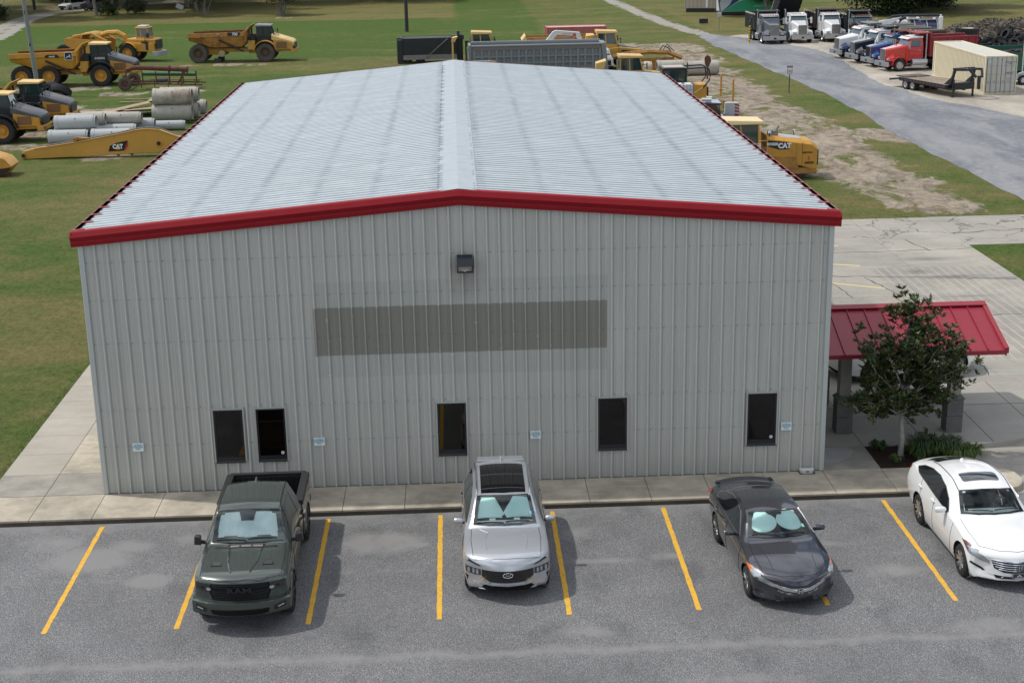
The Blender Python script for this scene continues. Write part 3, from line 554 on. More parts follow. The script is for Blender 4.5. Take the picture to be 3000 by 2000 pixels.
# gutters with straps
for side in (-1, 1):
    xo = -ox if side < 0 else W+ox; xi = xo-side*.17; z = roof_z(xi)-.02
    g = MB(); g.add([(xo,-.14,z+.03),(xo,L+.05,z+.03),(xo,L+.05,z-.05),(xo,-.14,z-.05),(xi,-.14,z-.05),(xi,L+.05,z-.05),(xi,L+.05,z-.005),(xi,-.14,z-.005)], [(0,1,2,3),(3,2,5,4),(4,5,6,7)])
    g.build('gutter', M_GUT, bld, fix=False)
    MB().box(min(xo, xo+side*.012), max(xo, xo+side*.012), -.15, L+.06, z-.14, z+.045).build('gutter_face', pm('faded_gutter_rail', (.34,.17,.16), .6), bld)
    st = MB().bar((xo+side*.0, 0, z+.06), (xi-side*.13, 0, roof_z(xi-side*.13)+.062), .085, .010).data('gutter_strap', M_REDF)
    for j in range(NR): inst('gutter_strap', st, bld, (0, .03+j*RW*.999, 0))
# rake trims front and back
def rake(yf, sgn):
    # profile in (y offset outward, dz)
    P = [(.10, .055), (.0, .05), (-.045, .03), (-.115, -.09), (-.06, -.20), (-.07, -.235), (-.055, -.33), (.0, -.335), (.03, -.33)]
    for side in (-1, 1):
        xs2 = [W/2, W/2+side*3.05, W/2+side*(W/2+ox+.02)]
        for a, c in zip(xs2, xs2[1:]):
            rings = [[(x, yf+sgn*p-.09*sgn*0, roof_z(x)+dz) for p, dz in P] for x in (a, c+side*.01)]
            MB().loft(rings, False, False).build('rake_trim', M_RED, bld, smooth=20)
        c = xs2[-1]; MB().add([(c+side*.01, yf+sgn*p, roof_z(c)+dz) for p, dz in P], [tuple(range(len(P)))]).build('rake_end', M_RED, bld)
rake(-.065, 1); rake(L+.03, -1)
# lamp
lampo = thing('wall_lamp', 'dark square wall floodlight high in the middle of the front gable', 'wall lamp', (9.25, -.035, 5.56))
MB().box(-.19, .19, -.05, .0, .02, .40).build('back_plate', pm('lamp_bronze', (.014,.017,.024), .35), lampo, bevel=.01)
MB().prism([(-.05,.38),(-.20,.34),(-.25,.15),(-.05,.15)], -.19, .19, 'yz').build('housing', pm('lamp_bronze2', (.018,.022,.032), .3), lampo, bevel=.012)
MB().prism([(-.05,.15),(-.245,.15),(-.21,.02),(-.05,.0)], -.175, .175, 'yz').build('lens', pm('lamp_lens', (.22,.21,.17), .15), lampo, bevel=.01)
MB().box(-.19, .19, -.215, -.05, -.012, .012).box(-.195, -.172, -.25, -.05, 0, .15).box(.172, .195, -.25, -.05, 0, .15).build('door_frame', pm('lamp_bronze', (0,0,0)), lampo)
for a in (-50, -25, 0, 25, 50): MB().bar((0,-.235,.03), (.12*math.sin(math.radians(a)), -.24, .03+.09*math.cos(math.radians(a))), .010).build('reflector_rib', pm('lens_rib', (.55,.53,.45), .3), lampo)
# signs
M_SG = pm('sign_white', (.80,.86,.87), .4); M_ST = pm('sign_teal', (.03,.22,.26), .4)
for (a, c, z0, z1), lb in zip([(.80,1.08,1.13,1.36), (5.33,5.61,1.13,1.35), (10.78,11.06,1.13,1.35), (17.17,17.45,1.14,1.36)], ['left of both windows', 'right of the paired windows', 'between the middle windows', 'beside the rightmost window']):
    sg = thing('parking_sign', 'small white reverse parking only sign on the wall '+lb, 'sign', ((a+c)/2, -.045, (z0+z1)/2), group='reverse parking signs on the front wall')
    w, h = (c-a)/2, (z1-z0)/2; MB().box(-w, w, -.006, .004, -h, h).build('plate', M_SG, sg, bevel=.002)
    MB().box(-w+.008, w-.008, -.0075, -.006, -h+.008, -h+.014).box(-w+.008, w-.008, -.0075, -.006, h-.014, h-.008).box(-w+.008, -w+.014, -.0075, -.006, -h+.014, h-.014).box(w-.014, w-.008, -.0075, -.006, -h+.014, h-.014).build('border', M_ST, sg)
    text('REVERSE\nPARKING\nONLY', .056, (0, -.0085, 0), (math.pi/2, 0, 0), M_ST, sg, bold=.001)
    MB().cyl((0,-.012,h-.018), (0,-.006,h-.018), .008, 8).build('bolt', M_SCREW, sg)
bx = thing('bait_station', 'small white box on the pavement against the wall corner', 'box', (17.86, -.12, 0))
MB().prism([(-.17,.06),(.17,.06),(.17,-.04),(.12,-.10),(-.12,-.10),(-.17,-.04)], .0, .08, 'xy').build('base', pm('box_white', (.52,.53,.52), .5), bx, bevel=.012)
MB().prism([(-.18,.065),(.18,.065),(.18,-.045),(.125,-.11),(-.125,-.11),(-.18,-.045)], .08, .105, 'xy').build('lid', pm('box_white2', (.62,.63,.62), .45), bx, bevel=.01)
MB().box(-.035, .035, -.105, -.098, .045, .08).build('latch', pm('latch_brown', (.12,.06,.04), .6), bx)
MB().box(-.2, .2, -.12, .07, -.0, .012).build('base_mat', pm('mat_dark', (.05,.05,.045), .9), bx)

# ================================================================ porch canopy
can = thing('entrance_canopy', 'red standing seam metal canopy on square pillars at the side entrance', 'canopy', (0, 0, 0))
M_CAN = pm('canopy_red', (.27,.013,.030), .36, dirt=(.33,.04,.06), amt=.3, scale=.8, world=True); M_CT = pm('canopy_trim_red', (.29,.025,.038), .4)
# lower edge y=1.3, upper (ridge) y=3.4 : x at the outer end
YE, ZE, YR, ZR = 2.05, 2.46, 4.0, 3.20
sl = (ZR-ZE)/(YR-YE); XE = 23.66
def cz(y): return ZE+(y-YE)*sl
MB().prism([(YE,ZE-.02),(YR,ZR-.02),(2*YR-YE,ZE-.02),(2*YR-YE,ZE-.10),(YR,ZR-.12),(YE,ZE-.10)], 18.33, XE-.03, 'yz').build('deck', pm('canopy_under', (.16,.15,.13), .8), can)
x = 18.33; k = 0
while x < XE-.05:
    x1 = min(x+.4825, XE-.04)
    for s in (0, 1):
        A = (x, YE-.03 if not s else 2*YR-YE+.03); 
        y0_, y1_ = (YE-.04, YR-.05) if not s else (2*YR-YE+.04, YR+.05); f = (lambda y: cz(y)) if not s else (lambda y: cz(2*YR-y))
        mb = MB().add([(x,y0_,f(y0_)),(x1,y0_,f(y0_)),(x1,y1_,f(y1_)),(x,y1_,f(y1_)),(x,y0_,f(y0_)+.045),(x,y1_,f(y1_)+.045),(x+.02,y1_,f(y1_)+.045),(x+.02,y0_,f(y0_)+.045),(x+.02,y0_,f(y0_)+.002),(x+.02,y1_,f(y1_)+.002)], [(0,1,2,3),(0,3,5,4),(4,5,6,7),(7,6,9,8)])
        mb.build('roof_panel', M_CAN, can)
    x = x1
for s in (-1, 1): MB().hexa([(18.33,YR,ZR+.05),(XE+.05,YR,ZR+.05),(XE+.05,YR+s*.17,ZR+.05-.17*sl),(18.33,YR+s*.17,ZR+.05-.17*sl),(18.33,YR,ZR+.075),(XE+.05,YR,ZR+.075),(XE+.05,YR+s*.17,ZR+.075-.17*sl),(18.33,YR+s*.17,ZR+.075-.17*sl)]).build('ridge_cap', M_CT, can)
for s in (0, 1):
    f = (lambda y: y) if not s else (lambda y: 2*YR-y)
    MB().hexa([(XE-.06,f(YE-.05),ZE-.10),(XE+.06,f(YE-.05),ZE-.10),(XE+.06,f(YR),ZR-.10),(XE-.06,f(YR),ZR-.10),(XE-.06,f(YE-.05),ZE+.055),(XE+.06,f(YE-.05),ZE+.055),(XE+.06,f(YR),ZR+.06),(XE-.06,f(YR),ZR+.06)]).build('rake_trim', M_CT, can)
    MB().box(18.33, XE-.06, f(YE-.05)-.01, f(YE-.05)+.01, ZE-.13, ZE-.02).build('fascia', M_CT, can)
MB().box(XE-.02, XE+.02, YE-.03, YE+.03, ZE-.17, ZE-.10).box(XE-.75, XE-.69, YE+.02, YE+.07, ZE-.20, ZE-.09).build('bracket', pm('weathered_wood', (.18,.13,.09), .8), can)
MB().box(18.33, XE-.2, 2.45, 2.7, 2.42, 2.6).box(18.33, XE-.2, 4.85, 5.1, 2.42, 2.6).build('beam', pm('beam_grey', (.12,.12,.105), .8), can)
M_PL = pm('pillar_grey', (.36,.35,.31), .85, dirt=(.12,.12,.11), amt=.3, scale=1.2, bmp=.2); M_PB = pm('pillar_base_grey', (.15,.155,.145), .85, dirt=(.05,.05,.05), amt=.4, scale=1.5, bmp=.2)
for (x, y) in [(19.53, 2.77), (22.52, 2.6), (19.5, 5.2), (22.52, 5.0)]:
    pl = MB().box(x-.155, x+.155, y-.155, y+.155, 1.06, 2.45).build('pillar', M_PL, can, bevel=.012)
    for s, zz in ((0, .0), (1, .48)): MB().box(x-.222, x+.222, y-.222, y+.222, zz+.004, zz+.472).build('base_block', M_PB, pl, bevel=.008)
    MB().box(x-.245, x+.245, y-.245, y+.245, .955, .99).hexa([(x-.245,y-.245,.99),(x+.245,y-.245,.99),(x+.245,y+.245,.99),(x-.245,y+.245,.99),(x-.16,y-.16,1.08),(x+.16,y-.16,1.08),(x+.16,y+.16,1.08),(x-.16,y+.16,1.08)]).build('cap', M_PB, pl)
    MB().box(x-.20, x+.20, y-.20, y+.20, 2.36, 2.44).build('capital', pm('capital_dark', (.07,.07,.065), .8), pl)
# ================================================================ road cars
def pchip(xs, ys, x):
    xs = np.asarray(xs, float); ys = np.asarray(ys, float); h = np.diff(xs); d = np.diff(ys)/h; m = np.zeros_like(ys); m[0] = d[0]; m[-1] = d[-1]
    for i in range(1, len(xs)-1):
        if d[i-1]*d[i] > 0: w1 = 2*h[i]+h[i-1]; w2 = h[i]+2*h[i-1]; m[i] = (w1+w2)/(w1/d[i-1]+w2/d[i])
    i = np.clip(np.searchsorted(xs, x)-1, 0, len(xs)-2); t = (x-xs[i])/h[i]
    return (2*t**3-3*t**2+1)*ys[i]+(t**3-2*t**2+t)*h[i]*m[i]+(-2*t**3+3*t**2)*ys[i+1]+(t**3-t**2)*h[i]*m[i+1]
class Body:
    """smooth vehicle shell: rows (y, zb, wl, zm, wm, zs, ws, ze, we, zt, warp)"""
    def __init__(s, rows, n=110, round_=2.0, crease=.35):
        R_ = np.array(rows, float); Y = R_[:, 0]; st = np.unique(np.round(np.concatenate([np.linspace(Y[0], Y[-1], n), np.linspace(Y[0], Y[0]+.3, 16), Y]), 4)); st = st[np.concatenate([[True], np.diff(st) > .004])]; st[-1] = Y[-1]; s.st = st
        C = [pchip(Y, R_[:, k], st) for k in range(1, 11)]
        s.rings = []
        for i, y in enumerate(st):
            zb, wl, zm, wm, zs, ws, ze, we, zt, wp = [c[i] for c in C]; pts = [(0, zb), (wl*.5, zb), (wl, zb)]
            for k in range(1, 9): t = k/8; pts.append((wl+(wm-wl)*math.sin(t*math.pi/2)**.7, zb+(zm-zb)*t))
            for k in range(1, 8): t = k/7; pts.append((wm+(ws-wm)*(1-math.cos(t*math.pi/2)), zm+(zs-zm)*t))
            for k in range(1, 9):
                t = k/8; bul = .018*math.sin(t*math.pi); pts.append((ws+(we-ws)*t**1.05+bul, zs+(ze-zs)*t))
            for k in range(1, 12):
                q = 1-k/11; pts.append((we*q, zt-(zt-ze)*abs(q)**round_))
            wmax = max(wm, .5); ring = [Vector((x, y+wp*(abs(x)/wmax)**2, z)) for x, z in pts]
            s.rings.append(ring+[Vector((-p.x, p.y, p.z)) for p in reversed(ring[1:-1])])
            if i in (0, len(st)-1): s_w = (wp, wmax, y); s.caps = getattr(s, 'caps', [])+[s_w]
        n = len(s.rings[0]); s.n = n; s.V = [p for r in s.rings for p in r]
        s.F = [(i*n+k, i*n+(k+1) % n, (i+1)*n+(k+1) % n, (i+1)*n+k) for i in range(len(st)-1) for k in range(n)]
        for (wp, wmax, y), base in zip(s.caps, (0, (len(st)-1)*n)):   # gently curved nose and tail faces
            m = 14; half = n//2; idx = []
            for k in range(half+1):
                a, b_ = base+k, base+(n-k) % n; row = [a]
                if k in (0, half): row = [a]*(m+1)
                else:
                    P = s.V[a]
                    for j in range(1, m): x = P.x*(1-2*j/m); row.append(len(s.V)); s.V.append(Vector((x, y+wp*(abs(x)/wmax)**2, P.z)))
                    row.append(b_)
                idx.append(row)
            for k in range(half):
                for j in range(m):
                    f = []; [f.append(q) for q in (idx[k][j], idx[k][j+1], idx[k+1][j+1], idx[k+1][j]) if q not in f]
                    if len(f) > 2: s.F.append(tuple(f))
        s.bvh = BVHTree.FromPolygons(s.V, s.F)
    def shell(s, name, mat, parent, wheels, cut=None, top_cut=None):
        V = [p.copy() for p in s.V]; ins = [None]*len(V)
        for i, p in enumerate(V):
            if abs(p.x) > .5 and p.z < .95:
                for yc, zc, ra in wheels:
                    d = math.hypot(p.y-yc, p.z-zc)
                    if d < ra: ins[i] = (yc, zc, ra, d)
        F = [];
        for f in s.F:
            if all(ins[i] for i in f): continue
            c = sum((V[i] for i in f), Vector())/len(f)
            if cut and cut(c): continue
            F.append(f)
        for i, q in enumerate(ins):
            if q:
                yc, zc, ra, d = q; k = ra/max(d, .05); V[i].y = yc+(V[i].y-yc)*k; V[i].z = zc+(V[i].z-zc)*k
        mb = MB(); mb.add(V, F); o = mb.build(name, mat, parent, smooth=32); return o
    def hit(s, o, d): return s.bvh.ray_cast(Vector(o), Vector(d))
    def patch(s, poly, plane, side=1, off=.004, th=.012, rings=5, step=.04, mb=None, cen=None, edge_only=0):
        """piece of skin following the shell. plane 'side': poly in (y,z); 'front': (x,z); 'rear': (x,z); 'top': (x,y)"""
        P = []
        for (a, b_) in zip(poly, poly[1:]+poly[:1]):
            d = math.hypot(b_[0]-a[0], b_[1]-a[1]); n = max(1, int(d/step)); P += [(a[0]+(b_[0]-a[0])*k/n, a[1]+(b_[1]-a[1])*k/n) for k in range(n)]
        cx, cy = cen if cen else (sum(p[0] for p in P)/len(P), sum(p[1] for p in P)/len(P)); n = len(P)
        def cast(u, w):
            if plane == 'side': r = s.hit((side*3, u, w), (-side, 0, 0))
            elif plane == 'front': r = s.hit((u, -3, w), (0, 1, 0))
            elif plane == 'rear': r = s.hit((u, 12, w), (0, -1, 0))
            else: r = s.hit((u, w, 5), (0, 0, -1))
            if r[0] is None: return None
            nr = r[1]; back = {'side': Vector((side, 0, 0)), 'front': Vector((0,-1,0)), 'rear': Vector((0,1,0)), 'top': Vector((0,0,1))}[plane]
            if nr.dot(back) < 0: nr = -nr
            return r[0], nr
        vs = []; ok = []; last = None
        for k in range(rings+1):
            t = 1-k/rings*(1 if not edge_only else edge_only)
            for (u, w) in P:
                h = cast(cx+(u-cx)*t, cy+(w-cy)*t)
                if h is None: vs.append(last if last is not None else Vector()); ok.append(last is not None)
                else: last = h[0]+h[1]*off; vs.append(last); ok.append(True)
        low = []
        for (u, w) in P:
            h = cast(u, w); low.append(h[0]-h[1]*th if h else last)
        fs = [(k*n+i, k*n+(i+1) % n, (k+1)*n+(i+1) % n, (k+1)*n+i) for k in range(rings) for i in range(n)]
        fs = [f for f in fs if all(ok[i] for i in f)]
        m = mb or MB(); b0 = len(vs); fs += [(i, b0+i, b0+(i+1) % n, (i+1) % n) for i in range(n)]
        m.add(vs+low, fs); return m
def rr(x0, x1, y0, y1, r, n=4):   # rounded rectangle outline
    out = []
    for cx, cy, a in ((x1-r, y1-r, 0), (x0+r, y1-r, 90), (x0+r, y0+r, 180), (x1-r, y0+r, 270)):
        out += [(cx+r*math.cos(math.radians(a+90*k/n)), cy+r*math.sin(math.radians(a+90*k/n))) for k in range(n+1)]
    return out
M_TYRE = pm('tyre_rubber', (.018,.018,.019), .8, dirt=(.07,.065,.06), amt=.35, scale=4); M_ALU = pm('alloy', (.55,.56,.58), .25, metal=.9); M_ALUD = pm('dark_alloy', (.03,.03,.032), .3, metal=.6)
M_BLK = pm('black_plastic', (.012,.012,.013), .45); M_GLB = pm('gloss_black', (.006,.006,.007), .12, coat=.8); M_CHR = pm('chrome', (.72,.74,.77), .08, metal=1.); M_DGL = pm('dark_glass', (.008,.010,.012), .03, coat=1., spec=.8)
M_WS = glass('windscreen', (.86,.94,.92)); M_SHD = pm('sunshade_teal', (.74,.92,.90), .35); M_SHS = pm('sunshade_silver', (.78,.84,.86), .18, metal=.85, bmp=0); M_INT = pm('cabin_dark', (.03,.03,.033), .8); M_LENS = pm('clear_lens', (.42,.46,.48), .06, metal=.5, coat=1.)
M_LDK = pm('dark_lens', (.03,.033,.036), .06, coat=1.); M_AMB = pm('amber_lens', (.75,.16,.02), .2); M_TL = pm('red_lens', (.45,.01,.01), .12, coat=1); M_UND = pm('underbody', (.008,.008,.008), .9)
def wheel(parent, x, y, z, r, w, side, spokes=5, spoke_mat=None, rim_mat=None, style='five'):
    wo_ = thing('wheel', None, None); wo_.parent = parent; wo_.location = (x, y, z)
    wo_.pop('label', None); s_ = side
    MB().lathe([(r*.62, s_*w*.5), (r*.70, s_*w*.5), (r*.93, s_*w*.46), (r*.985, s_*w*.36), (r, s_*w*.15), (r, -s_*w*.3), (r*.95, -s_*w*.46), (r*.62, -s_*w*.5)], n=36).build('tyre', M_TYRE, wo_, smooth=50)
    MB().lathe([(r*.62, s_*w*.5), (r*.66, s_*w*.48), (r*.60, s_*w*.40), (r*.58, s_*w*.05), (.02, s_*w*.02)], n=36).build('rim', rim_mat or M_ALUD, wo_, smooth=40)
    sp_ = MB(); n = spokes
    for k in range(n):
        for off in ((0,) if style == 'five' else (-.16, .16)):
            a = 2*math.pi*k/n+off; da = .9 if style == 'five' else .5
            c, sn = math.cos(a), math.sin(a); rad = Vector((0, c, sn)); tn = Vector((0, -sn, c)); xo = s_*w*.40
            p0 = Vector((xo*.9, 0, 0))+rad*r*.10; p1 = Vector((xo*1.05, 0, 0))+rad*r*.60+tn*r*(.14 if style == 'twist' else 0); hw0, hw1 = r*.055*da+.008, r*.10*da
            d = Vector((s_*.02, 0, 0)); sp_.hexa([p0-tn*hw0-d, p0+tn*hw0-d, p1+tn*hw1-d, p1-tn*hw1-d, p0-tn*hw0+d, p0+tn*hw0+d, p1+tn*hw1+d, p1-tn*hw1+d])
    sp_.cyl((s_*w*.3,0,0), (s_*w*.44,0,0), r*.14, 14); sp_.build('spokes', spoke_mat or M_ALU, wo_, bevel=.004)
    return wo_
def arches(parent, wheels, hw):
    mb = MB()
    for yc, zc, ra in wheels:
        for s_ in (-1, 1):
            n = 16; ring = [[(s_*x, yc+ra*1.01*math.cos(math.pi*k/n), zc-.05+(ra*1.01+.05)*math.sin(math.pi*k/n)) for k in range(n+1)] for x in (.45, hw-.035)]
            mb.loft(ring, False, False); mb.add(ring[0], [tuple(range(n+1))])
    mb.build('wheel_arch_liner', M_UND, parent, kind='stuff')
def cabin(car, yc, zc, w, hdr, wheelside=1, seats=True):
    """dash, steering wheel and front seats seen through the windscreen"""
    MB().box(-w, w, yc-.05, yc+.35, zc-.28, zc-.06).box(-w, w, yc+.35, yc+2.3, .35, .45).box(-w, w, yc+2.3, yc+2.35, .4, zc+.1).build('dashboard', M_INT, car, bevel=.03)
    x = wheelside*.38; v = []; st = MB(); R = .185; n = 22
    st.tube([(x+R*math.cos(2*math.pi*k/n), yc+.50+.07*math.sin(2*math.pi*k/n), zc-.02+R*math.sin(2*math.pi*k/n)) for k in range(n+1)], .016, 6).box(x-.17, x+.17, yc+.485, yc+.51, zc-.045, zc+.005).build('steering_wheel', pm('wheel_grey', (.09,.09,.095), .5), car, smooth=60)
    if seats:
        for s_ in (-1, 1): MB().hexa([(s_*.38-.24,yc+1.15,.5),(s_*.38+.24,yc+1.15,.5),(s_*.38+.24,yc+1.3,.5),(s_*.38-.24,yc+1.3,.5),(s_*.38-.2,yc+1.4,zc+.02),(s_*.38+.2,yc+1.4,zc+.02),(s_*.38+.2,yc+1.5,zc+.02),(s_*.38-.2,yc+1.5,zc+.02)]).box(s_*.38-.12, s_*.38+.12, yc+1.42, yc+1.52, zc+.04, zc+.22).box(s_*.38-.24, s_*.38+.24, yc+.75, yc+1.3, .42, .56).build('seat', pm('seat_grey', (.07,.068,.065), .8), car, bevel=.04)
def windscreen(bd, car, poly, shade=None, frit=.06):
    cx = sum(p[0] for p in poly)/len(poly); cy = sum(p[1] for p in poly)/len(poly)
    bd.patch(poly, 'top', off=.008, th=.01, rings=2, edge_only=.12).build('windscreen_frit', M_GLB, car, smooth=50)
    g = bd.patch(poly, 'top', off=.014, th=.0, rings=6).build('windscreen', M_WS, car, smooth=60); return g
def mirror(car, x, y, z, s_, paint, w=.20, h=.145, d=.12, lean=0):
    m = MB(); rings = []
    for t, k in ((0, .55), (.15, .85), (.5, 1), (.85, .95), (1, .7)):
        xx = x+s_*w*t; rings.append([(xx, y+d*.5*k*math.cos(a)+d*.1*t, z+h*.5*k*math.sin(a)+lean*t) for a in [2*math.pi*q/12 for q in range(12)]])
    o = m.loft(rings).build('mirror', paint, car, smooth=50)
    MB().bar((x-s_*.06, y+.0, z-.05), (x+s_*.06, y, z-.03), .05, .035).build('mirror_arm', M_BLK, o)
    MB().box(min(x+s_*.03, x+s_*w*.93), max(x+s_*.03, x+s_*w*.93), y+d*.5, y+d*.56, z-h*.38, z+h*.36).build('mirror_glass', M_CHR, o)
    return o
def wipers(bd, car, segs, z=.022):
    for (a, c) in segs:
        pts = []
        for k in range(7):
            u = a[0]+(c[0]-a[0])*k/6; v = a[1]+(c[1]-a[1])*k/6; h = bd.hit((u, v, 5), (0, 0, -1))
            if h[0]: pts.append(h[0]+Vector((0, -.01, z)))
        MB().tube(pts, .010, 5).build('wiper', M_BLK, car)
def line_on(bd, pts, plane, side, r, mb):   # thin seam following the shell
    out = []
    for (a, c) in zip(pts, pts[1:]):
        n = max(2, int(math.hypot(c[0]-a[0], c[1]-a[1])/.06))
        for k in range(n+(1 if (a, c) == (pts[-2], pts[-1]) else 0)):
            u = a[0]+(c[0]-a[0])*k/n; w = a[1]+(c[1]-a[1])*k/n
            h = bd.hit((side*3, u, w), (-side, 0, 0)) if plane == 'side' else (bd.hit((u, w, 5), (0, 0, -1)) if plane == 'top' else bd.hit((u, -3, w), (0, 1, 0)))
            if h[0]: out.append(h[0]+h[1].normalized()*0)
    if len(out) > 1: mb.tube(out, r, 4)
def seams(bd, car, side_lines, top_lines=()):
    mb = MB()
    for l in side_lines:
        for s_ in (-1, 1): line_on(bd, l, 'side', s_, .006, mb)
    for l in top_lines: line_on(bd, l, 'top', 1, .006, mb)
    mb.build('panel_seams', M_UND, car, kind='stuff')
def plate_box(car, y, z, txt, w=.30, h=.15, fr=M_BLK):
    p = MB().box(-w/2, w/2, y-.012, y, z-h/2, z+h/2).build('number_plate', pm('plate_dark', (.04,.045,.06), .3), car, bevel=.004)
    MB().box(-w/2, w/2, y-.016, y-.012, z+h/2-.014, z+h/2).box(-w/2, w/2, y-.016, y-.012, z-h/2, z-h/2+.014).box(-w/2, -w/2+.014, y-.016, y-.012, z-h/2, z+h/2).box(w/2-.014, w/2, y-.016, y-.012, z-h/2, z+h/2).build('plate_frame', M_CHR, p)
    MB().prism([(-.06,z-.01),(0,z+.045),(.06,z-.01),(.03,z-.01),(0,z+.015),(-.03,z-.01)], y-.015, y-.012, 'xz').build('plate_mark', pm('plate_white', (.6,.62,.65), .4), p)
    for zz in (-.03, -.052): MB().box(-.10, .10, y-.014, y-.012, z+zz-.007, z+zz+.003).build('plate_mark', pm('plate_white', (0,0,0)), p)
def honda_h(car, y, z, s, par):
    # framed H emblem
    o = MB().prism([(-.9*s,-1*s),(.9*s,-1*s),(1.15*s,1*s),(-1.15*s,1*s)], -.0, .012, 'xz').build('emblem', M_CHR, par, bevel=.004); o.location = (0, y-.012, z)
    MB().prism([(-.75*s,-.85*s),(.75*s,-.85*s),(1.0*s,.85*s),(-1.0*s,.85*s)], -.003, .0, 'xz').build('emblem_ground', M_LDK, o)
    MB().prism([(-.55*s,-.75*s),(-.25*s,-.75*s),(-.22*s,-.1*s),(.22*s,-.1*s),(.25*s,-.75*s),(.55*s,-.75*s),(.72*s,.78*s),(.42*s,.78*s),(.3*s,.2*s),(-.3*s,.2*s),(-.42*s,.78*s),(-.72*s,.78*s)], -.008, -.003, 'xz').build('emblem_letter', M_CHR, o); return o

LOTZ = -.145
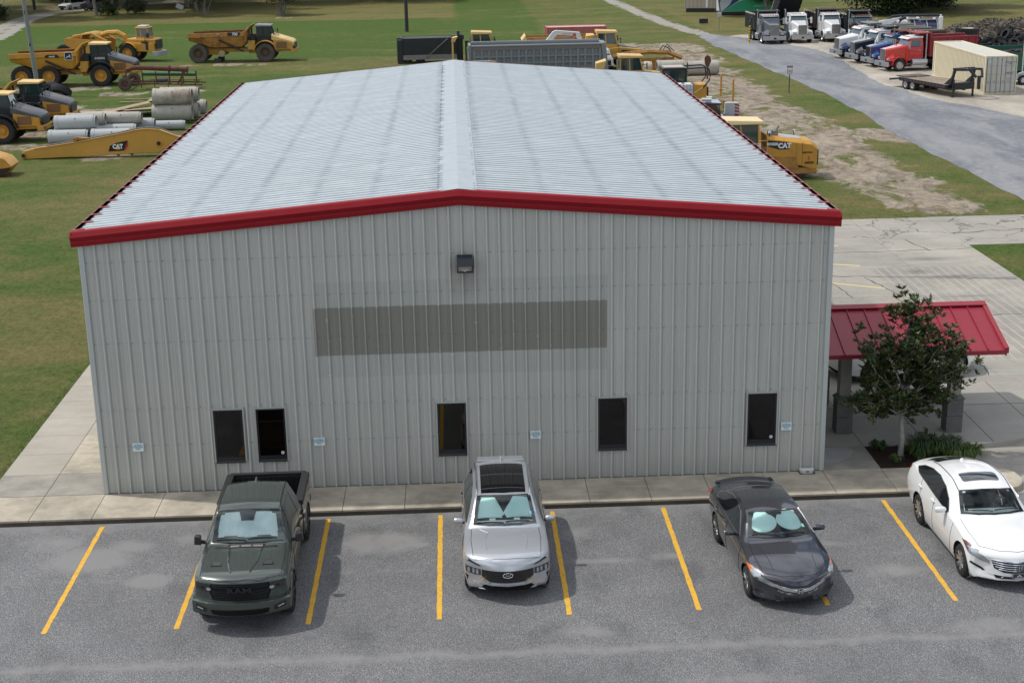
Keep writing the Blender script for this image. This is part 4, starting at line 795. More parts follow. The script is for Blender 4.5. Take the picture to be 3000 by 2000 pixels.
# ---------------------------------------------------------------- silver crossover in the middle
def make_suv():
    car = thing('parked_car', 'silver crossover with black panoramic roof and teal sunshade parked tail first by the wall', 'car', (9.95, -6.52, LOTZ))
    paint = pm('silver_paint', (.47,.49,.52), .30, metal=.55, coat=1.)
    rows = [ #y   zb   wl   zm   wm   zs   ws    ze    we    zt   warp
      (0.00, .40, .70, .50, .76, .62, .74, .70, .66, .72, .34),
      (0.05, .30, .78, .52, .84, .74, .82, .84, .72, .87, .33),
      (0.16, .24, .82, .55, .90, .86, .88, .93, .76, .97, .30),
      (0.40, .22, .84, .60, .93, .93, .90, .98, .77, 1.03, .22),
      (0.90, .22, .85, .66, .95, .98, .91, 1.04, .77, 1.09, .10),
      (1.38, .22, .86, .66, .945, 1.02, .90, 1.09, .77, 1.14, .14),
      (1.60, .22, .86, .66, .945, 1.03, .90, 1.24, .735, 1.30, .16),
      (2.12, .22, .86, .66, .945, 1.05, .90, 1.56, .64, 1.60, .12),
      (2.60, .22, .86, .66, .945, 1.07, .90, 1.63, .625, 1.67, .03),
      (3.50, .22, .86, .68, .945, 1.09, .90, 1.63, .615, 1.67, .0),
      (4.10, .24, .86, .70, .945, 1.12, .89, 1.58, .60, 1.62, .0),
      (4.42, .28, .84, .72, .93, 1.14, .87, 1.50, .585, 1.56, -.06),
      (4.62, .32, .82, .74, .91, 1.10, .85, 1.28, .62, 1.32, -.13),
      (4.76, .40, .78, .74, .88, .98, .83, 1.04, .70, 1.08, -.18),
      (4.80, .50, .72, .72, .82, .84, .78, .90, .68, .92, -.2)]
    bd = Body(rows); wh = [(.93, .36, .43), (3.70, .36, .43)]
    ws = [(-.70,1.56),(-.35,1.46),(0,1.43),(.35,1.46),(.70,1.56),(.63,1.95),(.585,2.20),(.3,2.14),(0,2.125),(-.3,2.14),(-.585,2.20),(-.63,1.95)]
    bd.shell('body', paint, car, wh, cut=lambda c: 1.55+.1*abs(c.x) < c.y < 2.10 and abs(c.x) < .60 and c.z > 1.05)
    arches(car, wh, .945); windscreen(bd, car, ws); cabin(car, 1.5, 1.12, .62, 0, 1)
    # two folded screen halves behind the glass
    for pl in ([(-.60,1.66),(-.05,1.585),(-.06,1.62),(.0,1.66),(-.16,1.97),(-.20,2.07),(-.5,2.10),(-.57,1.9)], [(.05,1.585),(.60,1.66),(.57,1.88),(.52,2.09),(.20,2.09),(.16,1.98),(-.02,1.70)]):
        bd.patch(pl, 'top', off=-.004 if pl[0][0] < 0 else .002, th=.004).build('sunshade', M_SHD, car, smooth=60)
    bd.patch([(-.16,1.99),(.16,1.99),(.22,2.12),(-.22,2.12)], 'top', off=.007, th=0).build('mirror_housing', M_BLK, car)
    MB().box(.56, .60, 2.12, 2.15, 1.585, 1.60).build('sticker', pm('plate_white', (.6,.62,.65), .4), car)
    bd.patch([(.54,1.70),(.60,1.70),(.595,1.78),(.54,1.78)], 'top', off=.016, th=0, rings=1).build('sticker', pm('sticker_blue', (.20,.45,.55), .4), car)
    seamless = [(2.30, 4.20)]
    bd.patch([(-.50,2.26),(0,2.20),(.50,2.26),(.50,3.90),(.40,3.93),(-.40,3.93),(-.50,3.90)], 'top', off=.005, th=.01, rings=8).build('panoramic_roof', pm('roof_glass', (.004,.004,.005), .06, spec=.3), car, smooth=60)
    mb = MB(); line_on(bd, [(-.5,3.2),(.5,3.2)], 'top', 1, .010, mb); line_on(bd, [(-.5,2.42),(.5,2.42)], 'top', 1, .010, mb); mb.build('roof_seal', pm('seal_grey', (.10,.10,.10), .5), car)
    for s_ in (-1, 1):
        pts = [(s_*.60, y, bd.hit((s_*.58, y, 5), (0,0,-1))[0].z+(.05 if 2.35 < y < 4.1 else .0)) for y in (2.25, 2.4, 2.8, 3.3, 3.8, 4.1, 4.25)]
        MB().tube(pts, .016, 6).build('roof_rail', M_CHR, car, smooth=60)
        bd.patch([(1.72,1.12),(2.05,1.34),(2.38,1.49),(3.0,1.55),(3.7,1.54),(4.25,1.44),(4.42,1.26),(4.2,1.18),(3.0,1.13),(2.2,1.11)], 'side', s_, off=.004).build('side_window', M_DGL, car, smooth=60)
        mirror(car, s_*.92, 1.92, 1.10, s_, paint)
        for yy in (2.75, 3.75):
            p = bd.hit((s_*3, yy, .98), (-s_, 0, 0))[0]; MB().box(min(p.x, p.x+s_*.035), max(p.x, p.x+s_*.035), yy-.11, yy+.09, .965, .995).build('door_handle', M_CHR, car, bevel=.008)
        # slim daytime light, lower lamp cluster and bumper corner vent
        bd.patch([(s_*.90,.92),(s_*.86,.86),(s_*.62,.80),(s_*.56,.80),(s_*.60,.83),(s_*.80,.90)], 'front', off=.006).build('headlight', M_LDK, car, smooth=60)
        hl = bd.patch([(s_*.90,.75),(s_*.88,.60),(s_*.70,.575),(s_*.57,.60),(s_*.57,.735),(s_*.72,.73)], 'front', off=.006).build('headlight', M_LDK, car, smooth=60)
        for xx in (.64, .72, .82): bd.patch(rr(min(s_*xx-.022, s_*xx+.022), max(s_*xx-.022, s_*xx+.022), .61, .71, .01), 'front', off=.013, th=.004, rings=2).build('lamp_element', M_LENS, hl)
        bd.patch([(s_*.90,.56),(s_*.86,.40),(s_*.83,.52)], 'front', off=.004).build('corner_vent', M_BLK, car)
        bd.patch([(s_*.74,.42),(s_*.56,.30),(s_*.46,.30),(s_*.60,.42)], 'front', off=.007).build('bumper_accent', pm('satin_silver', (.62,.64,.66), .25, metal=.8), car)
    gr = bd.patch([(-.55,.735),(0,.745),(.55,.735),(.55,.58),(.38,.475),(-.38,.475),(-.55,.58)], 'front', off=.006, rings=6).build('grille', M_GLB, car, smooth=60)
    mesh_ = MB()
    for r_ in range(6):
        for c in range(-7, 8):
            x = c*.075+(.0375 if r_ % 2 else 0); z = .71-r_*.04; lim = .53 if z > .585 else .38+(z-.475)*1.4
            if abs(x) < lim-.03 and math.hypot(x/.1, (z-.655)/.06) > 1:
                h = bd.hit((x, -3, z), (0, 1, 0))[0]; mesh_.add([(x-.032,h.y-.014,z),(x,h.y-.018,z-.014),(x+.032,h.y-.014,z),(x,h.y-.022,z-.006)], [(0,1,2,3)])
    mesh_.build('grille_mesh', pm('mesh_grey', (.14,.145,.15), .3, metal=.7), gr, kind='stuff')
    h = bd.hit((0, -3, .66), (0, 1, 0))[0]; em = MB(); n = 26
    em.tube([(.105*math.cos(2*math.pi*k/n), h.y-.028, .662+.055*math.sin(2*math.pi*k/n)) for k in range(n+1)], .007, 6); em.bar((-.055,h.y-.028,.625), (-.025,h.y-.028,.70), .018, .012).bar((.025,h.y-.028,.624), (.055,h.y-.028,.70), .018, .012).bar((-.04,h.y-.028,.66), (.04,h.y-.028,.664), .012, .014)
    em.build('emblem', M_CHR, gr)
    bd.patch([(-.50,.475+.0),(-.36,.44),(.36,.44),(.50,.475),(.56,.56),(.60,.55),(.40,.425),(.0,.415),(-.40,.425),(-.60,.55),(-.56,.56)][::1], 'front', off=.010, cen=(0,.455), rings=2, edge_only=.08).build('grille_trim', M_CHR, car)
    lg = bd.patch([(-.50,.385),(.50,.385),(.56,.33),(.46,.27),(-.46,.27),(-.56,.33)], 'front', off=.012).build('lower_intake', pm('intake_black', (.005,.005,.006), .6, spec=.2), car)
    bd.patch([(-.62,.262),(.62,.262),(.55,.235),(-.55,.235)], 'front', off=.010).build('skid_plate', M_CHR, car)
    for s_ in (-1, 1): mb = MB(); line_on(bd, [(s_*.42,.50),(s_*.46,.9),(s_*.38,1.22),(s_*.56,1.40)], 'top', 1, .009, mb); mb.build('hood_crease', paint, car)
    seams(bd, car, [[(1.45,1.0),(1.5,.5),(1.62,.3)], [(2.62,1.12),(2.62,.32)], [(3.62,1.1),(3.5,.8),(3.3,.45)]], [[(-.70,.30),(-.35,.18),(0,.15),(.35,.18),(.70,.30)], [(-.72,.32),(-.76,1.0),(-.74,1.45)], [(.72,.32),(.76,1.0),(.74,1.45)]])
    wipers(bd, car, [((-.62,1.56),(-.02,1.48)), ((.02,1.50),(.55,1.56))])
    MB().hexa([(-.012,4.12,1.60),(.012,4.12,1.60),(.012,4.30,1.58),(-.012,4.30,1.58),(-.004,4.24,1.72),(.004,4.24,1.72),(.004,4.30,1.72),(-.004,4.30,1.72)]).build('antenna_fin', paint, car)
    MB().tb((4.22,.56,1.585,1.625), (4.62,.54,1.53,1.565)).build('rear_spoiler', paint, car, bevel=.012)
    for s_ in (-1, 1):
        bd.patch([(s_*.88,1.02),(s_*.55,1.02),(s_*.55,.92),(s_*.86,.90)], 'rear', off=.006).build('tail_lamp', M_TL, car)
        for yc in (.93, 3.70): wheel(car, s_*.80, yc, .365, .365, .235, s_, 5)
    MB().box(-.7, .7, .35, 4.6, .2, .26).build('floor_pan', M_UND, car)
make_suv()
# ---------------------------------------------------------------- grey saloon
def make_sedan():
    car = thing('parked_car', 'dark grey saloon with teal sunshade and rear spoiler parked over a bay line', 'car', (15.98, -7.42, LOTZ), math.radians(3.4))
    paint = pm('grey_metallic_paint', (.055,.058,.070), .24, metal=.65, coat=1.)
    rows = [
      (0.00, .36, .60, .44, .66, .54, .66, .60, .58, .62, .40),
      (0.05, .24, .72, .46, .80, .62, .78, .68, .66, .71, .40),
      (0.18, .20, .78, .50, .87, .68, .85, .74, .72, .78, .36),
      (0.45, .19, .80, .55, .90, .76, .88, .82, .74, .86, .26),
      (0.90, .18, .82, .60, .92, .84, .89, .90, .74, .95, .12),
      (1.40, .18, .83, .62, .92, .90, .87, .97, .73, 1.01, .16),
      (1.66, .18, .83, .62, .92, .92, .87, 1.08, .69, 1.13, .18),
      (2.22, .18, .83, .62, .92, .94, .87, 1.34, .585, 1.38, .12),
      (2.75, .18, .83, .62, .92, .95, .87, 1.41, .565, 1.46, .03),
      (3.30, .18, .83, .64, .92, .97, .86, 1.38, .55, 1.435, .0),
      (3.85, .19, .83, .66, .91, 1.0, .85, 1.25, .545, 1.30, -.04),
      (4.25, .22, .82, .68, .90, 1.02, .83, 1.08, .62, 1.12, -.10),
      (4.60, .28, .80, .68, .88, 1.00, .80, 1.04, .66, 1.07, -.16),
      (4.82, .34, .76, .68, .85, .95, .79, .99, .68, 1.02, -.22),
      (4.90, .42, .70, .62, .78, .80, .74, .86, .64, .88, -.26)]
    bd = Body(rows); wh = [(.95, .335, .385), (3.73, .335, .385)]
    bd.shell('body', paint, car, wh, cut=lambda c: 1.62+.1*abs(c.x) < c.y < 2.18 and abs(c.x) < .56 and c.z > .95)
    arches(car, wh, .92)
    ws = [(-.68,1.64),(-.34,1.52),(0,1.48),(.34,1.52),(.68,1.64),(.59,2.02),(.535,2.27),(.27,2.21),(0,2.195),(-.27,2.21),(-.535,2.27),(-.59,2.02)]
    windscreen(bd, car, ws); cabin(car, 1.56, .98, .6, 0)
    def ell(cx, cy, rx, ry, a0=0, n=24): return [(cx+rx*math.cos(2*math.pi*k/n+a0), cy+ry*math.sin(2*math.pi*k/n+a0)) for k in range(n)]
    for s_, dy in ((-1, 0), (1, .03)):
        P = ell(s_*.285, 1.89+dy, .285, .235); P = [(x, y+(.09 if abs(x-s_*.33) < .12 and y > 1.98 else 0)) for x, y in P]
        bd.patch(P, 'top', off=.001 if s_ > 0 else .004, th=.003).build('sunshade', M_SHD, car, smooth=60)
    bd.patch([(-.12,2.07),(.15,2.07),(.19,2.19),(-.16,2.19)], 'top', off=.008, th=0).build('mirror_housing', M_BLK, car)
    bd.patch([(.54,1.78),(.60,1.78),(.585,1.86),(.53,1.86)], 'top', off=.016, th=0, rings=1).build('sticker', pm('sticker_green', (.25,.55,.45), .4), car)
    bd.patch([(.40,2.16),(.47,2.16),(.46,2.19),(.40,2.19)], 'top', off=.016, th=0, rings=1).build('sticker', pm('plate_white', (.6,.62,.65), .4), car)
    for s_ in (-1, 1):
        bd.patch([(1.80,.97),(2.15,1.16),(2.45,1.30),(2.85,1.36),(3.35,1.33),(3.85,1.20),(4.10,1.08),(3.98,1.04),(3.0,.99)], 'side', s_, off=.009).build('window_trim', M_CHR, car, smooth=60)
        bd.patch([(1.84,.985),(2.16,1.15),(2.46,1.285),(2.85,1.345),(3.34,1.315),(3.82,1.19),(4.05,1.08),(3.96,1.052),(3.0,1.005)], 'side', s_, off=.013).build('side_window', M_DGL, car, smooth=60)
        mirror(car, s_*.90, 1.98, 1.0, s_, paint, w=.22, h=.135)
        MB().bar((s_*.86, 2.0, .97), (s_*.96, 1.98, .985), .04, .04).build('mirror_stalk', M_BLK, car)
        for yy in (2.85, 3.72):
            p = bd.hit((s_*3, yy, .84), (-s_, 0, 0))[0]; MB().box(min(p.x, p.x+s_*.035), max(p.x, p.x+s_*.035), yy-.11, yy+.09, .83, .86).build('door_handle', M_CHR, car, bevel=.008)
        hl = bd.patch([(s_*.80,.73),(s_*.80,.62),(s_*.70,.575),(s_*.56,.535),(s_*.46,.53),(s_*.50,.60),(s_*.64,.66)], 'front', off=.014).build('headlight', M_LENS, car, smooth=60)
        bd.patch([(.36,.60),(.50,.64),(.92,.80),(.70,.80),(.42,.745)], 'side', s_, off=.012).build('headlight_return', M_LENS, hl, smooth=60); bd.patch([(.62,.70),(.93,.80),(.78,.80),(.60,.765)], 'side', s_, off=.018, th=.004, rings=2).build('turn_signal', M_AMB, hl)
        for xx, zz in ((.60,.555), (.70,.585), (.80,.635)): bd.patch([(s_*xx+.035*math.cos(a), zz+.026*math.sin(a)) for a in [k*math.pi/5 for k in range(10)]], 'front', off=.013, th=.004, rings=2).build('lamp_element', M_LDK, hl)
        bd.patch([(s_*.86,.42),(s_*.60,.36),(s_*.50,.30),(s_*.66,.31),(s_*.86,.34)], 'front', off=.004).build('fog_recess', M_BLK, car)
        bd.patch([(s_*.88,.34),(s_*.70,.29),(s_*.44,.24),(s_*.40,.20),(s_*.60,.205),(s_*.84,.24)], 'front', off=.016).build('bumper_blade', paint, car, smooth=40)
        bd.patch([(s_*.80,.98),(s_*.50,.98),(s_*.50,.86),(s_*.78,.84)], 'rear', off=.006).build('tail_lamp', M_TL, car)
        mb = MB(); line_on(bd, [(s_*.46,.42),(s_*.48,.8),(s_*.56,1.30)], 'top', 1, .008, mb); mb.build('hood_crease', paint, car)
        MB().add([(s_*.84,4.35,1.0),(s_*.885,4.62,.86),(s_*.86,4.75,.80),(s_*.80,4.72,.95)], [(0,1,2,3)]).build('tail_lamp_side', M_TL, car)
    # chrome wing over the grille
    bd.patch([(-.56,.605),(-.30,.565),(0,.555),(.30,.565),(.56,.605),(.50,.545),(.30,.49),(0,.475),(-.30,.49),(-.50,.545)], 'front', off=.016, rings=3).build('grille_bar', M_CHR, car, smooth=50)
    gr = bd.patch([(-.50,.54),(0,.475),(.50,.54),(.44,.455),(.25,.405),(-.25,.405),(-.44,.455)], 'front', off=.007).build('grille', M_GLB, car)
    mb = MB()
    for z in (.455, .432): line_on(bd, [(-.42,z+.02),(-.25,z-.01),(0,z-.016),(.25,z-.01),(.42,z+.02)], 'front', 1, .009, mb)
    mb.build('grille_slat', M_CHR, gr)
    h = bd.hit((0, -3, .515), (0, 1, 0))[0]; honda_h(car, h.y-.022, .512, .062, car)
    bd.patch([(-.50,.33),(.50,.33),(.42,.22),(-.42,.22)], 'front', off=.004).build('lower_intake', M_BLK, car)
    mb = MB(); line_on(bd, [(-.44,.225),(-.3,.212),(.3,.212),(.44,.225)], 'front', 1, .010, mb); mb.build('lower_trim', M_CHR, car)
    MB().loft([[(x, 4.62+.16*(1-(x/.72)**2)+dy, 1.045+.03+dz-.03*(abs(x)/.72)**3) for dy, dz in ((-.10,-.02),(-.02,.02),(.08,.03),(.09,.015),(0,-.01))] for x in np.linspace(-.70,.70,15)]).build('spoiler', paint, car, smooth=50)
    MB().box(-.66, -.60, 4.6, 4.72, 1.0, 1.11).box(.60, .66, 4.6, 4.72, 1.0, 1.11).build('spoiler_foot', paint, car)
    bd.patch([(-.50,3.60),(.50,3.60),(.545,4.10),(.3,4.18),(-.3,4.18),(-.545,4.10)], 'top', off=.005, rings=6).build('rear_window', M_DGL, car, smooth=60)
    seams(bd, car, [[(1.5,.88),(1.55,.5),(1.62,.26)], [(2.72,1.0),(2.72,.26)], [(3.70,1.03),(3.6,.75),(3.35,.42)]], [[(-.66,.40),(-.34,.20),(0,.14),(.34,.20),(.66,.40)], [(-.68,.42),(-.74,1.0),(-.72,1.5)], [(.68,.42),(.74,1.0),(.72,1.5)]])
    wipers(bd, car, [((-.60,1.66),(-.02,1.53)), ((.02,1.55),(.55,1.63))])
    for s_ in (-1, 1):
        for yc in (.95, 3.73): wheel(car, s_*.785, yc, .335, .335, .225, s_, 7, spoke_mat=pm('machined_alloy', (.34,.35,.36), .22, metal=.9), style='twist')
    MB().box(-.7, .7, .35, 4.7, .16, .22).build('floor_pan', M_UND, car)
make_sedan()
# ---------------------------------------------------------------- white fastback crossover at the right edge
def make_cross():
    car = thing('parked_car', 'white fastback crossover with dark sunroof at the right edge of the lot', 'car', (20.80, -6.88, LOTZ), math.radians(1.0))
    paint = pm('white_paint', (.78,.79,.78), .28, coat=1.)
    rows = [
      (0.00, .36, .62, .46, .70, .56, .70, .64, .60, .66, .40),
      (0.05, .25, .76, .50, .84, .68, .82, .76, .68, .79, .40),
      (0.18, .21, .82, .54, .91, .78, .89, .84, .74, .88, .36),
      (0.45, .20, .84, .60, .94, .86, .91, .92, .76, .96, .26),
      (0.95, .20, .86, .66, .955, .94, .92, 1.0, .76, 1.06, .12),
      (1.45, .20, .87, .68, .955, 1.0, .91, 1.07, .75, 1.12, .16),
      (1.70, .20, .87, .68, .955, 1.02, .91, 1.18, .72, 1.24, .18),
      (2.16, .20, .87, .68, .955, 1.05, .90, 1.46, .64, 1.52, .12),
      (2.75, .20, .87, .68, .955, 1.08, .90, 1.58, .62, 1.65, .03),
      (3.40, .20, .87, .70, .955, 1.12, .89, 1.55, .60, 1.62, .0),
      (4.05, .22, .87, .74, .95, 1.18, .87, 1.43, .575, 1.50, -.03),
      (4.50, .26, .85, .78, .94, 1.20, .84, 1.30, .60, 1.36, -.10),
      (4.82, .32, .82, .78, .92, 1.14, .82, 1.20, .64, 1.24, -.16),
      (4.96, .40, .78, .74, .88, 1.0, .80, 1.06, .66, 1.09, -.2),
      (5.00, .50, .72, .66, .80, .80, .76, .88, .62, .90, -.24)]
    bd = Body(rows); wh = [(.97, .36, .42), (3.77, .36, .42)]
    bd.shell('body', paint, car, wh, cut=lambda c: 1.68+.1*abs(c.x) < c.y < 2.12 and abs(c.x) < .60 and c.z > 1.05)
    arches(car, wh, .955)
    ws = [(-.71,1.68),(-.36,1.56),(0,1.52),(.36,1.56),(.71,1.68),(.65,1.98),(.60,2.20),(.3,2.14),(0,2.125),(-.3,2.14),(-.60,2.20),(-.65,1.98)]
    windscreen(bd, car, ws); cabin(car, 1.62, 1.10, .64, 0)
    bd.patch(rr(-.42, .42, 2.42, 2.80, .07), 'top', off=.006).build('sunroof', M_DGL, car, smooth=60)
    bd.patch([(-.50,3.85),(.50,3.85),(.56,4.42),(.3,4.52),(-.3,4.52),(-.56,4.42)], 'top', off=.005, rings=6).build('rear_window', M_DGL, car, smooth=60)
    MB().tube([(0.02,3.72,1.58),(0.02,3.86,1.70),(.02,3.98,1.80)], .006, 5).build('antenna', M_BLK, car); MB().lathe([(.05,0),(.04,.03),(.01,.05)], (0.02,3.72,1.575), 'z', 12).build('antenna_base', paint, car)
    mb = MB()
    for s_ in (-1, 1):
        line_on(bd, [(s_*.595,2.2),(s_*.585,2.8),(s_*.565,3.4),(s_*.545,4.0)], 'top', 1, .012, mb)
        bd.patch([(1.92,1.06),(2.2,1.26),(2.6,1.42),(3.1,1.48),(3.6,1.44),(4.1,1.33),(4.30,1.24),(4.0,1.17),(3.0,1.10),(2.2,1.05)], 'side', s_, off=.008).build('window_trim', M_CHR, car, smooth=60)
        bd.patch([(1.96,1.075),(2.22,1.25),(2.6,1.405),(3.1,1.465),(3.6,1.425),(4.08,1.32),(4.25,1.24),(3.99,1.185),(3.0,1.115),(2.22,1.068)], 'side', s_, off=.012).build('side_window', M_DGL, car, smooth=60)
        mirror(car, s_*.93, 2.02, 1.10, s_, paint, w=.24, h=.15, d=.14)
        for yy in (2.85, 3.72):
            p = bd.hit((s_*3, yy, .97), (-s_, 0, 0))[0]; MB().box(min(p.x, p.x+s_*.04), max(p.x, p.x+s_*.04), yy-.12, yy+.10, .955, .99).build('door_handle', paint, car, bevel=.008)
        hl = bd.patch([(s_*.84,.83),(s_*.84,.70),(s_*.72,.635),(s_*.56,.59),(s_*.56,.66),(s_*.68,.76)], 'front', off=.014).build('headlight', M_LENS, car, smooth=60)
        bd.patch([(.36,.68),(.60,.74),(.92,.90),(.70,.90),(.42,.84)], 'side', s_, off=.012).build('headlight_return', M_LENS, hl, smooth=60); bd.patch([(.60,.77),(.93,.90),(.76,.90),(.58,.86)], 'side', s_, off=.018, th=.004, rings=2).build('turn_signal', pm('smoked_red_lens', (.16,.06,.05), .1, coat=1), hl)
        for xx, zz in ((.64,.635), (.74,.685)): bd.patch([(s_*xx+.04*math.cos(a), zz+.03*math.sin(a)) for a in [k*math.pi/5 for k in range(10)]], 'front', off=.013, th=.004, rings=2).build('lamp_element', pm('grey_lens', (.16,.17,.16), .1), hl)
        bd.patch([(s_*.90,.53),(s_*.66,.40),(s_*.62,.42),(s_*.66,.455),(s_*.88,.57)], 'front', off=.007).build('bumper_slot', M_BLK, car)
        bd.patch([(s_*.86,1.10),(s_*.62,1.10),(s_*.62,.92),(s_*.86,.90)], 'rear', off=.006).build('tail_lamp', M_TL, car)
        bd.patch([(4.60,1.16),(4.80,1.12),(4.88,.98),(4.74,.98)], 'side', s_, off=.006, rings=2).build('tail_lamp_side', M_TL, car)
        mb2 = MB(); line_on(bd, [(s_*.44,.45),(s_*.52,.9),(s_*.60,1.40)], 'top', 1, .008, mb2); mb2.build('hood_crease', paint, car)
    mb.build('roof_channel', M_BLK, car, kind='stuff')
    gr = bd.patch([(-.54,.70),(0,.70),(.54,.70),(.48,.52),(.30,.45),(-.30,.45),(-.48,.52)], 'front', off=.006).build('grille', M_GLB, car)
    for z, w in ((.695,.54), (.645,.52), (.595,.50), (.545,.46), (.50,.40)):
        mb = MB(); line_on(bd, [(-w,z+.012),(-w*.5,z),(w*.5,z),(w,z+.012)], 'front', 1, .016, mb); mb.build('grille_slat', M_CHR, gr)
    h = bd.hit((0, -3, .60), (0, 1, 0))[0]; honda_h(car, h.y-.02, .60, .062, car)
    bd.patch([(-.48,.37),(.48,.37),(.44,.30),(-.44,.30)], 'front', off=.004).build('lower_intake', M_BLK, car)
    h = bd.hit((0, -3, .38), (0, 1, 0))[0]; plate_box(car, h.y-.01, .395, '')
    seams(bd, car, [[(1.55,.98),(1.6,.5),(1.66,.28)], [(2.78,1.1),(2.78,.28)], [(3.72,1.15),(3.66,.8),(3.4,.45)]], [[(-.72,.50),(-.36,.24),(0,.16),(.36,.24),(.72,.50)], [(-.72,.50),(-.77,1.0),(-.76,1.55)], [(.72,.5),(.77,1.0),(.76,1.55)]])
    wipers(bd, car, [((-.62,1.72),(-.02,1.60)), ((.02,1.62),(.60,1.72))])
    for s_ in (-1, 1):
        for yc in (.97, 3.77): wheel(car, s_*.815, yc, .36, .36, .235, s_, 7, spoke_mat=M_ALU, style='pair')
    MB().box(-.75, .75, .35, 4.8, .18, .24).build('floor_pan', M_UND, car)
make_cross()
# ---------------------------------------------------------------- green pickup
def make_pickup():
    car = thing('pickup_truck', 'sage green pickup with silver windscreen shade and black grille parked tail first', 'pickup truck', (4.43, -7.42, LOTZ), math.radians(.4))
    paint = pm('sage_green_paint', (.058,.073,.063), .24, metal=.45, coat=1.)
    rows = [
      (0.06, .62, .86, .74, .92, .96, .92, 1.05, .82, 1.09, .26),
      (0.11, .58, .88, .78, .95, 1.03, .94, 1.11, .84, 1.15, .25),
      (0.30, .50, .91, .82, .97, 1.09, .96, 1.17, .84, 1.215, .20),
      (0.60, .45, .92, .86, .985, 1.12, .965, 1.20, .84, 1.25, .12),
      (1.20, .45, .93, .86, .985, 1.16, .955, 1.24, .82, 1.29, .08),
      (1.52, .45, .93, .86, .975, 1.19, .945, 1.28, .80, 1.32, .12),
      (1.68, .45, .93, .86, .975, 1.20, .94, 1.40, .775, 1.45, .13),
      (2.12, .45, .93, .86, .975, 1.22, .935, 1.82, .685, 1.87, .09),
      (2.50, .45, .93, .86, .975, 1.23, .935, 1.90, .675, 1.95, .02),
      (3.20, .45, .93, .86, .975, 1.24, .935, 1.89, .67, 1.945, .0),
      (3.62, .45, .93, .86, .975, 1.24, .935, 1.85, .665, 1.90, .0),
      (3.72, .45, .93, .86, .975, 1.24, .935, 1.78, .67, 1.82, .0),
      (3.80, .50, .92, .86, .97, 1.20, .93, 1.28, .80, 1.30, .0)]
    bd = Body(rows, crease=.3); wh = [(.98, .42, .50)]
    bd.shell('cab_body', paint, car, wh, cut=lambda c: 1.64+.1*abs(c.x) < c.y < 2.06 and abs(c.x) < .66 and c.z > 1.22)
    arches(car, wh+[(4.60, .42, .49)], .975)
    ws = [(-.76,1.65),(-.38,1.56),(0,1.53),(.38,1.56),(.76,1.65),(.70,1.95),(.655,2.15),(.33,2.11),(0,2.10),(-.33,2.11),(-.655,2.15),(-.70,1.95)]
    windscreen(bd, car, ws); cabin(car, 1.60, 1.30, .7, 0, seats=False)
    # pleated foil shade
    sh = bd.patch([(-.69,1.715),(0,1.635),(.66,1.70),(.61,1.93),(.585,2.08),(.17,2.05),(.13,1.93),(-.10,1.93),(-.16,2.05),(-.60,2.09),(-.64,1.93)], 'top', off=-.004, th=.003, rings=10, cen=(0,1.80))
    m, nt, b = nmat('foil_shade'); b.inputs['Base Color'].default_value = (.90,.95,.95,1); b.inputs['Metallic'].default_value = .05; b.inputs['Roughness'].default_value = .3; b.inputs['Coat Weight'].default_value = 1.; bump(nt, b, tex(nt, coords(nt, False, (28,1.2,1.2)), 1.6, 4), .9, .02)
    sh.build('sunshade', m, car, smooth=60)
    bd.patch([(-.14,1.90),(.12,1.90),(.18,2.09),(-.20,2.09)], 'top', off=.008, th=0).build('mirror_housing', pm('console_grey', (.10,.10,.11), .5), car)
    for s_ in (-1, 1):
        bd.patch([(1.80,1.28),(2.05,1.52),(2.32,1.76),(2.7,1.80),(3.1,1.78),(3.10,1.30),(2.4,1.28)], 'side', s_, off=.006).build('side_window', M_DGL, car, smooth=60)
        bd.patch([(3.16,1.30),(3.16,1.78),(3.48,1.72),(3.60,1.40),(3.58,1.32)], 'side', s_, off=.006).build('side_window', M_DGL, car, smooth=60)
        mr = MB().hexa([(s_*1.00,1.70,1.22),(s_*1.17,1.74,1.22),(s_*1.17,1.85,1.22),(s_*1.00,1.85,1.22),(s_*1.01,1.72,1.43),(s_*1.15,1.76,1.43),(s_*1.15,1.85,1.43),(s_*1.01,1.85,1.43)]).build('mirror', M_GLB, car, bevel=.03)
        MB().bar((s_*.93,1.84,1.24), (s_*1.06,1.82,1.27), .07, .06).build('mirror_arm', M_BLK, mr); MB().box(min(s_*1.02, s_*1.15), max(s_*1.02, s_*1.15), 1.851, 1.856, 1.24, 1.41).build('mirror_glass', M_CHR, mr)
        for yy in (2.95, 3.62):
            p = bd.hit((s_*3, yy, 1.10), (-s_, 0, 0))[0]; MB().box(min(p.x, p.x+s_*.045), max(p.x, p.x+s_*.045), yy-.13, yy+.09, 1.085, 1.125).build('door_handle', M_GLB, car, bevel=.01)
        hl = bd.patch([(s_*.90,1.06),(s_*.90,.92),(s_*.72,.87),(s_*.64,.88),(s_*.60,.99),(s_*.66,1.03),(s_*.80,1.055)], 'front', off=.016).build('headlight', pm('truck_lens', (.010,.011,.013), .12, coat=1.), car, smooth=60)
        for xx in (.64, .76): bd.patch([(s_*xx+.05*math.cos(a), .945+.02*(xx-.64)/.12+.035*math.sin(a)) for a in [k*math.pi/5 for k in range(10)]], 'front', off=.017, th=.004, rings=2).build('lamp_element', M_LENS if xx < .7 else M_ALUD, hl)
        # hood scoops and raised spine
        sc_ = bd.patch([(s_*.42,.62),(s_*.66,.66),(s_*.60,.80),(s_*.46,.80)], 'top', off=.012, rings=3).build('hood_vent', M_BLK, car)
        for q in range(4): mb = MB(); line_on(bd, [(s_*.45,.655+q*.036),(s_*.61,.675+q*.036)], 'top', 1, .016, mb); mb.build('vent_louvre', pm('louvre_grey', (.16,.17,.17), .3, metal=.5), sc_)
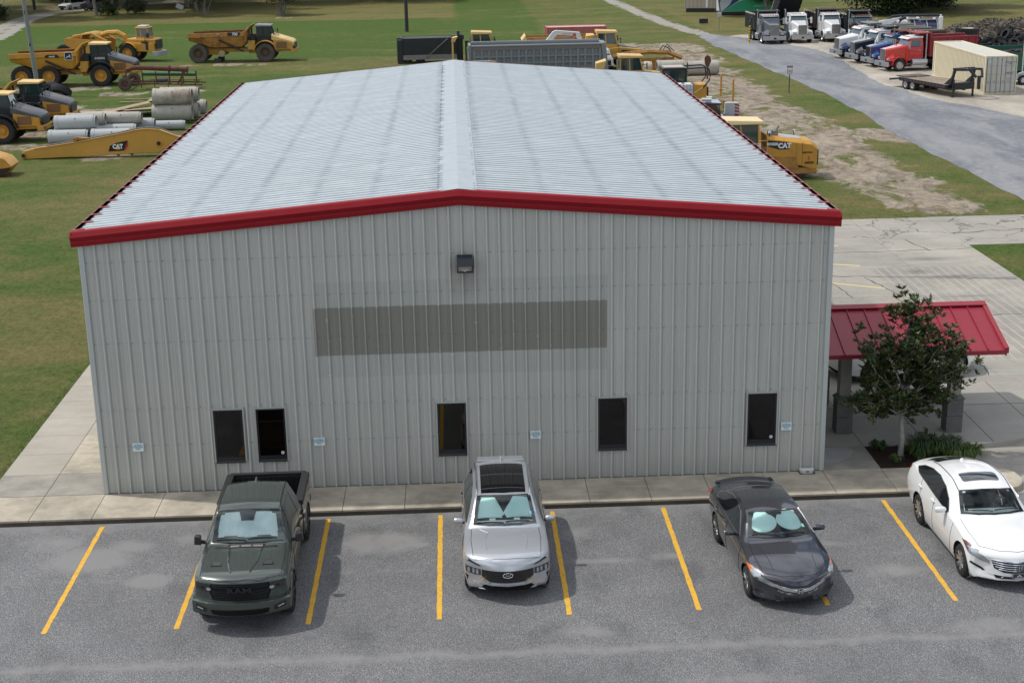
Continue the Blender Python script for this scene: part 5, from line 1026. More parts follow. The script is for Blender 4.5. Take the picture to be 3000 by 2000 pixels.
        mb = MB(); line_on(bd, [(s_*.36,1.50),(s_*.33,1.2),(s_*.30,.75),(s_*.20,.34)], 'top', 1, .022, mb); mb.build('hood_crease', paint, car, smooth=60)
        bd.patch([(s_*.66,1.50),(s_*.40,1.42),(s_*.42,1.36),(s_*.66,1.42)], 'top', off=.005, rings=3).build('cowl_vent', M_BLK, car)
        MB().box(min(s_*.80, s_*.98), max(s_*.80, s_*.98), 3.84, 5.56, 1.18, 1.31).build('bed_rail', pm('rail_black', (.02,.021,.022), .5), car, bevel=.02)
    bd.patch([(-.40,1.36),(.40,1.36),(.40,1.47),(-.40,1.47)], 'top', off=.006, rings=3).build('cowl_panel', M_BLK, car)
    for q in range(3): bd.patch([(-.36+q*.25,1.385),(-.15+q*.25,1.385),(-.15+q*.25,1.45),(-.36+q*.25,1.45)], 'top', off=.012, rings=2).build('cowl_louvre', pm('cowl_bronze', (.30,.25,.22), .35, metal=.4), car)
    gr = bd.patch([(-.60,1.06),(0,1.075),(.60,1.06),(.64,.92),(.56,.71),(-.56,.71),(-.64,.92)], 'front', off=.014, th=.03, rings=5).build('grille', pm('grille_black', (.004,.004,.005), .55, spec=.25), car, smooth=50)
    for z, w in ((1.04,.56), (1.0,.57), (.90,.58), (.86,.57), (.82,.56), (.78,.54), (.745,.53)):
        mb = MB(); line_on(bd, [(-w,z),(w,z)], 'front', 1, .017, mb); mb.build('grille_slat', pm('slat_black', (.006,.006,.007), .35), gr, smooth=50)
    h = bd.hit((0, -3, .95), (0, 1, 0))[0]; text('RAM', .13, (0, h.y-.05, .95), (math.pi/2, 0, 0), pm('badge_dark', (.045,.048,.052), .3, metal=.7), gr, sx=1.9, ext=.012, bold=.004)
    bmp_ = []
    for x in np.linspace(-1.0, 1.0, 21):
        y = .26*(abs(x)/.96)**2.4-.02; bmp_.append([(x, y+.0, .72), (x, y-.06, .70), (x, y-.075, .56), (x, y-.03, .42), (x, y+.10, .40), (x, y+.25, .45), (x, y+.25, .70)])
    bp = MB().loft(bmp_, True).build('front_bumper', paint, car, smooth=35)
    bb = Body.__new__(Body); V = [Vector(p) for r in bmp_ for p in r]; n = 7; F_ = [(i*n+k, i*n+(k+1) % n, (i+1)*n+(k+1) % n, (i+1)*n+k) for i in range(20) for k in range(n)]; bb.bvh = BVHTree.FromPolygons(V, F_)
    bb.patch([(-.60,.57),(.60,.57),(.57,.47),(.42,.44),(-.42,.44),(-.57,.47)], 'front', off=.010).build('lower_intake', pm('grille_black', (0,0,0)), bp)
    for s_ in (-1, 1): q = bb.patch([(s_*.68,.60),(s_*.92,.66),(s_*.92,.55),(s_*.70,.50)], 'front', off=.006).build('fog_recess', M_BLK, bp); bb.patch([(s_*.76,.575),(s_*.88,.605),(s_*.88,.58),(s_*.76,.55)], 'front', off=.012, th=.003, rings=2).build('fog_lamp', M_LENS, bp)
    MB().box(-.55, .55, .02, .14, .40, .47).build('air_dam', M_BLK, car)
    # cargo bed
    for s_ in (-1, 1):
        rings = []
        for y in np.linspace(3.84, 5.62, 40):
            d = abs(y-4.60); zlo = .42+math.sqrt(max(0, .49**2-d*d)) if d < .49 else .46; bul = .02*max(0, 1-(d/.7)**2); t = 0 if y < 5.4 else (y-5.4)/.22
            rings.append([(s_*(.90-t*.02), y, zlo), (s_*(.965+bul-t*.03), y, zlo), (s_*(.98+bul*.8-t*.04), y, max(.95, zlo+.02)), (s_*(.95-t*.03), y, 1.20), (s_*.90, y, 1.24), (s_*.82, y, 1.24), (s_*.82, y, zlo)])
        MB().loft(rings).build('bed_side', paint, car, smooth=40)
        q = [(s_*.98, 4.60+.50*math.cos(a), .42+.50*math.sin(a)) for a in [math.pi*k/14 for k in range(15)]]; MB().tube(q, .025, 6).build('fender_lip', paint, car, smooth=60)
        bt = MB(); bt.tube([(s_*.99, .98+.505*math.cos(a), .42+.505*math.sin(a)) for a in [math.pi*k/14 for k in range(15)]], .022, 6).build('fender_lip', paint, car, smooth=60)
        for y in (.98, 4.60): wheel(car, s_*.86, y, .42, .42, .28, s_, 6, spoke_mat=M_ALUD)
        MB().box(min(s_*.80, s_*.90), max(s_*.80, s_*.90), 1.6, 3.9, .42, .47).build('side_step', M_BLK, car, bevel=.01)
    tg = MB().box(-.90, .90, 5.55, 5.62, .58, 1.27).build('tailgate', paint, car, bevel=.02); MB().box(-.90, .90, 5.52, 5.64, 1.262, 1.31).build('tailgate_cap', pm('rail_black', (0,0,0)), tg, bevel=.012)
    MB().box(-.82, .82, 3.84, 5.56, .62, .68).box(-.83, -.80, 3.84, 5.55, .68, 1.22).box(.80, .83, 3.84, 5.55, .68, 1.22).box(-.8, .8, 5.50, 5.55, .68, 1.24).box(-.8, .8, 3.82, 3.86, .68, 1.22).build('bed_liner', M_UND, car)
    rib_ = MB()
    for k in range(11): rib_.box(-.78+k*.145, -.72+k*.145, 3.88, 5.50, .68, .70); rib_.box(-.78+k*.145, -.72+k*.145, 5.485, 5.50, .70, 1.2)
    rib_.build('liner_rib', M_BLK, car, kind='stuff')
    MB().box(-.96, .96, 5.60, 5.78, .50, .66).build('rear_bumper', M_BLK, car, bevel=.03)
    for s_ in (-1, 1): MB().box(min(s_*.86, s_*.965), max(s_*.86, s_*.965), 5.52, 5.64, .82, 1.16).build('tail_lamp', M_TL, car, bevel=.02)
    bd.patch([(-.62,3.74),(.62,3.74),(.62,3.70),(-.62,3.70)], 'top', off=.0, rings=1)
    MB().box(-.56, .56, 3.765, 3.79, 1.36, 1.74).build('rear_window', M_DGL, car)
    MB().hexa([(-.03,3.42,1.93),(.03,3.42,1.93),(.03,3.62,1.90),(-.03,3.62,1.90),(-.008,3.52,2.02),(.008,3.52,2.02),(.008,3.60,2.02),(-.008,3.60,2.02)]).build('antenna_fin', paint, car, bevel=.01)
    seams(bd, car, [[(1.60,1.15),(1.66,.6),(1.7,.48)], [(3.13,1.25),(3.13,.48)], [(3.66,1.25),(3.66,.6)]], [[(-.82,.32),(-.42,.13),(0,.10),(.42,.13),(.82,.32)], [(-.83,.34),(-.84,1.0),(-.80,1.6)], [(.83,.34),(.84,1.0),(.80,1.6)]])
    mb = MB()
    for s_ in (-1, 1): line_on(bd, [(s_*.66,2.2),(s_*.655,2.9),(s_*.65,3.6)], 'top', 1, .014, mb)
    mb.build('roof_channel', M_BLK, car, kind='stuff')
    wipers(bd, car, [((-.66,1.66),(-.02,1.58)), ((.02,1.60),(.62,1.66))])
    MB().box(-.6, .6, .4, 5.5, .36, .5).build('chassis', M_UND, car)
make_pickup()
# ================================================================ trees, plants and poles
def leaf_mat(name, a, b_, c_=None):
    m, nt, b = nmat(name); oi = N(nt, 'NewGeometry'); r = oi.outputs['Random Per Island']
    nt.links.new(ramp(nt, r, [(0, a), (.6, b_), (1, c_ or b_)]), b.inputs['Base Color']); b.inputs['Roughness'].default_value = .45; b.inputs['Specular IOR Level'].default_value = .35; return m
def leaf(mb, p, d, w, l, fold=.25):
    d = d.normalized(); up = Vector((random.gauss(0,.5), random.gauss(0,.5), 1)).normalized(); s = d.cross(up)
    if s.length < .01: s = Vector((1,0,0))
    s.normalize(); nrm = s.cross(d); a = p; m1 = p+d*l*.45; t = p+d*l
    mb.add([a, m1+s*w/2+nrm*w*fold, t, m1-s*w/2+nrm*w*fold], [(0,1,2),(0,2,3)])
M_BARK = pm('bark_grey', (.13,.12,.10), .9, dirt=(.34,.35,.31), amt=.7, scale=5, bmp=.4)
def limb(mb, p, q, r0, r1, n=6, wob=.06):
    pts = []; rs = []; p = Vector(p); q = Vector(q); L_ = (q-p).length
    for k in range(6): t = k/5; pts.append(p.lerp(q, t)+Vector((random.uniform(-1,1), random.uniform(-1,1), random.uniform(-.3,.3)))*wob*L_*math.sin(t*math.pi)); rs.append(r0+(r1-r0)*t)
    mb.tube(pts, rs, n)
def make_magnolia():
    t = thing('magnolia_tree', 'small dark glossy leaved magnolia growing in the mulch bed by the canopy', 'tree', (20.60, .90, -.04))
    tr = MB(); tr.tube([(0,0,-.05),(.02,0,.4),(-.02,.02,.9),(.01,0,1.4),(.0,.02,2.1),(.05,0,2.9),(.12,.0,3.6)], [.085,.07,.062,.056,.045,.03,.012], 10)
    tips = []
    random.seed(21)
    # limb ends follow the lopsided crown: (x, z, reach toward camera)
    for (x, z, h0) in [(-1.45,3.0,1.5),(-1.05,2.6,1.4),(-.95,3.15,1.8),(-1.55,1.55,1.1),(-1.2,2.0,1.2),(-1.15,1.15,1.0),(-.75,1.0,.9),(-.5,2.9,1.8),(-.4,2.2,1.5),(0,1.5,1.1),(-.2,3.2,2.2),(.15,3.85,3.),(.05,4.05,3.2),(.3,3.5,2.6),(.75,3.4,2.2),(.95,3.1,2.0),(.7,2.7,1.8),(1.15,2.35,1.6),(1.5,2.75,1.6),(1.75,2.45,1.5),(1.6,2.0,1.4),(1.2,1.65,1.2),(.9,1.35,1.1),(.45,1.2,1.0),(1.3,1.25,1.1),(.3,2.2,1.5),(.6,2.0,1.4),(-.9,1.6,1.2),(-.6,1.45,1.1),(.1,2.8,2.0)]:
        z = 1.2+(z-.75)*.87; y = random.uniform(-.8,.8)*(1-abs(z-2.3)/3.2); h0 = max(h0, 1.25); e = Vector((x*.82, y, z-.08)); limb(tr, (.0, 0, h0*.92), e, .026, .008); tips.append(e)
        for _ in range(4):
            e2 = e+Vector((random.gauss(0,.22), random.gauss(0,.26), random.gauss(.02,.17))); limb(tr, e.lerp(Vector((0,0,h0)), .25), e2, .010, .004, 4); tips.append(e2)
        mid = Vector((0,0,h0)).lerp(e, .6); 
        for _ in range(3): tips.append(mid+Vector((random.gauss(0,.18), random.gauss(0,.3), random.gauss(.05,.15))))
    tr.build('trunk', pm('pale_bark', (.26,.27,.24), .9, dirt=(.42,.45,.41), amt=.8, scale=6, bmp=.4), t, smooth=60)
    cr_ = MB(); br = MB()
    for e in tips:
        for _ in range(6):
            c = e+Vector((random.gauss(0,.11), random.gauss(0,.13), random.gauss(0,.10)))
            ax = (c-Vector((0,0,c.z*.8))).normalized()+Vector((0,0,.5))
            for k in range(8):
                a = 2*math.pi*k/8+random.uniform(-.3,.3); d = Vector((math.cos(a), math.sin(a), random.uniform(-.15,.75)))+ax*.35
                leaf(br if random.random() < .12 else cr_, c+Vector((random.gauss(0,.02), random.gauss(0,.02), random.gauss(0,.02))), d, random.uniform(.05,.075), random.uniform(.12,.19))
    cr_.build('crown', leaf_mat('magnolia_leaf', (.018,.038,.012), (.046,.078,.022), (.11,.12,.035)), t, kind='stuff', fix=False)
    br.build('bronze_leaves', leaf_mat('magnolia_leaf_back', (.045,.024,.012), (.085,.052,.020), (.10,.09,.02)), t, kind='stuff', fix=False)
make_magnolia()
M_LILY = leaf_mat('lily_leaf', (.016,.040,.010), (.035,.075,.014), (.07,.11,.02)); M_LILY2 = leaf_mat('lily_leaf_bright', (.035,.075,.012), (.075,.125,.020), (.13,.16,.03)); M_SHR = leaf_mat('shrub_leaf', (.015,.04,.012), (.035,.075,.018))
def lily(x, y, r, h, n, mat, label, z=-.03):
    mb = MB()
    for _ in range(n):
        a = random.uniform(0, 6.28); rr_ = random.uniform(0, .35)*r; b0 = Vector((rr_*math.cos(a), rr_*math.sin(a), 0)); a += random.uniform(-.4,.4); out = Vector((math.cos(a), math.sin(a), 0)); L_ = random.uniform(.6,1.1); sd_ = Vector((-out.y, out.x, 0)); w = random.uniform(.008,.014)
        pts = [b0, b0+out*r*.35*L_+Vector((0,0,h*.75*L_)), b0+out*r*.75*L_+Vector((0,0,h*L_)), b0+out*r*1.15*L_+Vector((0,0,h*.55*L_))]
        vs = []
        for k, p in enumerate(pts): ww = w*(1, 1, .8, .15)[k]; vs += [p-sd_*ww, p+sd_*ww]
        mb.add(vs, [(0,1,3,2),(2,3,5,4),(4,5,7,6)])
    o = mb.build('lily_plant', mat, None, fix=False); o.location = (x, y, z); tag(o, label, 'plant'); o['group'] = 'strappy plants in the mulch bed'; return o
def shrub(x, y, r, h, n, label, mat=None, z=-.03, ls=.05, name='shrub', cat='shrub', group=None, stems=6):
    t = thing(name, label, cat, (x, y, z), group=group); st = MB(); mb = MB()
    for _ in range(stems): a = random.uniform(0, 6.28); e = Vector((r*.6*math.cos(a), r*.6*math.sin(a), h*random.uniform(.5,.95))); limb(st, (0,0,0), e, .012*h+.005, .004, 4)
    for _ in range(n):
        a = random.uniform(0, 6.28); u = random.random()**.5; zz = random.uniform(.12, 1); rr_ = r*u*math.sin(min(1, zz*1.1)*2.6+.35); p = Vector((rr_*math.cos(a), rr_*math.sin(a), h*zz))
        p += Vector(noise.noise_vector(p*1.7/r))*r*.45; leaf(mb, p, Vector((random.gauss(0,1), random.gauss(0,1), random.gauss(.2,.7))), ls*.55*random.uniform(.7,1.3), ls*random.uniform(.7,1.4))
    st.build('stems', M_BARK, t); mb.build('foliage', mat or M_SHR, t, kind='stuff', fix=False); return t
lily(21.15, .98, .36, .46, 240, M_LILY, 'dark strappy lily clump at the back of the mulch bed'); lily(21.5, .85, .38, .48, 260, M_LILY, 'dark strappy lily clump in the middle of the planting'); lily(21.05, .62, .28, .36, 150, M_LILY, 'smaller lily clump left of the dark plants')
lily(21.85, .80, .36, .46, 240, M_LILY, 'dark lily clump nearest the front pillar'); lily(22.0, .45, .36, .38, 230, M_LILY2, 'yellow green strappy clump at the right end of the bed'); lily(22.35, .55, .32, .34, 180, M_LILY2, 'yellow green clump spilling over the bed edge by the drive')
lily(20.35, .42, .17, .22, 40, M_LILY2, 'small bright lily tuft in front of the magnolia trunk'); lily(20.75, 1.15, .14, .2, 34, M_LILY2, 'small bright tuft right of the magnolia trunk'); lily(20.15, 1.3, .2, .2, 50, M_LILY, 'small lily tuft at the back left of the bed'); lily(20.95, .32, .12, .2, 26, M_LILY2, 'tiny tuft at the front of the bed')
shrub(20.05, 1.42, .15, .26, 260, 'small leafy shrub at the rear left corner of the mulch bed'); shrub(20.3, 1.45, .12, .22, 160, 'smaller leafy shrub next to the corner shrub'); shrub(21.35, 1.3, .2, .55, 420, 'taller leafy shrub behind the lilies'); shrub(20.98, .45, .16, .3, 240, 'low leafy shrub at the front of the dark lilies')
wd = MB()
random.seed(5)
for _ in range(9): a = random.uniform(0, 6.28); wd.tube([(0,0,0),(.06*math.cos(a),.06*math.sin(a),.3),(.2*math.cos(a),.2*math.sin(a),random.uniform(.45,.7))], .004, 4)
o = wd.build('dry_stalks', pm('dry_stalk', (.30,.27,.20), .9)); o.location = (21.9, 1.1, -.03); tag(o, 'dry flower stalks standing above the lilies', 'plant')
# ragged grass fringe along the side walk
fr = MB()
random.seed(11)
for _ in range(4500):
    y = random.uniform(.2, 26); d = abs(random.gauss(0, .12)); x = -3.02-d+(.05*math.sin(y*3)+.05*math.sin(y*7.7)); 
    if random.random() < .15: x += .06
    h = random.uniform(.015, .045); a = random.uniform(0, 6.28); z0 = GZ+.125; p = Vector((x, y, z0)); s_ = Vector((math.cos(a), math.sin(a), 0))*.008; tip = p+Vector((random.gauss(.02,.035), random.gauss(0,.035), h))
    fr.add([p-s_, p+s_, tip], [(0,1,2)])
fr.build('edge_grass', leaf_mat('grass_blade', (.05,.11,.014), (.10,.18,.028), (.16,.19,.05)), kind='stuff', fix=False, label='ragged grass blades growing over the side pavement edge')

def tree(name, label, x, y, h, r, trunk_r, n, ls, mat, multi=1, crown0=.3, seed=1, group=None, squash=1., blobs=14):
    random.seed(seed); t = thing(name, label, 'tree', gp(x, y), group=group); tr = MB(); cb = MB(); bl = []
    for k in range(blobs):
        a = random.uniform(0, 6.28); u = random.random()**.6; zz = random.uniform(crown0+.1, .92); bl.append((Vector((r*.7*u*math.cos(a), r*.7*u*math.sin(a), h*zz)), r*random.uniform(.28,.5)))
    for m_ in range(multi):
        a = 2*math.pi*m_/max(1, multi)+.4; off = Vector((math.cos(a), math.sin(a), 0))*(trunk_r*1.5 if multi > 1 else 0); top = Vector((math.cos(a)*r*.35, math.sin(a)*r*.35, h*.6)) if multi > 1 else Vector((random.uniform(-.2,.2), 0, h*.7))
        limb(tr, off-Vector((0,0,.3)), top, trunk_r, trunk_r*.3, 8, .05)
    for c, rb in bl: b0 = Vector((0,0,h*crown0*random.uniform(.6,1.3))); limb(tr, b0, c, trunk_r*.35, trunk_r*.08, 5)
    tot = sum(rb**2 for c, rb in bl)
    for c, rb in bl:
        for _ in range(int(n*rb*rb/tot)):
            d = Vector((random.gauss(0,1), random.gauss(0,1), random.gauss(0,1)*squash)).normalized(); rad = rb*random.uniform(.5,1.05)*(1+.35*noise.noise(d*2.1+c)); p = c+Vector((d.x*rad, d.y*rad, d.z*rad*.8)); leaf(cb, p, d+Vector((random.gauss(0,.8), random.gauss(0,.8), random.gauss(0,.6))), ls*.7*random.uniform(.6,1.3), ls*random.uniform(.7,1.4), .15)
    tr.build('trunk', M_BARK, t, smooth=60); cb.build('crown', mat, t, kind='stuff', fix=False); return t
M_TL1 = leaf_mat('tree_leaf_dark', (.010,.022,.008), (.028,.050,.016), (.050,.075,.022)); M_TL2 = leaf_mat('tree_leaf_mid', (.020,.040,.012), (.050,.080,.022), (.085,.115,.035)); M_TL3 = leaf_mat('tree_leaf_olive', (.030,.045,.022), (.055,.075,.035), (.085,.10,.05))
tree('oak_tree', 'broad dark oak behind the white vacuum truck', 64.5, 151, 10.5, 9.2, .5, 60000, .36, M_TL1, seed=3, crown0=.0, blobs=34)
tree('oak_tree', 'dark oak at the right rear beyond the parked trucks', 71.5, 158, 10.5, 7.0, .45, 30000, .38, M_TL1, seed=4, crown0=.02, blobs=22)
tree('young_tree', 'thin leafy tree left of the pale sign trailer', 42.4, 149.5, 7.5, 2.2, .12, 6000, .24, M_TL2, seed=5, crown0=.32, blobs=12)
tree('young_tree', 'leafy tree in front of the green and blue sign trailer', 48.0, 148.0, 7, 2.0, .14, 8000, .26, M_TL2, seed=6, crown0=.04, blobs=14)
tree('young_tree', 'leafy tree behind the raised black dump body', 60.2, 152, 8.5, 2.4, .14, 4200, .26, M_TL2, seed=16, crown0=.2, blobs=10)
tree('crape_myrtle', 'open small tree with pale forked trunk at the field edge', -24.2, 169.3, 6.2, 3.3, .13, 5200, .26, M_TL3, multi=3, seed=7, crown0=.34, blobs=12)
tree('crape_myrtle', 'open small tree with several stems standing on the green field', -13.7, 167.4, 6.0, 3.5, .11, 6500, .26, M_TL3, multi=5, seed=8, crown0=.30, blobs=13)
# the wood above the frame whose feet and shade close off the far side of the field
for i, (x, y) in enumerate([(-67,176),(-54,172),(-40,174),(-27,179)]):
    tree('shade_tree', ['high crowned tree left of the drive','high crowned tree between the drive and the bushes','high crowned tree right of the reedy bush','high crowned tree near the pale forked tree'][i], x, y, 17.5, 8.0, .26, 11000, .55, M_TL1, seed=70+i, crown0=.42, group='trees along the far edge of the field', blobs=18)
FARL = ['broad shade tree over the left drive','shade tree above the parked van','shade tree behind the bushes','shade tree over the brown margin of the field','shade tree left of the lone dark pole','shade tree above the pole','shade tree toward the red container','shade tree beyond the gravel track']
for i, (x, y, r) in enumerate([(-60,186,8),(-44,194,8.5),(-30,189,8.5),(-16,194,9),(-2,196,9),(12,200,9),(26,206,9),(-50,203,8)]):
    tree('shade_tree', FARL[i], x, y, 15.5, r, .32, 11000, .55, M_TL1, seed=50+i, crown0=.32, group='trees along the far edge of the field', blobs=18)
for i, (x, y, h, r) in enumerate([(-66,196,15,9),(-35,207,15,10),(-22,214,15,10),(-8,218,15,10),(5,222,14,9),(19,228,14,9),(-46,216,15,9),(-29,196,11,6),(-56,212,15,9)]):
    tree('shade_tree', ['dense tall tree at the far left corner beyond the drive','dense tree behind the dark van','dense tree behind the pale forked small tree','dense tree behind the many stemmed small tree','dense tree far beyond the lone dark pole','dense tree far behind the red container','tall dense tree behind the parked van','lower dense tree right of the parked van','tall dense tree left of the parked van'][i], x, y, h, r, .4, 9000, .50, M_TL1, seed=20+i, crown0=.12 if i != 0 else .2, group='trees along the far edge of the field', blobs=16)
shrub(*gnd(-38.8,175.5), 1.6, 1.7, 3000, 'rounded green bush left of the reedy bush beside the drive', M_TL2, GZ, .22, 'bush', 'bush', stems=8); shrub(*gnd(-35.3,177), 1.7, 2.4, 3000, 'taller reedy bush beside the drive', M_TL3, GZ, .26, 'bush', 'bush', stems=20)
shrub(*gnd(-53,170), 2.2, 2.2, 2600, 'dark bush at the left edge beside the gravel drive', M_TL1, GZ, .3, 'bush', 'bush')
# poles
M_POLE = pm('weathered_pole', (.20,.22,.21), .85, dirt=(.30,.33,.31), amt=.6, scale=1.2, stretch=(1,1,.2), bmp=.3); M_POLD = pm('dark_pole', (.035,.035,.035), .85)
def pole(x, y, h, r, label, mat, lean=(0,0)):
    t = thing('utility_pole', label, 'pole', gp(x, y), rot=(lean[1], lean[0], 0)); MB().cyl((0,0,-.3), (0,0,h), r, 14, r*.72).build('shaft', mat, t, smooth=50); return t
p_ = pole(-24.0, 84.0, 12, .19, 'tall weathered wooden pole standing by the rear of the six wheeled dump truck', M_POLE, (-.055, .0))
MB().cyl((0,-.2,6.5), (0,-.2,6.75), .03, 8).box(-.05,.05,-.24,-.16,4.0,4.2).build('pole_hardware', M_ALUD, p_)
pole(3.9, 137.2, 13, .22, 'dark slender pole standing alone on the far field', M_POLD); pole(-53, 190.5, 12, .22, 'dark pole at the far left beyond the drive', M_POLD); q = pole(-49.5, 192, 9, .07, 'thin dark post near the parked van', M_POLD)
g_ = thing('guy_wire', 'pale guy wire sloping down at the upper left corner', 'wire', gp(-54.25, 177.3)); MB().cyl((0,0,-.1), (4.5,2,14), .05, 6).build('wire', pm('wire_grey', (.35,.36,.34), .5), g_)
# ================================================================ machines
Y1 = pm('machine_yellow', (.56,.275,.030), .45, dirt=(.24,.14,.06), amt=.45, scale=1.6); Y2 = pm('cab_cream_yellow', (.72,.50,.20), .5, dirt=(.45,.33,.18), amt=.4, scale=2)
Y3 = pm('rusty_yellow', (.40,.20,.045), .6, dirt=(.12,.05,.025), amt=.9, scale=1.8); CHAR = pm('charcoal_hood', (.075,.08,.088), .4, dirt=(.14,.14,.13), amt=.4, scale=1.5); CABK = pm('cab_black', (.014,.017,.022), .4)
RUST = pm('rust_brown', (.13,.055,.035), .85, dirt=(.06,.03,.025), amt=.8, scale=3); MGL = pm('machine_glass', (.022,.045,.042), .05, coat=1.); STEEL = pm('worn_steel', (.24,.25,.26), .45, metal=.5, dirt=(.12,.10,.08), amt=.5, scale=3)
MUDT = pm('muddy_tyre', (.075,.066,.055), .9, dirt=(.14,.12,.095), amt=.6, scale=2.5); WHT = pm('truck_white', (.72,.73,.73), .35, coat=.6); BTY = pm('black_tyre', (.020,.021,.023), .85, dirt=(.06,.055,.05), amt=.4, scale=3)
_TY = {}
def tyre_mesh(r, w, mat, lugs=20, hub=.56):
    k = (r, w, mat.name, lugs)
    if k in _TY: return _TY[k]
    m = MB(); m.lathe([(r*hub, w*.46), (r*.64, w*.5), (r*.9, w*.5), (r*.955, w*.40), (r*.965, 0), (r*.955, -w*.40), (r*.9, -w*.5), (r*.64, -w*.5), (r*hub, -w*.46)], n=32)
    for s_ in (-1, 1):
        for i in range(lugs):
            a = 2*math.pi*(i+.25*s_)/lugs; b_ = a+.55*2*math.pi/lugs*2; vs = []
            for aa, x in ((a, s_*w*.50), (b_, s_*w*.04)):
                for dr in (.90 if x*s_ > w*.3 else .955, 1.0):
                    for da in (-.055*20/lugs, .055*20/lugs): vs.append((x, r*dr*math.cos(aa+da), r*dr*math.sin(aa+da)))
            m.hexa([vs[0], vs[1], vs[5], vs[4], vs[2], vs[3], vs[7], vs[6]])
    _TY[k] = m.data('tyre', mat, 40); return _TY[k]
def rim_mesh(r, w, mat, hub=.56):
    k = ('rim', r, w, mat.name)
    if k not in _TY: _TY[k] = MB().lathe([(r*hub, w*.46), (r*(hub-.04), w*.38), (r*(hub-.10), w*.12), (r*.26, w*.10), (r*.24, w*.24), (r*.10, w*.26), (.001, w*.26)], n=28).lathe([(r*hub, -w*.46), (r*(hub-.06), -w*.3), (.001, -w*.2)], n=20).data('rim', mat, 35)
    return _TY[k]
def bwheel(par, x, y, z, r, w, side, tm=None, rm=None, lugs=20, hub=.56):
    h = bpy.data.objects.new('wheel', None); COL.objects.link(h); h.parent = par; h.location = (x, y, z); h.rotation_euler = (0, 0, 0 if side > 0 else math.pi)
    inst('tyre', tyre_mesh(r, w, tm or BTY, lugs, hub), h); inst('rim', rim_mesh(r, w, rm or Y1, hub), h); return h
def glazed_cab(t, y0, y1, w, z0, zs, z1, body, post, roof, roofz=.18, slope=.25, over=.12, low=None):
    """cab: lower body, posts, glass and roof; front (y0) leans back"""
    low = low or body
    MB().tb((y0, w, z0, zs), (y1, w, z0, zs)).build('cab', low, t, bevel=.03)
    P = MB()
    for s_ in (-1, 1):
        for a, b_ in ((y0+.04, y0+slope+.04), (y1-.05, y1-.05), ((y0+y1)/2+.12, (y0+y1)/2+.18)): P.bar((s_*(w-.05), a, zs-.02), (s_*(w-.09), b_, z1+.02), .09, .09)
    P.build('cab_post', post, t, kind='stuff')
    for s_ in (-1, 1):
        x = s_*(w-.04); xt = s_*(w-.08); ym = (y0+y1)/2+.12
        for a, b_, c, d in ((y0+.10, ym-.05, ym+.0, y0+slope+.10), (ym+.05, y1-.10, y1-.10, ym+.11)): MB().hexa([(x-.012,a,zs),(x+.012,a,zs),(x+.012,b_,zs),(x-.012,b_,zs),(xt-.012,d,z1),(xt+.012,d,z1),(xt+.012,c,z1),(xt-.012,c,z1)]).build('side_window', MGL, t)
    MB().hexa([(-w+.1,y0+.03,zs),(w-.1,y0+.03,zs),(w-.1,y0+.05,zs),(-w+.1,y0+.05,zs),(-w+.14,y0+slope+.03,z1),(w-.14,y0+slope+.03,z1),(w-.14,y0+slope+.05,z1),(-w+.14,y0+slope+.05,z1)]).build('windscreen', MGL, t)
    MB().box(-w+.1, w-.1, y1-.05, y1-.03, zs, z1).build('rear_window', MGL, t)
    yr = y0+slope-over*1.6
    MB().tb((yr, w+over*.6, z1, z1+roofz*.7, w+over*.3), (y1+over*.6, w+over*.6, z1, z1+roofz, w+over*.2)).build('cab_roof', roof, t, bevel=.05)
    MB().box(-.28, .28, (y0+y1)/2-.1, (y0+y1)/2+.35, zs-.1, zs+.45).tube([(-.16,y0+.5,zs+.12),(0,y0+.45,zs+.22),(.16,y0+.5,zs+.12)], .02, 5).build('seat', pm('seat_dark', (.05,.045,.04), .8), t)
def deer_badge(t, x, y, z, s, side=-1):
    o = MB().prism([(y+a*s, z+b_*s) for a, b_ in rr(-1, 1, -1, 1, .3)], x-.012, x, 'yz').build('badge', pm('plate_white', (.6,.62,.65), .4), t)
    MB().prism([(y+a*s, z+b_*s) for a, b_ in rr(-.86, .86, -.86, .86, .25)], x-.02, x-.012, 'yz').build('badge_ground', CABK, o)
    # leaping animal: body, legs, antlered head; front is toward -y
    P = [(-.62,.12),(-.40,.26),(-.34,.60),(-.22,.30),(-.02,.02),(.35,-.08),(.70,-.42),(.62,-.62),(.30,-.36),(-.02,-.22),(-.30,-.30),(-.66,-.52),(-.70,-.42),(-.44,-.18),(-.36,.04),(-.52,.06)]
    MB().prism([(y+a*s*.9, z+b_*s*.9) for a, b_ in P], x-.027, x-.02, 'yz').build('badge_figure', pm('plate_white', (.6,.62,.65), .4), o)
def side_text(t, body, size, x, y, z, mat, side=-1, sx=1., bold=.004, ext=.006):
    """lettering on the flank facing -x (side=-1)"""
    return text(body, size, (x, y, z), (math.pi/2, 0, -math.pi/2 if side < 0 else math.pi/2), mat, t, sx=sx, bold=bold, ext=ext)
WHL = pm('letter_white', (.72,.74,.74), .5)
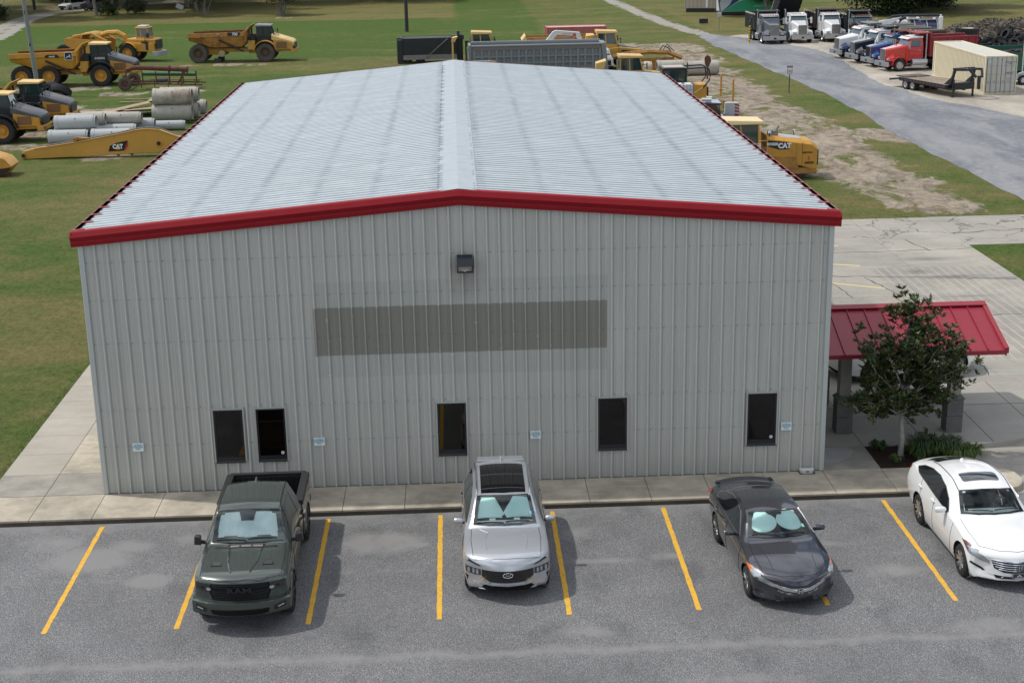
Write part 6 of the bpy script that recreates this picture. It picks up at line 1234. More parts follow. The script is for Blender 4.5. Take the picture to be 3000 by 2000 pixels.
def adt(label, loc, rz, k=1., hood=CHAR, flank=Y1, roof=Y2, bed=Y1, brand='DEERE', miss_mid=False, tm=None, rm=None, num=None, bedcut=None, cabm=CABK, extra=None):
    t = thing('articulated_dump_truck', label, 'dump truck', loc, rz, scale=k)
    # front frame and bonnet
    MB().tb((.05, .95, 1.0, 1.22), (3.9, .95, .85, 1.2)).build('front_frame', flank, t, bevel=.03)
    MB().tb((.15, 1.12, 1.2, 1.85), (2.05, 1.2, 1.15, 2.15)).build('engine_side', flank, t, bevel=.04)
    for s_ in (-1, 1):
        MB().box(min(s_*1.13, s_*1.2), max(s_*1.13, s_*1.2), .75, 1.75, 1.32, 1.92).build('side_grille', pm('side_grille_brown', (.20,.10,.04), .7), t, bevel=.01)
    MB().loft([[(-w, y, z0), (w, y, z0), (w, y, z1-.12), (w-.22, y, z1), (-w+.22, y, z1), (-w, y, z1-.12)] for y, w, z0, z1 in ((.02,1.05,1.45,1.92), (.25,1.14,1.8,2.1), (1.3,1.2,2.05,2.42), (2.2,1.16,2.12,2.72))]).build('hood', hood, t, smooth=30, bevel=.03)
    MB().box(-.85, .85, -.03, .06, 1.25, 1.80).build('grille', CABK, t, bevel=.02)
    MB().tb((-.12, 1.15, .85, 1.22), (.35, 1.25, .85, 1.25)).build('bumper', flank, t, bevel=.04)
    for s_ in (-1, 1): MB().box(min(s_*.78, s_*1.08), max(s_*.78, s_*1.08), -.135, -.10, .96, 1.14).build('headlight', CABK if brand != 'CAT' else M_LENS, t, bevel=.01)
    for s_ in (-1, 1):
        q = [[(s_*x, 2.85+1.12*math.cos(a), .92+1.12*math.sin(a)) for a in [math.radians(10+160*i/12) for i in range(13)]] for x in (.95, 1.62)]
        q2 = [[(p[0], 2.85+(p[1]-2.85)*1.07, .92+(p[2]-.92)*1.07) for p in r] for r in q]
        MB().loft([q[0], q[1], q2[1], q2[0]], False, False).build('fender', CABK if brand != 'CAT' else flank, t)
    glazed_cab(t, 2.15, 3.75, .82, 1.25, 2.55, 3.42, cabm, cabm, roof, .22)
    MB().box(.3, 1.2, 3.85, 4.75, 1.2, 2.35).build('rear_cowl', flank, t, bevel=.03); MB().box(-1.2, -.3, 3.9, 4.6, 1.2, 2.1).build('tank_box', flank, t, bevel=.03)
    MB().box(-1.0, -.35, 3.85, 4.35, 2.1, 2.72).cyl((-.7,4.2,2.6), (-.7,4.2,3.35), .07, 10).cyl((-.95,4.5,2.1),(-.95,4.5,3.3),.025,6).cyl((-.5,4.5,2.1),(-.5,4.5,3.3),.025,6).bar((-.95,4.5,3.3),(-.5,4.5,3.3),.05).build('air_intake', CABK, t, bevel=.02)
    for s_ in (-1, 1):
        m = MB().bar((s_*.8,2.2,2.9), (s_*1.3,1.95,3.0), .04).box(min(s_*1.2, s_*1.42), max(s_*1.2, s_*1.42), 1.9, 1.96, 2.6, 3.1).build('mirror', CABK, t)
    MB().tube([(-.86,2.0,2.6),(-.9,1.6,2.85),(-.9,1.5,2.5)], .022, 5).build('handrail', CABK, t)
    # rear frame, bogie beams and axles
    MB().box(-.42, .42, 4.6, 10.0, .95, 1.35).box(-.3, .3, 3.8, 4.7, .8, 1.15).build('rear_frame', flank, t, bevel=.03)
    for s_ in (-1, 1): MB().hexa([(s_*.45-.1,7.1,.72),(s_*.45+.1,7.1,.72),(s_*.45+.1,9.9,.72),(s_*.45-.1,9.9,.72),(s_*.45-.1,7.6,1.15),(s_*.45+.1,7.6,1.15),(s_*.45+.1,9.4,1.15),(s_*.45-.1,9.4,1.15)]).build('bogie_beam', flank, t)
    # dump body
    st = [(4.75,1.9,3.02),(5.25,1.42,3.0),(8.35,1.42,2.95),(9.3,1.8,2.93),(10.45,2.15,2.9)]; o_ = []; i_ = []
    for y, zb, zt_ in st:
        zm = zb+(zt_-zb)*.42; o_.append([(-1.52,y,zt_),(-1.5,y,zm+.25),(-1.18,y,zb+.1),(-.95,y,zb),(.95,y,zb),(1.18,y,zb+.1),(1.5,y,zm+.25),(1.52,y,zt_)])
        i_.append([(-1.40,y+(.05 if y < 5 else 0),zt_),(-1.38,y,zm+.28),(-1.08,y,zb+.18),(-.9,y,zb+.1),(.9,y,zb+.1),(1.08,y,zb+.18),(1.38,y,zm+.28),(1.40,y,zt_)])
    m = MB(); m.loft(o_, False, False); b0 = MB(); b0.loft(i_, False, False); bdo = m.build('dump_body', bed, t, smooth=25); b0.build('body_liner', RUST, bdo, smooth=25)
    for s_ in (-1, 1):
        MB().loft([[(s_*1.38,y,zt_-.02),(s_*1.60,y,zt_-.02),(s_*1.60,y,zt_-.42),(s_*1.50,y,zt_-.5)] for y, zb, zt_ in st[:1]+[(6.6,1.4,2.98)]+st[3:]], True, True).build('top_rail', bed, bdo, bevel=.02)
        for y, zb in ((4.95,1.75), (9.35,1.85)): MB().hexa([(s_*1.1-.04,y-.08,zb),(s_*1.1+.06,y-.08,zb),(s_*1.1+.06,y+.08,zb),(s_*1.1-.04,y+.08,zb),(s_*1.52-.04,y-.08,2.6),(s_*1.57,y-.08,2.6),(s_*1.57,y+.08,2.6),(s_*1.52-.04,y+.08,2.6)]).build('body_rib', bed, bdo)
        MB().cyl((s_*1.25,5.0,1.05), (s_*1.52,7.4,2.25), .085, 10).build('hoist_cylinder', CABK, t); MB().cyl((s_*1.2,4.7,.98), (s_*1.3,5.3,1.2), .05, 8).build('hoist_rod', M_CHR, t)
    MB().hexa([(-1.5,4.72,1.95),(1.5,4.72,1.95),(1.5,4.86,1.95),(-1.5,4.86,1.95),(-1.56,4.62,3.0),(1.56,4.62,3.0),(1.56,4.78,3.0),(-1.56,4.78,3.0)]).hexa([(-1.56,4.62,3.0),(1.56,4.62,3.0),(1.56,4.95,3.0),(-1.56,4.95,3.0),(-1.40,4.15,3.62),(1.40,4.15,3.62),(1.40,4.25,3.62),(-1.40,4.25,3.62)]).build('headboard', bed, bdo, bevel=.02)
    MB().hexa([(-1.5,10.4,2.15),(1.5,10.4,2.15),(1.5,10.5,2.2),(-1.5,10.5,2.2),(-1.58,10.25,2.9),(1.58,10.25,2.9),(1.58,10.5,2.95),(-1.58,10.5,2.95)]).build('tail_lip', bed, bdo) if False else None
    for s_ in (-1, 1):
        for i, y in enumerate((2.85, 7.25, 9.55)):
            if miss_mid and i == 1: MB().cyl((s_*.75,y,.9), (s_*1.3,y,.9), .33, 18).build('axle_hub', pm('hub_tan', (.34,.26,.13), .7), t, bevel=.02); MB().box(s_*1.0-.3, s_*1.0+.3, y+.2, y+.8, 0, .38).build('axle_stand', pm('stand_dark', (.04,.04,.04), .8), t); continue
            bwheel(t, s_*1.22, y, .92, .92, .70, s_, tm, rm, 22)
    MB().cyl((-1.1,2.85,.92), (1.1,2.85,.92), .2, 10).cyl((-1.1,9.55,.92), (1.1,9.55,.92), .2, 10).cyl((-1.1,7.25,.92), (1.1,7.25,.92), .2, 10).build('axle', CABK, t, kind='stuff')
    if brand == 'DEERE':
        side_text(t, 'DEERE', .26, -.845, 2.95, 2.30, WHL, sx=1.2); deer_badge(t, -1.60, 5.4, 2.62, .34)
        MB().prism([(6.2,2.62),(6.35,2.76),(7.25,2.76),(7.4,2.62),(7.4,2.50),(6.2,2.50)], -1.615, -1.60, 'yz').build('model_plate', CABK, t); side_text(t, '460E', .17, -1.62, 6.8, 2.60, WHL, sx=1.5); side_text(t, '2146', .15, -1.22, .35, 1.55, CABK)
        fan = MB()
        for q in range(8): a = q*math.pi/4; fan.bar((-1.215,1.25,1.62), (-1.215,1.25+.26*math.cos(a),1.62+.26*math.sin(a)), .035, .01)
        fan.cyl((-1.2,1.25,1.62),(-1.23,1.25,1.62),.07,12).build('cooling_fan', pm('fan_tan', (.30,.17,.06), .6), t)
    elif brand == 'DOGGETT': side_text(t, 'DOGGETT', .24, -.845, 2.95, 1.95, WHL, sx=1.25); deer_badge(t, -.84, 3.62, 1.95, .13)
    elif brand == 'CAT':
        MB().prism([(5.35,2.62),(5.15,2.96),(6.5,2.96),(6.5,2.62)], -1.615, -1.60, 'yz').build('model_plate', pm('decal_dark', (.02,.02,.03), .5), t); side_text(t, '730', .36, -1.62, 5.75, 2.78, WHL, bold=.015); side_text(t, 'CAT', .15, -1.62, 7.4, 2.82, WHL)
        side_text(t, '4', .52, -1.14, 1.9, 1.0, pm('stencil_navy', (.03,.03,.06), .6), bold=.02)
    return t
t = adt('newer yellow six wheeled articulated dump truck with charcoal hood behind the leaning pole', (-17.75, 92.2, GZ), math.pi/2, .985)
adt('rusty yellow articulated dump truck missing its middle wheels, alone on the green field', (-6.0, 109.0, GZ), math.pi/2-.04, .96, hood=Y2, flank=pm('cat_yellow', (.50,.27,.05), .5, dirt=(.22,.12,.05), amt=.6, scale=2), roof=STEEL, bed=Y3, brand='CAT', miss_mid=True, tm=MUDT, rm=pm('hub_brown', (.10,.065,.045), .8))
adt('articulated dump truck at left with a cream cab roof and DOGGETT door lettering', (-16.95, 66.9, GZ), math.pi/2+.02, .90, brand='DOGGETT')
adt('nearest articulated dump truck at the left frame edge with only its charcoal hood in view', (-17.35, 61.2, GZ), math.pi/2-.03, .88, brand='')
# dump body corner poking in at the left edge
t = thing('excavator_bucket', 'orange bucket with dark muddy lip poking in at the left frame edge', 'bucket', (-17.3, 48.2, GZ), 0)
MB().prism([(-1.4,.0),(1.05,.08),(1.55,.62),(1.2,1.05),(.4,1.32),(-1.4,1.25)], -.8, .8, 'xz').build('shell', Y1, t, bevel=.03)
MB().prism([(-1.4,.0),(1.07,.06),(1.57,.60),(1.0,.52),(-1.4,.60)], -.83, -.80, 'xz').build('muddy_lip', pm('mud_dark', (.035,.022,.016), .9), t)
# ---- scraper
def scraper():
    t = thing('motor_scraper', 'older yellow wheel tractor scraper with white cab roof unit behind the dump truck', 'scraper', (-19.5, 111.2, GZ), math.pi/2-.22)
    MB().tb((.1, .95, .95, 1.75), (3.0, 1.05, 1.0, 1.85)).build('tractor_body', Y1, t, bevel=.05); MB().tb((.0, .9, 1.7, 2.15), (2.9, .95, 1.75, 2.2)).build('hood', Y1, t, bevel=.06)
    MB().tb((-.35, 1.1, .55, .95), (.25, 1.15, .6, 1.0)).build('bumper', pm('bumper_grey', (.33,.34,.35), .5), t, bevel=.04); MB().box(-.75,.75,-.06,.02,1.2,2.05).build('grille', CABK, t, bevel=.02)
    MB().box(-.98,-.94,.7,1.4,1.1,1.95).build('engine_gap', CABK, t)
    glazed_cab(t, .75, 2.05, .62, 2.1, 2.35, 3.15, Y1, Y1, Y1, .14, .08, .06); MB().box(-.5,.5,1.0,1.9,3.28,3.42).build('roof_unit', pm('unit_white', (.55,.57,.58), .5), t, bevel=.04)
    for s_ in (-1, 1):
        bwheel(t, s_*1.1, 2.75, .88, .88, .68, s_, BTY, Y1, 24); bwheel(t, s_*1.1, 9.4, .85, .85, .62, s_, BTY, Y1, 24)
        q = [[(s_*x, 2.75+1.02*math.cos(a), .88+1.02*math.sin(a)) for a in [math.radians(25+130*i/10) for i in range(11)]] for x in (.72, 1.5)]; MB().loft(q, False, False).build('fender', Y1, t)
    MB().tube([(0,3.2,1.7),(0,3.5,2.4),(0,4.2,2.75),(0,5.2,2.7),(0,5.9,2.5)], .26, 8).build('gooseneck', Y1, t)
    for k, (y, z) in enumerate(((3.6,2.0),(3.9,2.2),(4.3,2.35))): MB().tube([(-.3,y-.3,z-.4),(-.35,y,z),(-.3,y+.6,z+.15)], .05, 6).build('hydraulic_hose', pm('hose_tan', (.30,.2,.08), .6), t)
    for s_ in (-1, 1):
        MB().hexa([(s_*1.2-.05,5.2,.6),(s_*1.2+.05,5.2,.6),(s_*1.2+.05,9.0,.6),(s_*1.2-.05,9.0,.6),(s_*1.2-.05,5.0,2.1),(s_*1.2+.05,5.0,2.1),(s_*1.2+.05,9.3,2.3),(s_*1.2-.05,9.3,2.3)]).build('bowl_side', Y1, t)
        MB().tube([(s_*1.0,4.9,2.0),(s_*1.0,6.5,2.75),(s_*1.0,8.4,2.5)], .10, 6).build('lift_arm', Y1, t)
    MB().lathe([(.75,-.9),(.8,-.85),(.8,.85),(.75,.9)], (0,6.9,2.05), 'x', 20).build('elevator_drum', Y1, t, smooth=40); MB().box(-1.1,1.1,8.9,9.1,.7,2.3).box(-.3,.3,9,10.4,1.0,1.4).build('ejector', Y1, t)
    MB().tube([(-1.0,1.0,1.9),(-1.0,.9,2.5),(-1.05,.7,2.55)], .03, 5).box(-1.1,-.9,.55,.75,2.3,2.75).build('mirror', CABK, t)
scraper()
# ---- loose machine tyres by the pole
t = thing('tyre_casing', 'big lugged tyre lying flat on the grass near the pole', 'tyre', (-21.15, 79.2, GZ+.30), rot=(0, math.pi/2, .4)); inst('tread', tyre_mesh(.86, .60, BTY, 22, .6), t)
t = thing('tyre_casing', 'big lugged tyre with yellow rim leaning on the flat tyre', 'tyre', (-21.35, 80.3, GZ+.78), rot=(.0, -.85, 1.35)); inst('tread', tyre_mesh(.86, .60, BTY, 22, .6), t); inst('rim', rim_mesh(.86, .6, Y1), t)
t = thing('tyre_casing', 'big lugged tyre standing half hidden behind the leaning one', 'tyre', (-22.0, 80.9, GZ+.80), rot=(.0, -.45, 1.2)); inst('tread', tyre_mesh(.84, .56, BTY, 22, .6), t)
# ---- pump rig
t = thing('pipe_trailer', 'rusty suction pipe on an old two wheeled frame trailer', 'trailer', (-17.8, 87.0, GZ), 0)
for s_, yy in ((-1, .0), (1, 3.6)): bwheel(t, 0, yy, .55, .55, .22, s_, MUDT, RUST, 18).rotation_euler = (0, 0, math.pi/2*3)
MB().tube([(-.1,.7,.6),(-.12,.7,1.2),(.1,.7,1.62),(.6,.7,1.78),(1.2,.7,1.8),(3.0,.7,1.68),(5.1,.7,1.55)], .20, 10).build('suction_pipe', RUST, t, smooth=50); MB().cyl((3.5,.7,1.66),(3.62,.7,1.655),.30,16).cyl((5.0,.7,1.56),(5.1,.7,1.55),.3,16).build('pipe_flange', RUST, t)
MB().cyl((1.2,1.6,1.2), (5.6,1.5,1.08), .17, 10).build('green_pipe', pm('green_pipe', (.04,.13,.06), .5), t, smooth=50)
fm = MB().bar((0,0,.55),(0,3.6,.55),.14).bar((.2,.1,.6),(6.3,.1,.35),.10).bar((.2,1.9,.6),(6.3,1.9,.35),.10)
for x in (1.3, 2.4, 3.5, 4.6, 5.7): fm.bar((x,.1,.5),(x,1.9,.5),.08).bar((x,.1,.2),(x,.1,.85),.07).bar((x,1.0,.4),(x,.8,1.45),.09)
fm.bar((4.2,.6,.4),(4.9,.6,1.5),.16).bar((2.0,.1,.85),(6.2,.1,.75),.05); fm.build('frame', RUST, t); MB().box(2.4,3.3,.9,1.6,.5,.85).build('pump', pm('pump_dark', (.05,.06,.08), .5), t, bevel=.1)
# ---- concrete pipes
M_CP = [pm('pipe_blue_grey', (.40,.425,.43), .75, dirt=(.28,.29,.28), amt=.4, scale=1.3), pm('pipe_warm_grey', (.40,.385,.345), .8, dirt=(.25,.21,.16), amt=.5, scale=1.6), pm('pipe_stained', (.42,.395,.34), .85, dirt=(.20,.12,.07), amt=.95, scale=1.1), pm('pipe_tan', (.50,.44,.34), .85, dirt=(.3,.24,.17), amt=.4, scale=1.5)]
def cpipe(x0, x1, y, z, r, mi, label, rz=0., hole=True):
    t = thing('concrete_pipe', label, 'concrete pipe', ((x0+x1)/2, y, GZ+z), rz, group='concrete pipes stacked on the grass'); h = (x1-x0)/2
    MB().lathe([(r*.80,h-.12),(r*.80,-h),(r,-h),(r,h-.14),(r*1.0,h-.13),(r*.90,h-.12),(r*.90,h),(r*.80,h),(r*.80,h-.12)], n=40).build('barrel', M_CP[mi], t, smooth=40)
    MB().lathe([(r*1.0,-h-.001),(r*1.045,-h+.0),(r*1.045,-h+.22),(r*1.0,-h+.24)], n=36).build('bell', M_CP[mi], t, smooth=30)
    if hole: MB().cyl((.05,-r*.80,r*.62),(.05,-r*.80-.02,r*.64),.035,10).build('lifting_hole', pm('hole_dark', (.02,.02,.02), .9), t)
cpipe(-16.75, -14.25, 59.3, .46, .45, 0, 'blue grey concrete pipe at the left of the front row, just behind the boom'); cpipe(-14.05, -11.5, 59.3, .46, .45, 0, 'blue grey concrete pipe in the front row mostly hidden by the boom')
cpipe(-16.6, -14.1, 60.3, .46, .45, 0, 'concrete pipe whose left end peeks out behind the front left pipe'); cpipe(-16.45, -13.85, 59.95, 1.26, .47, 0, 'cracked blue grey concrete pipe on top of the left stack')
cpipe(-14.3, -11.75, 61.9, .42, .42, 0, 'blue grey concrete pipe between the boom and the warm grey one'); cpipe(-14.2, -11.5, 62.6, 1.12, .40, 1, 'warm grey concrete pipe on top in the middle of the stack'); cpipe(-16.2, -13.7, 61.9, 1.2, .40, 1, 'concrete pipe end showing right of the cracked top pipe')
cpipe(-13.3, -10.8, 63.2, .58, .42, 0, 'blue grey concrete pipe whose open end shows right of the middle stack'); cpipe(-11.2, -9.0, 64.3, .34, .31, 0, 'slender blue grey concrete pipe right of the boom peak')
cpipe(-11.75, -9.05, 67.6, .72, .56, 1, 'large grey concrete pipe at the bottom of the right stack'); cpipe(-11.65, -9.0, 67.7, 1.83, .56, 2, 'large rust stained concrete pipe on top of the right stack'); cpipe(-11.5, -8.8, 68.9, .72, .56, 1, 'large concrete pipe behind the bottom one of the right stack'); cpipe(-11.4, -8.75, 69.0, 1.80, .52, 1, 'large concrete pipe end behind the stained top pipe'); cpipe(-10.9, -8.5, 70.3, .72, .54, 1, 'rear large concrete pipe at the right of the stack', hole=False)
cpipe(-16.9, -14.3, 68.0, .62, .26, 3, 'pale tan pipe lying behind the stack, the farther of two', hole=False); cpipe(-17.1, -14.4, 67.3, .36, .24, 3, 'pale tan pipe lying behind the stack, the nearer of two', hole=False)
# plywood and boards
PLY = pm('plywood', (.33,.25,.155), .85, dirt=(.20,.15,.10), amt=.5, scale=1.3)
random.seed(4)
for k, (x, y, z, a, tl, l, w, lb) in enumerate([(-14.6,72.2,.55,.35,.16,3.4,1.2,'long plywood sheet sloping up at the top left of the timber heap'), (-13.9,71.9,.42,.20,.10,3.2,1.2,'plywood sheet under the top left sheet'), (-13.2,71.6,.52,-.1,.05,2.6,1.2,'plywood sheet at the right of the timber heap'), (-13.6,72.6,.30,.1,.02,3.0,1.3,'plywood sheet at the bottom of the timber heap'), (-12.6,72.9,.36,-.25,.04,2.4,1.2,'plywood sheet leaning beside the large pipes'), (-13.3,80.5,.06,.1,.0,2.6,2.2,'plywood sheet lying alone on the grass behind the heap'), (-14.9,70.6,.2,.42,.12,3.0,.3,'narrow board in front of the timber heap'), (-14.2,70.9,.28,.36,.16,3.0,.3,'narrow board beside the front board'), (-15.7,79.2,.08,.1,.0,1.8,.25,'thin board lying left of the lone sheet'), (-15.5,80.8,.08,-.05,.0,1.9,.22,'thin board lying behind the other thin board')]):
    o = MB().box(-l/2, l/2, -w/2, w/2, -.02, .02).build('plywood_sheet' if w > .5 else 'timber_board', PLY, None); o.location = (x, y, GZ+z+.02); o.rotation_euler = (0, -tl, a); tag(o, lb, 'plywood' if w > .5 else 'board', 'sheets and boards heaped behind the pipes')
# ---- excavator boom on the ground
t = thing('excavator_boom', 'long yellow excavator boom lying on the grass beside the roof', 'boom', (0, 53.7, GZ), 0)
PB = [(-16.95,.30),(-16.80,.52),(-16.1,.68),(-15.4,.76),(-13.7,.98),(-11.1,1.42),(-10.0,1.64),(-9.3,1.70),(-8.6,1.62),(-7.5,1.18),(-7.2,1.0),(-8.75,.24),(-10.5,.22),(-12.5,.15),(-15.0,.08),(-16.6,.04),(-16.9,.10)]
MB().prism(PB, -.28, .28, 'xz').build('boom_arm', pm('boom_yellow', (.55,.30,.055), .42, dirt=(.38,.21,.06), amt=.35, scale=1.2), t, bevel=.03)
for s_ in (-1, 1): MB().prism([(p[0], p[1]+.0) for p in PB[2:10]]+[(p[0], p[1]-.05) for p in reversed(PB[2:10])], s_*.30-.02, s_*.30+.02, 'xz').build('edge_flange', pm('boom_edge', (.42,.24,.06), .5), t)
MB().tube([(x, .0, z+.05) for x, z in PB[1:10]], .035, 6).build('hydraulic_line', STEEL, t); MB().tube([(x, -.16, z+.04) for x, z in PB[3:9]], .025, 6).build('hydraulic_line', pm('line_black', (.04,.04,.04), .5), t)
for x, z, r in ((-16.78,.26,.17), (-8.68,.80,.20)): o = MB().cyl((x,-.34,z),(x,.34,z),r,20).build('pin_boss', Y3 if x < -10 else Y1, t, bevel=.01); MB().cyl((x,-.36,z),(x,-.34,z),r*.6,16).build('pin_hole', pm('hole_dark', (0,0,0)), o)
MB().prism([(-13.7,1.0),(-13.85,1.18),(-13.6,1.26),(-12.8,1.18),(-12.8,1.12)], -.14, .14, 'xz').cyl((-13.65,-.2,1.13),(-13.65,.2,1.13),.12,12).build('cylinder_lug', Y3, t)
for x in (-11.2,-10.4): MB().prism([(x-.12,.2),(x,.02),(x+.12,.2)], -.15, .15, 'xz').build('bottom_lug', Y3, t)
bg_ = MB().prism([(-11.72,.38),(-11.60,.72),(-11.25,.88),(-10.52,1.02),(-10.52,.72),(-10.68,.46),(-10.75,.42)], -.297, -.285, 'xz').build('badge', pm('badge_black', (.010,.010,.012), .4), t)
MB().prism([(-10.52,1.0),(-10.52,.74),(-10.70,.44),(-10.80,.43),(-10.64,.74),(-10.62,.80)], -.303, -.297, 'xz').build('badge_stripe', pm('badge_red', (.45,.03,.03), .5), bg_)
text('CAT', .36, (-11.14, -.300, .66), (math.pi/2,0,.0), WHL, bg_, bold=.022, ext=.006, sx=.85); MB().prism([(-11.27,.50),(-11.13,.64),(-10.99,.50)], -.312, -.306, 'xz').build('badge_triangle', pm('badge_yellow', (.75,.50,.05), .5), bg_)

# ---- behind the ridge: dump bodies and cabs
t = thing('dump_trailer', 'black dump trailer body with tarp arm behind the roof ridge', 'trailer', (4.0, 103, GZ), .06)
BK = pm('body_black', (.012,.015,.020), .45, dirt=(.05,.05,.05), amt=.3, scale=1)
MB().box(.5,5.5,0,.06,.62,2.30).box(.5,5.5,2.34,2.4,.62,2.30).box(.5,5.5,0,2.4,.5,.64).box(.35,.5,0,2.4,.3,2.35).box(5.4,5.55,0,2.4,.5,2.35).build('body', BK, t, bevel=.02)
MB().box(.52,5.4,.06,2.34,.7,2.05).build('load', pm('load_dark', (.07,.05,.04), .9), t); MB().box(.55,5.3,2.28,2.34,2.05,2.26).build('liner', pm('liner_grey', (.40,.42,.44), .5), t); MB().box(.55,5.3,2.25,2.28,1.95,2.06).build('rust_band', RUST, t)
MB().box(0,.5,-.12,.35,.0,2.2).box(0,.5,2.05,2.5,0,2.2).build('tail_post', BK, t, bevel=.05); MB().box(.5,5.5,-.05,-.0,.35,.78).build('side_skirt', STEEL, t); MB().bar((2.6,-.1,.5),(4.7,-.1,2.25),.09,.07).build('tarp_arm', STEEL, t)
MB().box(5.55,6.1,.1,.5,.2,2.55).box(5.1,6.2,-.1,.9,2.1,2.5).cyl((5.7,.3,2.3),(5.7,.3,2.85),.13,10).build('front_post', BK, t, bevel=.02); MB().box(5.75,5.85,-.15,-.05,.0,2.2).box(6.3,6.5,.0,.1,0,1.9).box(6.3,6.9,.0,.1,1.8,1.95).build('ladder_frame', CABK, t)
for x in (.3, 1.5): bwheel(t, x+.6, .4, .5, .5, .5, -1, BTY, STEEL, 18).rotation_euler = (0,0,-math.pi/2)
t = thing('dump_trailer', 'long dull grey dump trailer with square pressed side panels behind the roof', 'trailer', (10.3, 90, GZ), 0)
GY = pm('trailer_grey', (.20,.215,.235), .6, dirt=(.25,.25,.26), amt=.5, scale=.9)
MB().box(0.3,11.75,.10,.16,.5,2.65).box(.3,11.75,2.3,2.36,.5,2.75).box(.3,11.75,.1,2.36,.5,.7).box(.15,.35,.0,2.4,.3,2.75).hexa([(11.6,.0,.4),(12.0,.0,.4),(12.0,2.4,.4),(11.6,2.4,.4),(11.35,.0,2.75),(11.75,.0,2.75),(11.75,2.4,2.75),(11.35,2.4,2.75)]).build('body', GY, t, bevel=.02)
MB().box(.4,11.5,-.02,.16,2.62,2.74).box(.4,11.5,2.28,2.42,2.70,2.86).build('top_rail', pm('rail_pale', (.30,.32,.34), .5), t, bevel=.02); MB().box(.5,11.3,.02,.12,2.28,2.60).build('upper_band', pm('band_brown', (.16,.145,.145), .6), t)
for j in range(3):
    MB().box(.5,11.4,-.05,.11,.60+j*.55,.72+j*.55).build('side_rail', GY, t)
for i in range(18):
    x = .55+i*.625; MB().box(x,x+.16,-.06,.11,.55,2.28).build('side_stake', GY, t)
for x in (1.5, 2.8): bwheel(t, x, .5, .5, .5, .5, -1, BTY, STEEL, 18).rotation_euler = (0,0,-math.pi/2)
MB().box(0,.06,-.1,.3,1.6,2.6).build('gate_latch', STEEL, t)
t = thing('pipe_roll', 'grey banded cylinder with brown end lying in front of the grey trailer', 'cylinder', (10.5, 80, GZ), 0)
MB().cyl((.15,0,2.33),(1.5,0,2.33),.19,18).build('drum', STEEL, t, smooth=40); MB().cyl((0,0,2.33),(.15,0,2.33),.23,18).build('cap', CABK, t); MB().cyl((1.5,0,2.33),(1.95,0,2.30),.2,14,.16).build('end_cone', pm('cone_brown', (.25,.16,.09), .8), t); MB().box(.3,1.7,-.15,.15,0,2.2).build('engine_block', CABK, t)
t = thing('pipe_roll', 'grey cylinder pointing at a yellow air box in front of the grey trailer', 'cylinder', (16.6, 74.0, GZ), 0)
MB().cyl((.2,0,2.38),(2.0,0,2.28),.15,16).build('drum', STEEL, t, smooth=40); MB().cyl((0,0,2.39),(.2,0,2.38),.19,16).build('cap', CABK, t); MB().bar((-1.6,0,2.30),(0,0,2.36),.1).build('rod', RUST, t); MB().cyl((2.0,0,2.28),(2.9,0,2.28),.2,12,.12).build('end_cone', pm('cone_brown', (0,0,0)), t); MB().box(.3,2.7,-.15,.15,0,2.15).build('engine_block', CABK, t)
YC = pm('loader_yellow', (.52,.30,.055), .5, dirt=(.3,.18,.07), amt=.3, scale=1.5); YCR = pm('cab_roof_tan', (.60,.40,.15), .5, dirt=(.4,.28,.15), amt=.3, scale=2)
def machine(label, loc, rz, zt, hood=False, airbox=True, k=1., name='wheel_loader', cat='loader', short=False):
    """articulated hauler or loader seen mainly by its cab"""
    t = thing(name, label, cat, loc, rz, scale=k)
    MB().tb((0, 1.1, 1.0, 1.75), (1.9, 1.15, 1.0, 2.0)).build('hood', YC, t, bevel=.10); MB().tb((.15, .8, 1.72, 1.86), (1.9, .85, 1.95, 2.15)).build('hood_top', pm('hood_top_grey', (.22,.21,.19), .5) if hood else YC, t, bevel=.08)
    for s_ in (-1, 1): MB().hexa([(s_*1.14-.02,.25,1.35),(s_*1.14+.02,.25,1.35),(s_*1.16+.02,1.45,1.5),(s_*1.16-.02,1.45,1.5),(s_*1.14-.02,.25,1.62),(s_*1.14+.02,.25,1.62),(s_*1.16+.02,1.7,1.72),(s_*1.16-.02,1.7,1.72)]).build('side_vent', CABK, t)
    for s_ in (-1, 1): MB().hexa([(s_*1.14-.02,.15,1.08),(s_*1.14+.02,.15,1.08),(s_*1.16+.02,.75,1.08),(s_*1.16-.02,.75,1.08),(s_*1.14-.02,.15,1.28),(s_*1.14+.02,.15,1.28),(s_*1.16+.02,.9,1.28),(s_*1.16-.02,.9,1.28)]).build('side_vent', CABK, t)
    MB().tb((1.9, 1.2, .9, 1.95), (4.1 if short else 6.5, 1.1, .8, 1.4)).build('rear_frame', YC, t, bevel=.04)
    glazed_cab(t, 1.95, 3.75, .80, 1.5, 2.2, 3.12, YC, YC, YCR, .26, .22, .12)
    MB().cyl((-.9,3.95,1.8),(-.9,3.95,3.05),.07,10).build('exhaust_stack', STEEL, t)
    for s_ in (-1, 1): MB().bar((s_*.8,2.0,2.6),(s_*1.2,1.75,2.7),.04).box(min(s_*1.1,s_*1.3),max(s_*1.1,s_*1.3),1.7,1.76,2.3,2.8).build('mirror', CABK, t)
    for s_ in (-1, 1):
        for y in ((1.45,) if short else (1.45, 5.4)): bwheel(t, s_*1.1, y, .8, .8, .6, s_, BTY, YC, 20)
    if airbox: MB().hexa([(-.9,5.0,2.3),(-.2,5.0,2.3),(-.2,5.6,2.3),(-.9,5.6,2.3),(-.9,4.8,3.0),(-.1,4.8,3.1),(-.2,5.6,2.85),(-.9,5.6,2.8)]).box(-.7,-.5,5.1,5.3,1.4,2.3).build('air_box', pm('box_yellow', (.60,.42,.14), .5), t, bevel=.03)
    return t
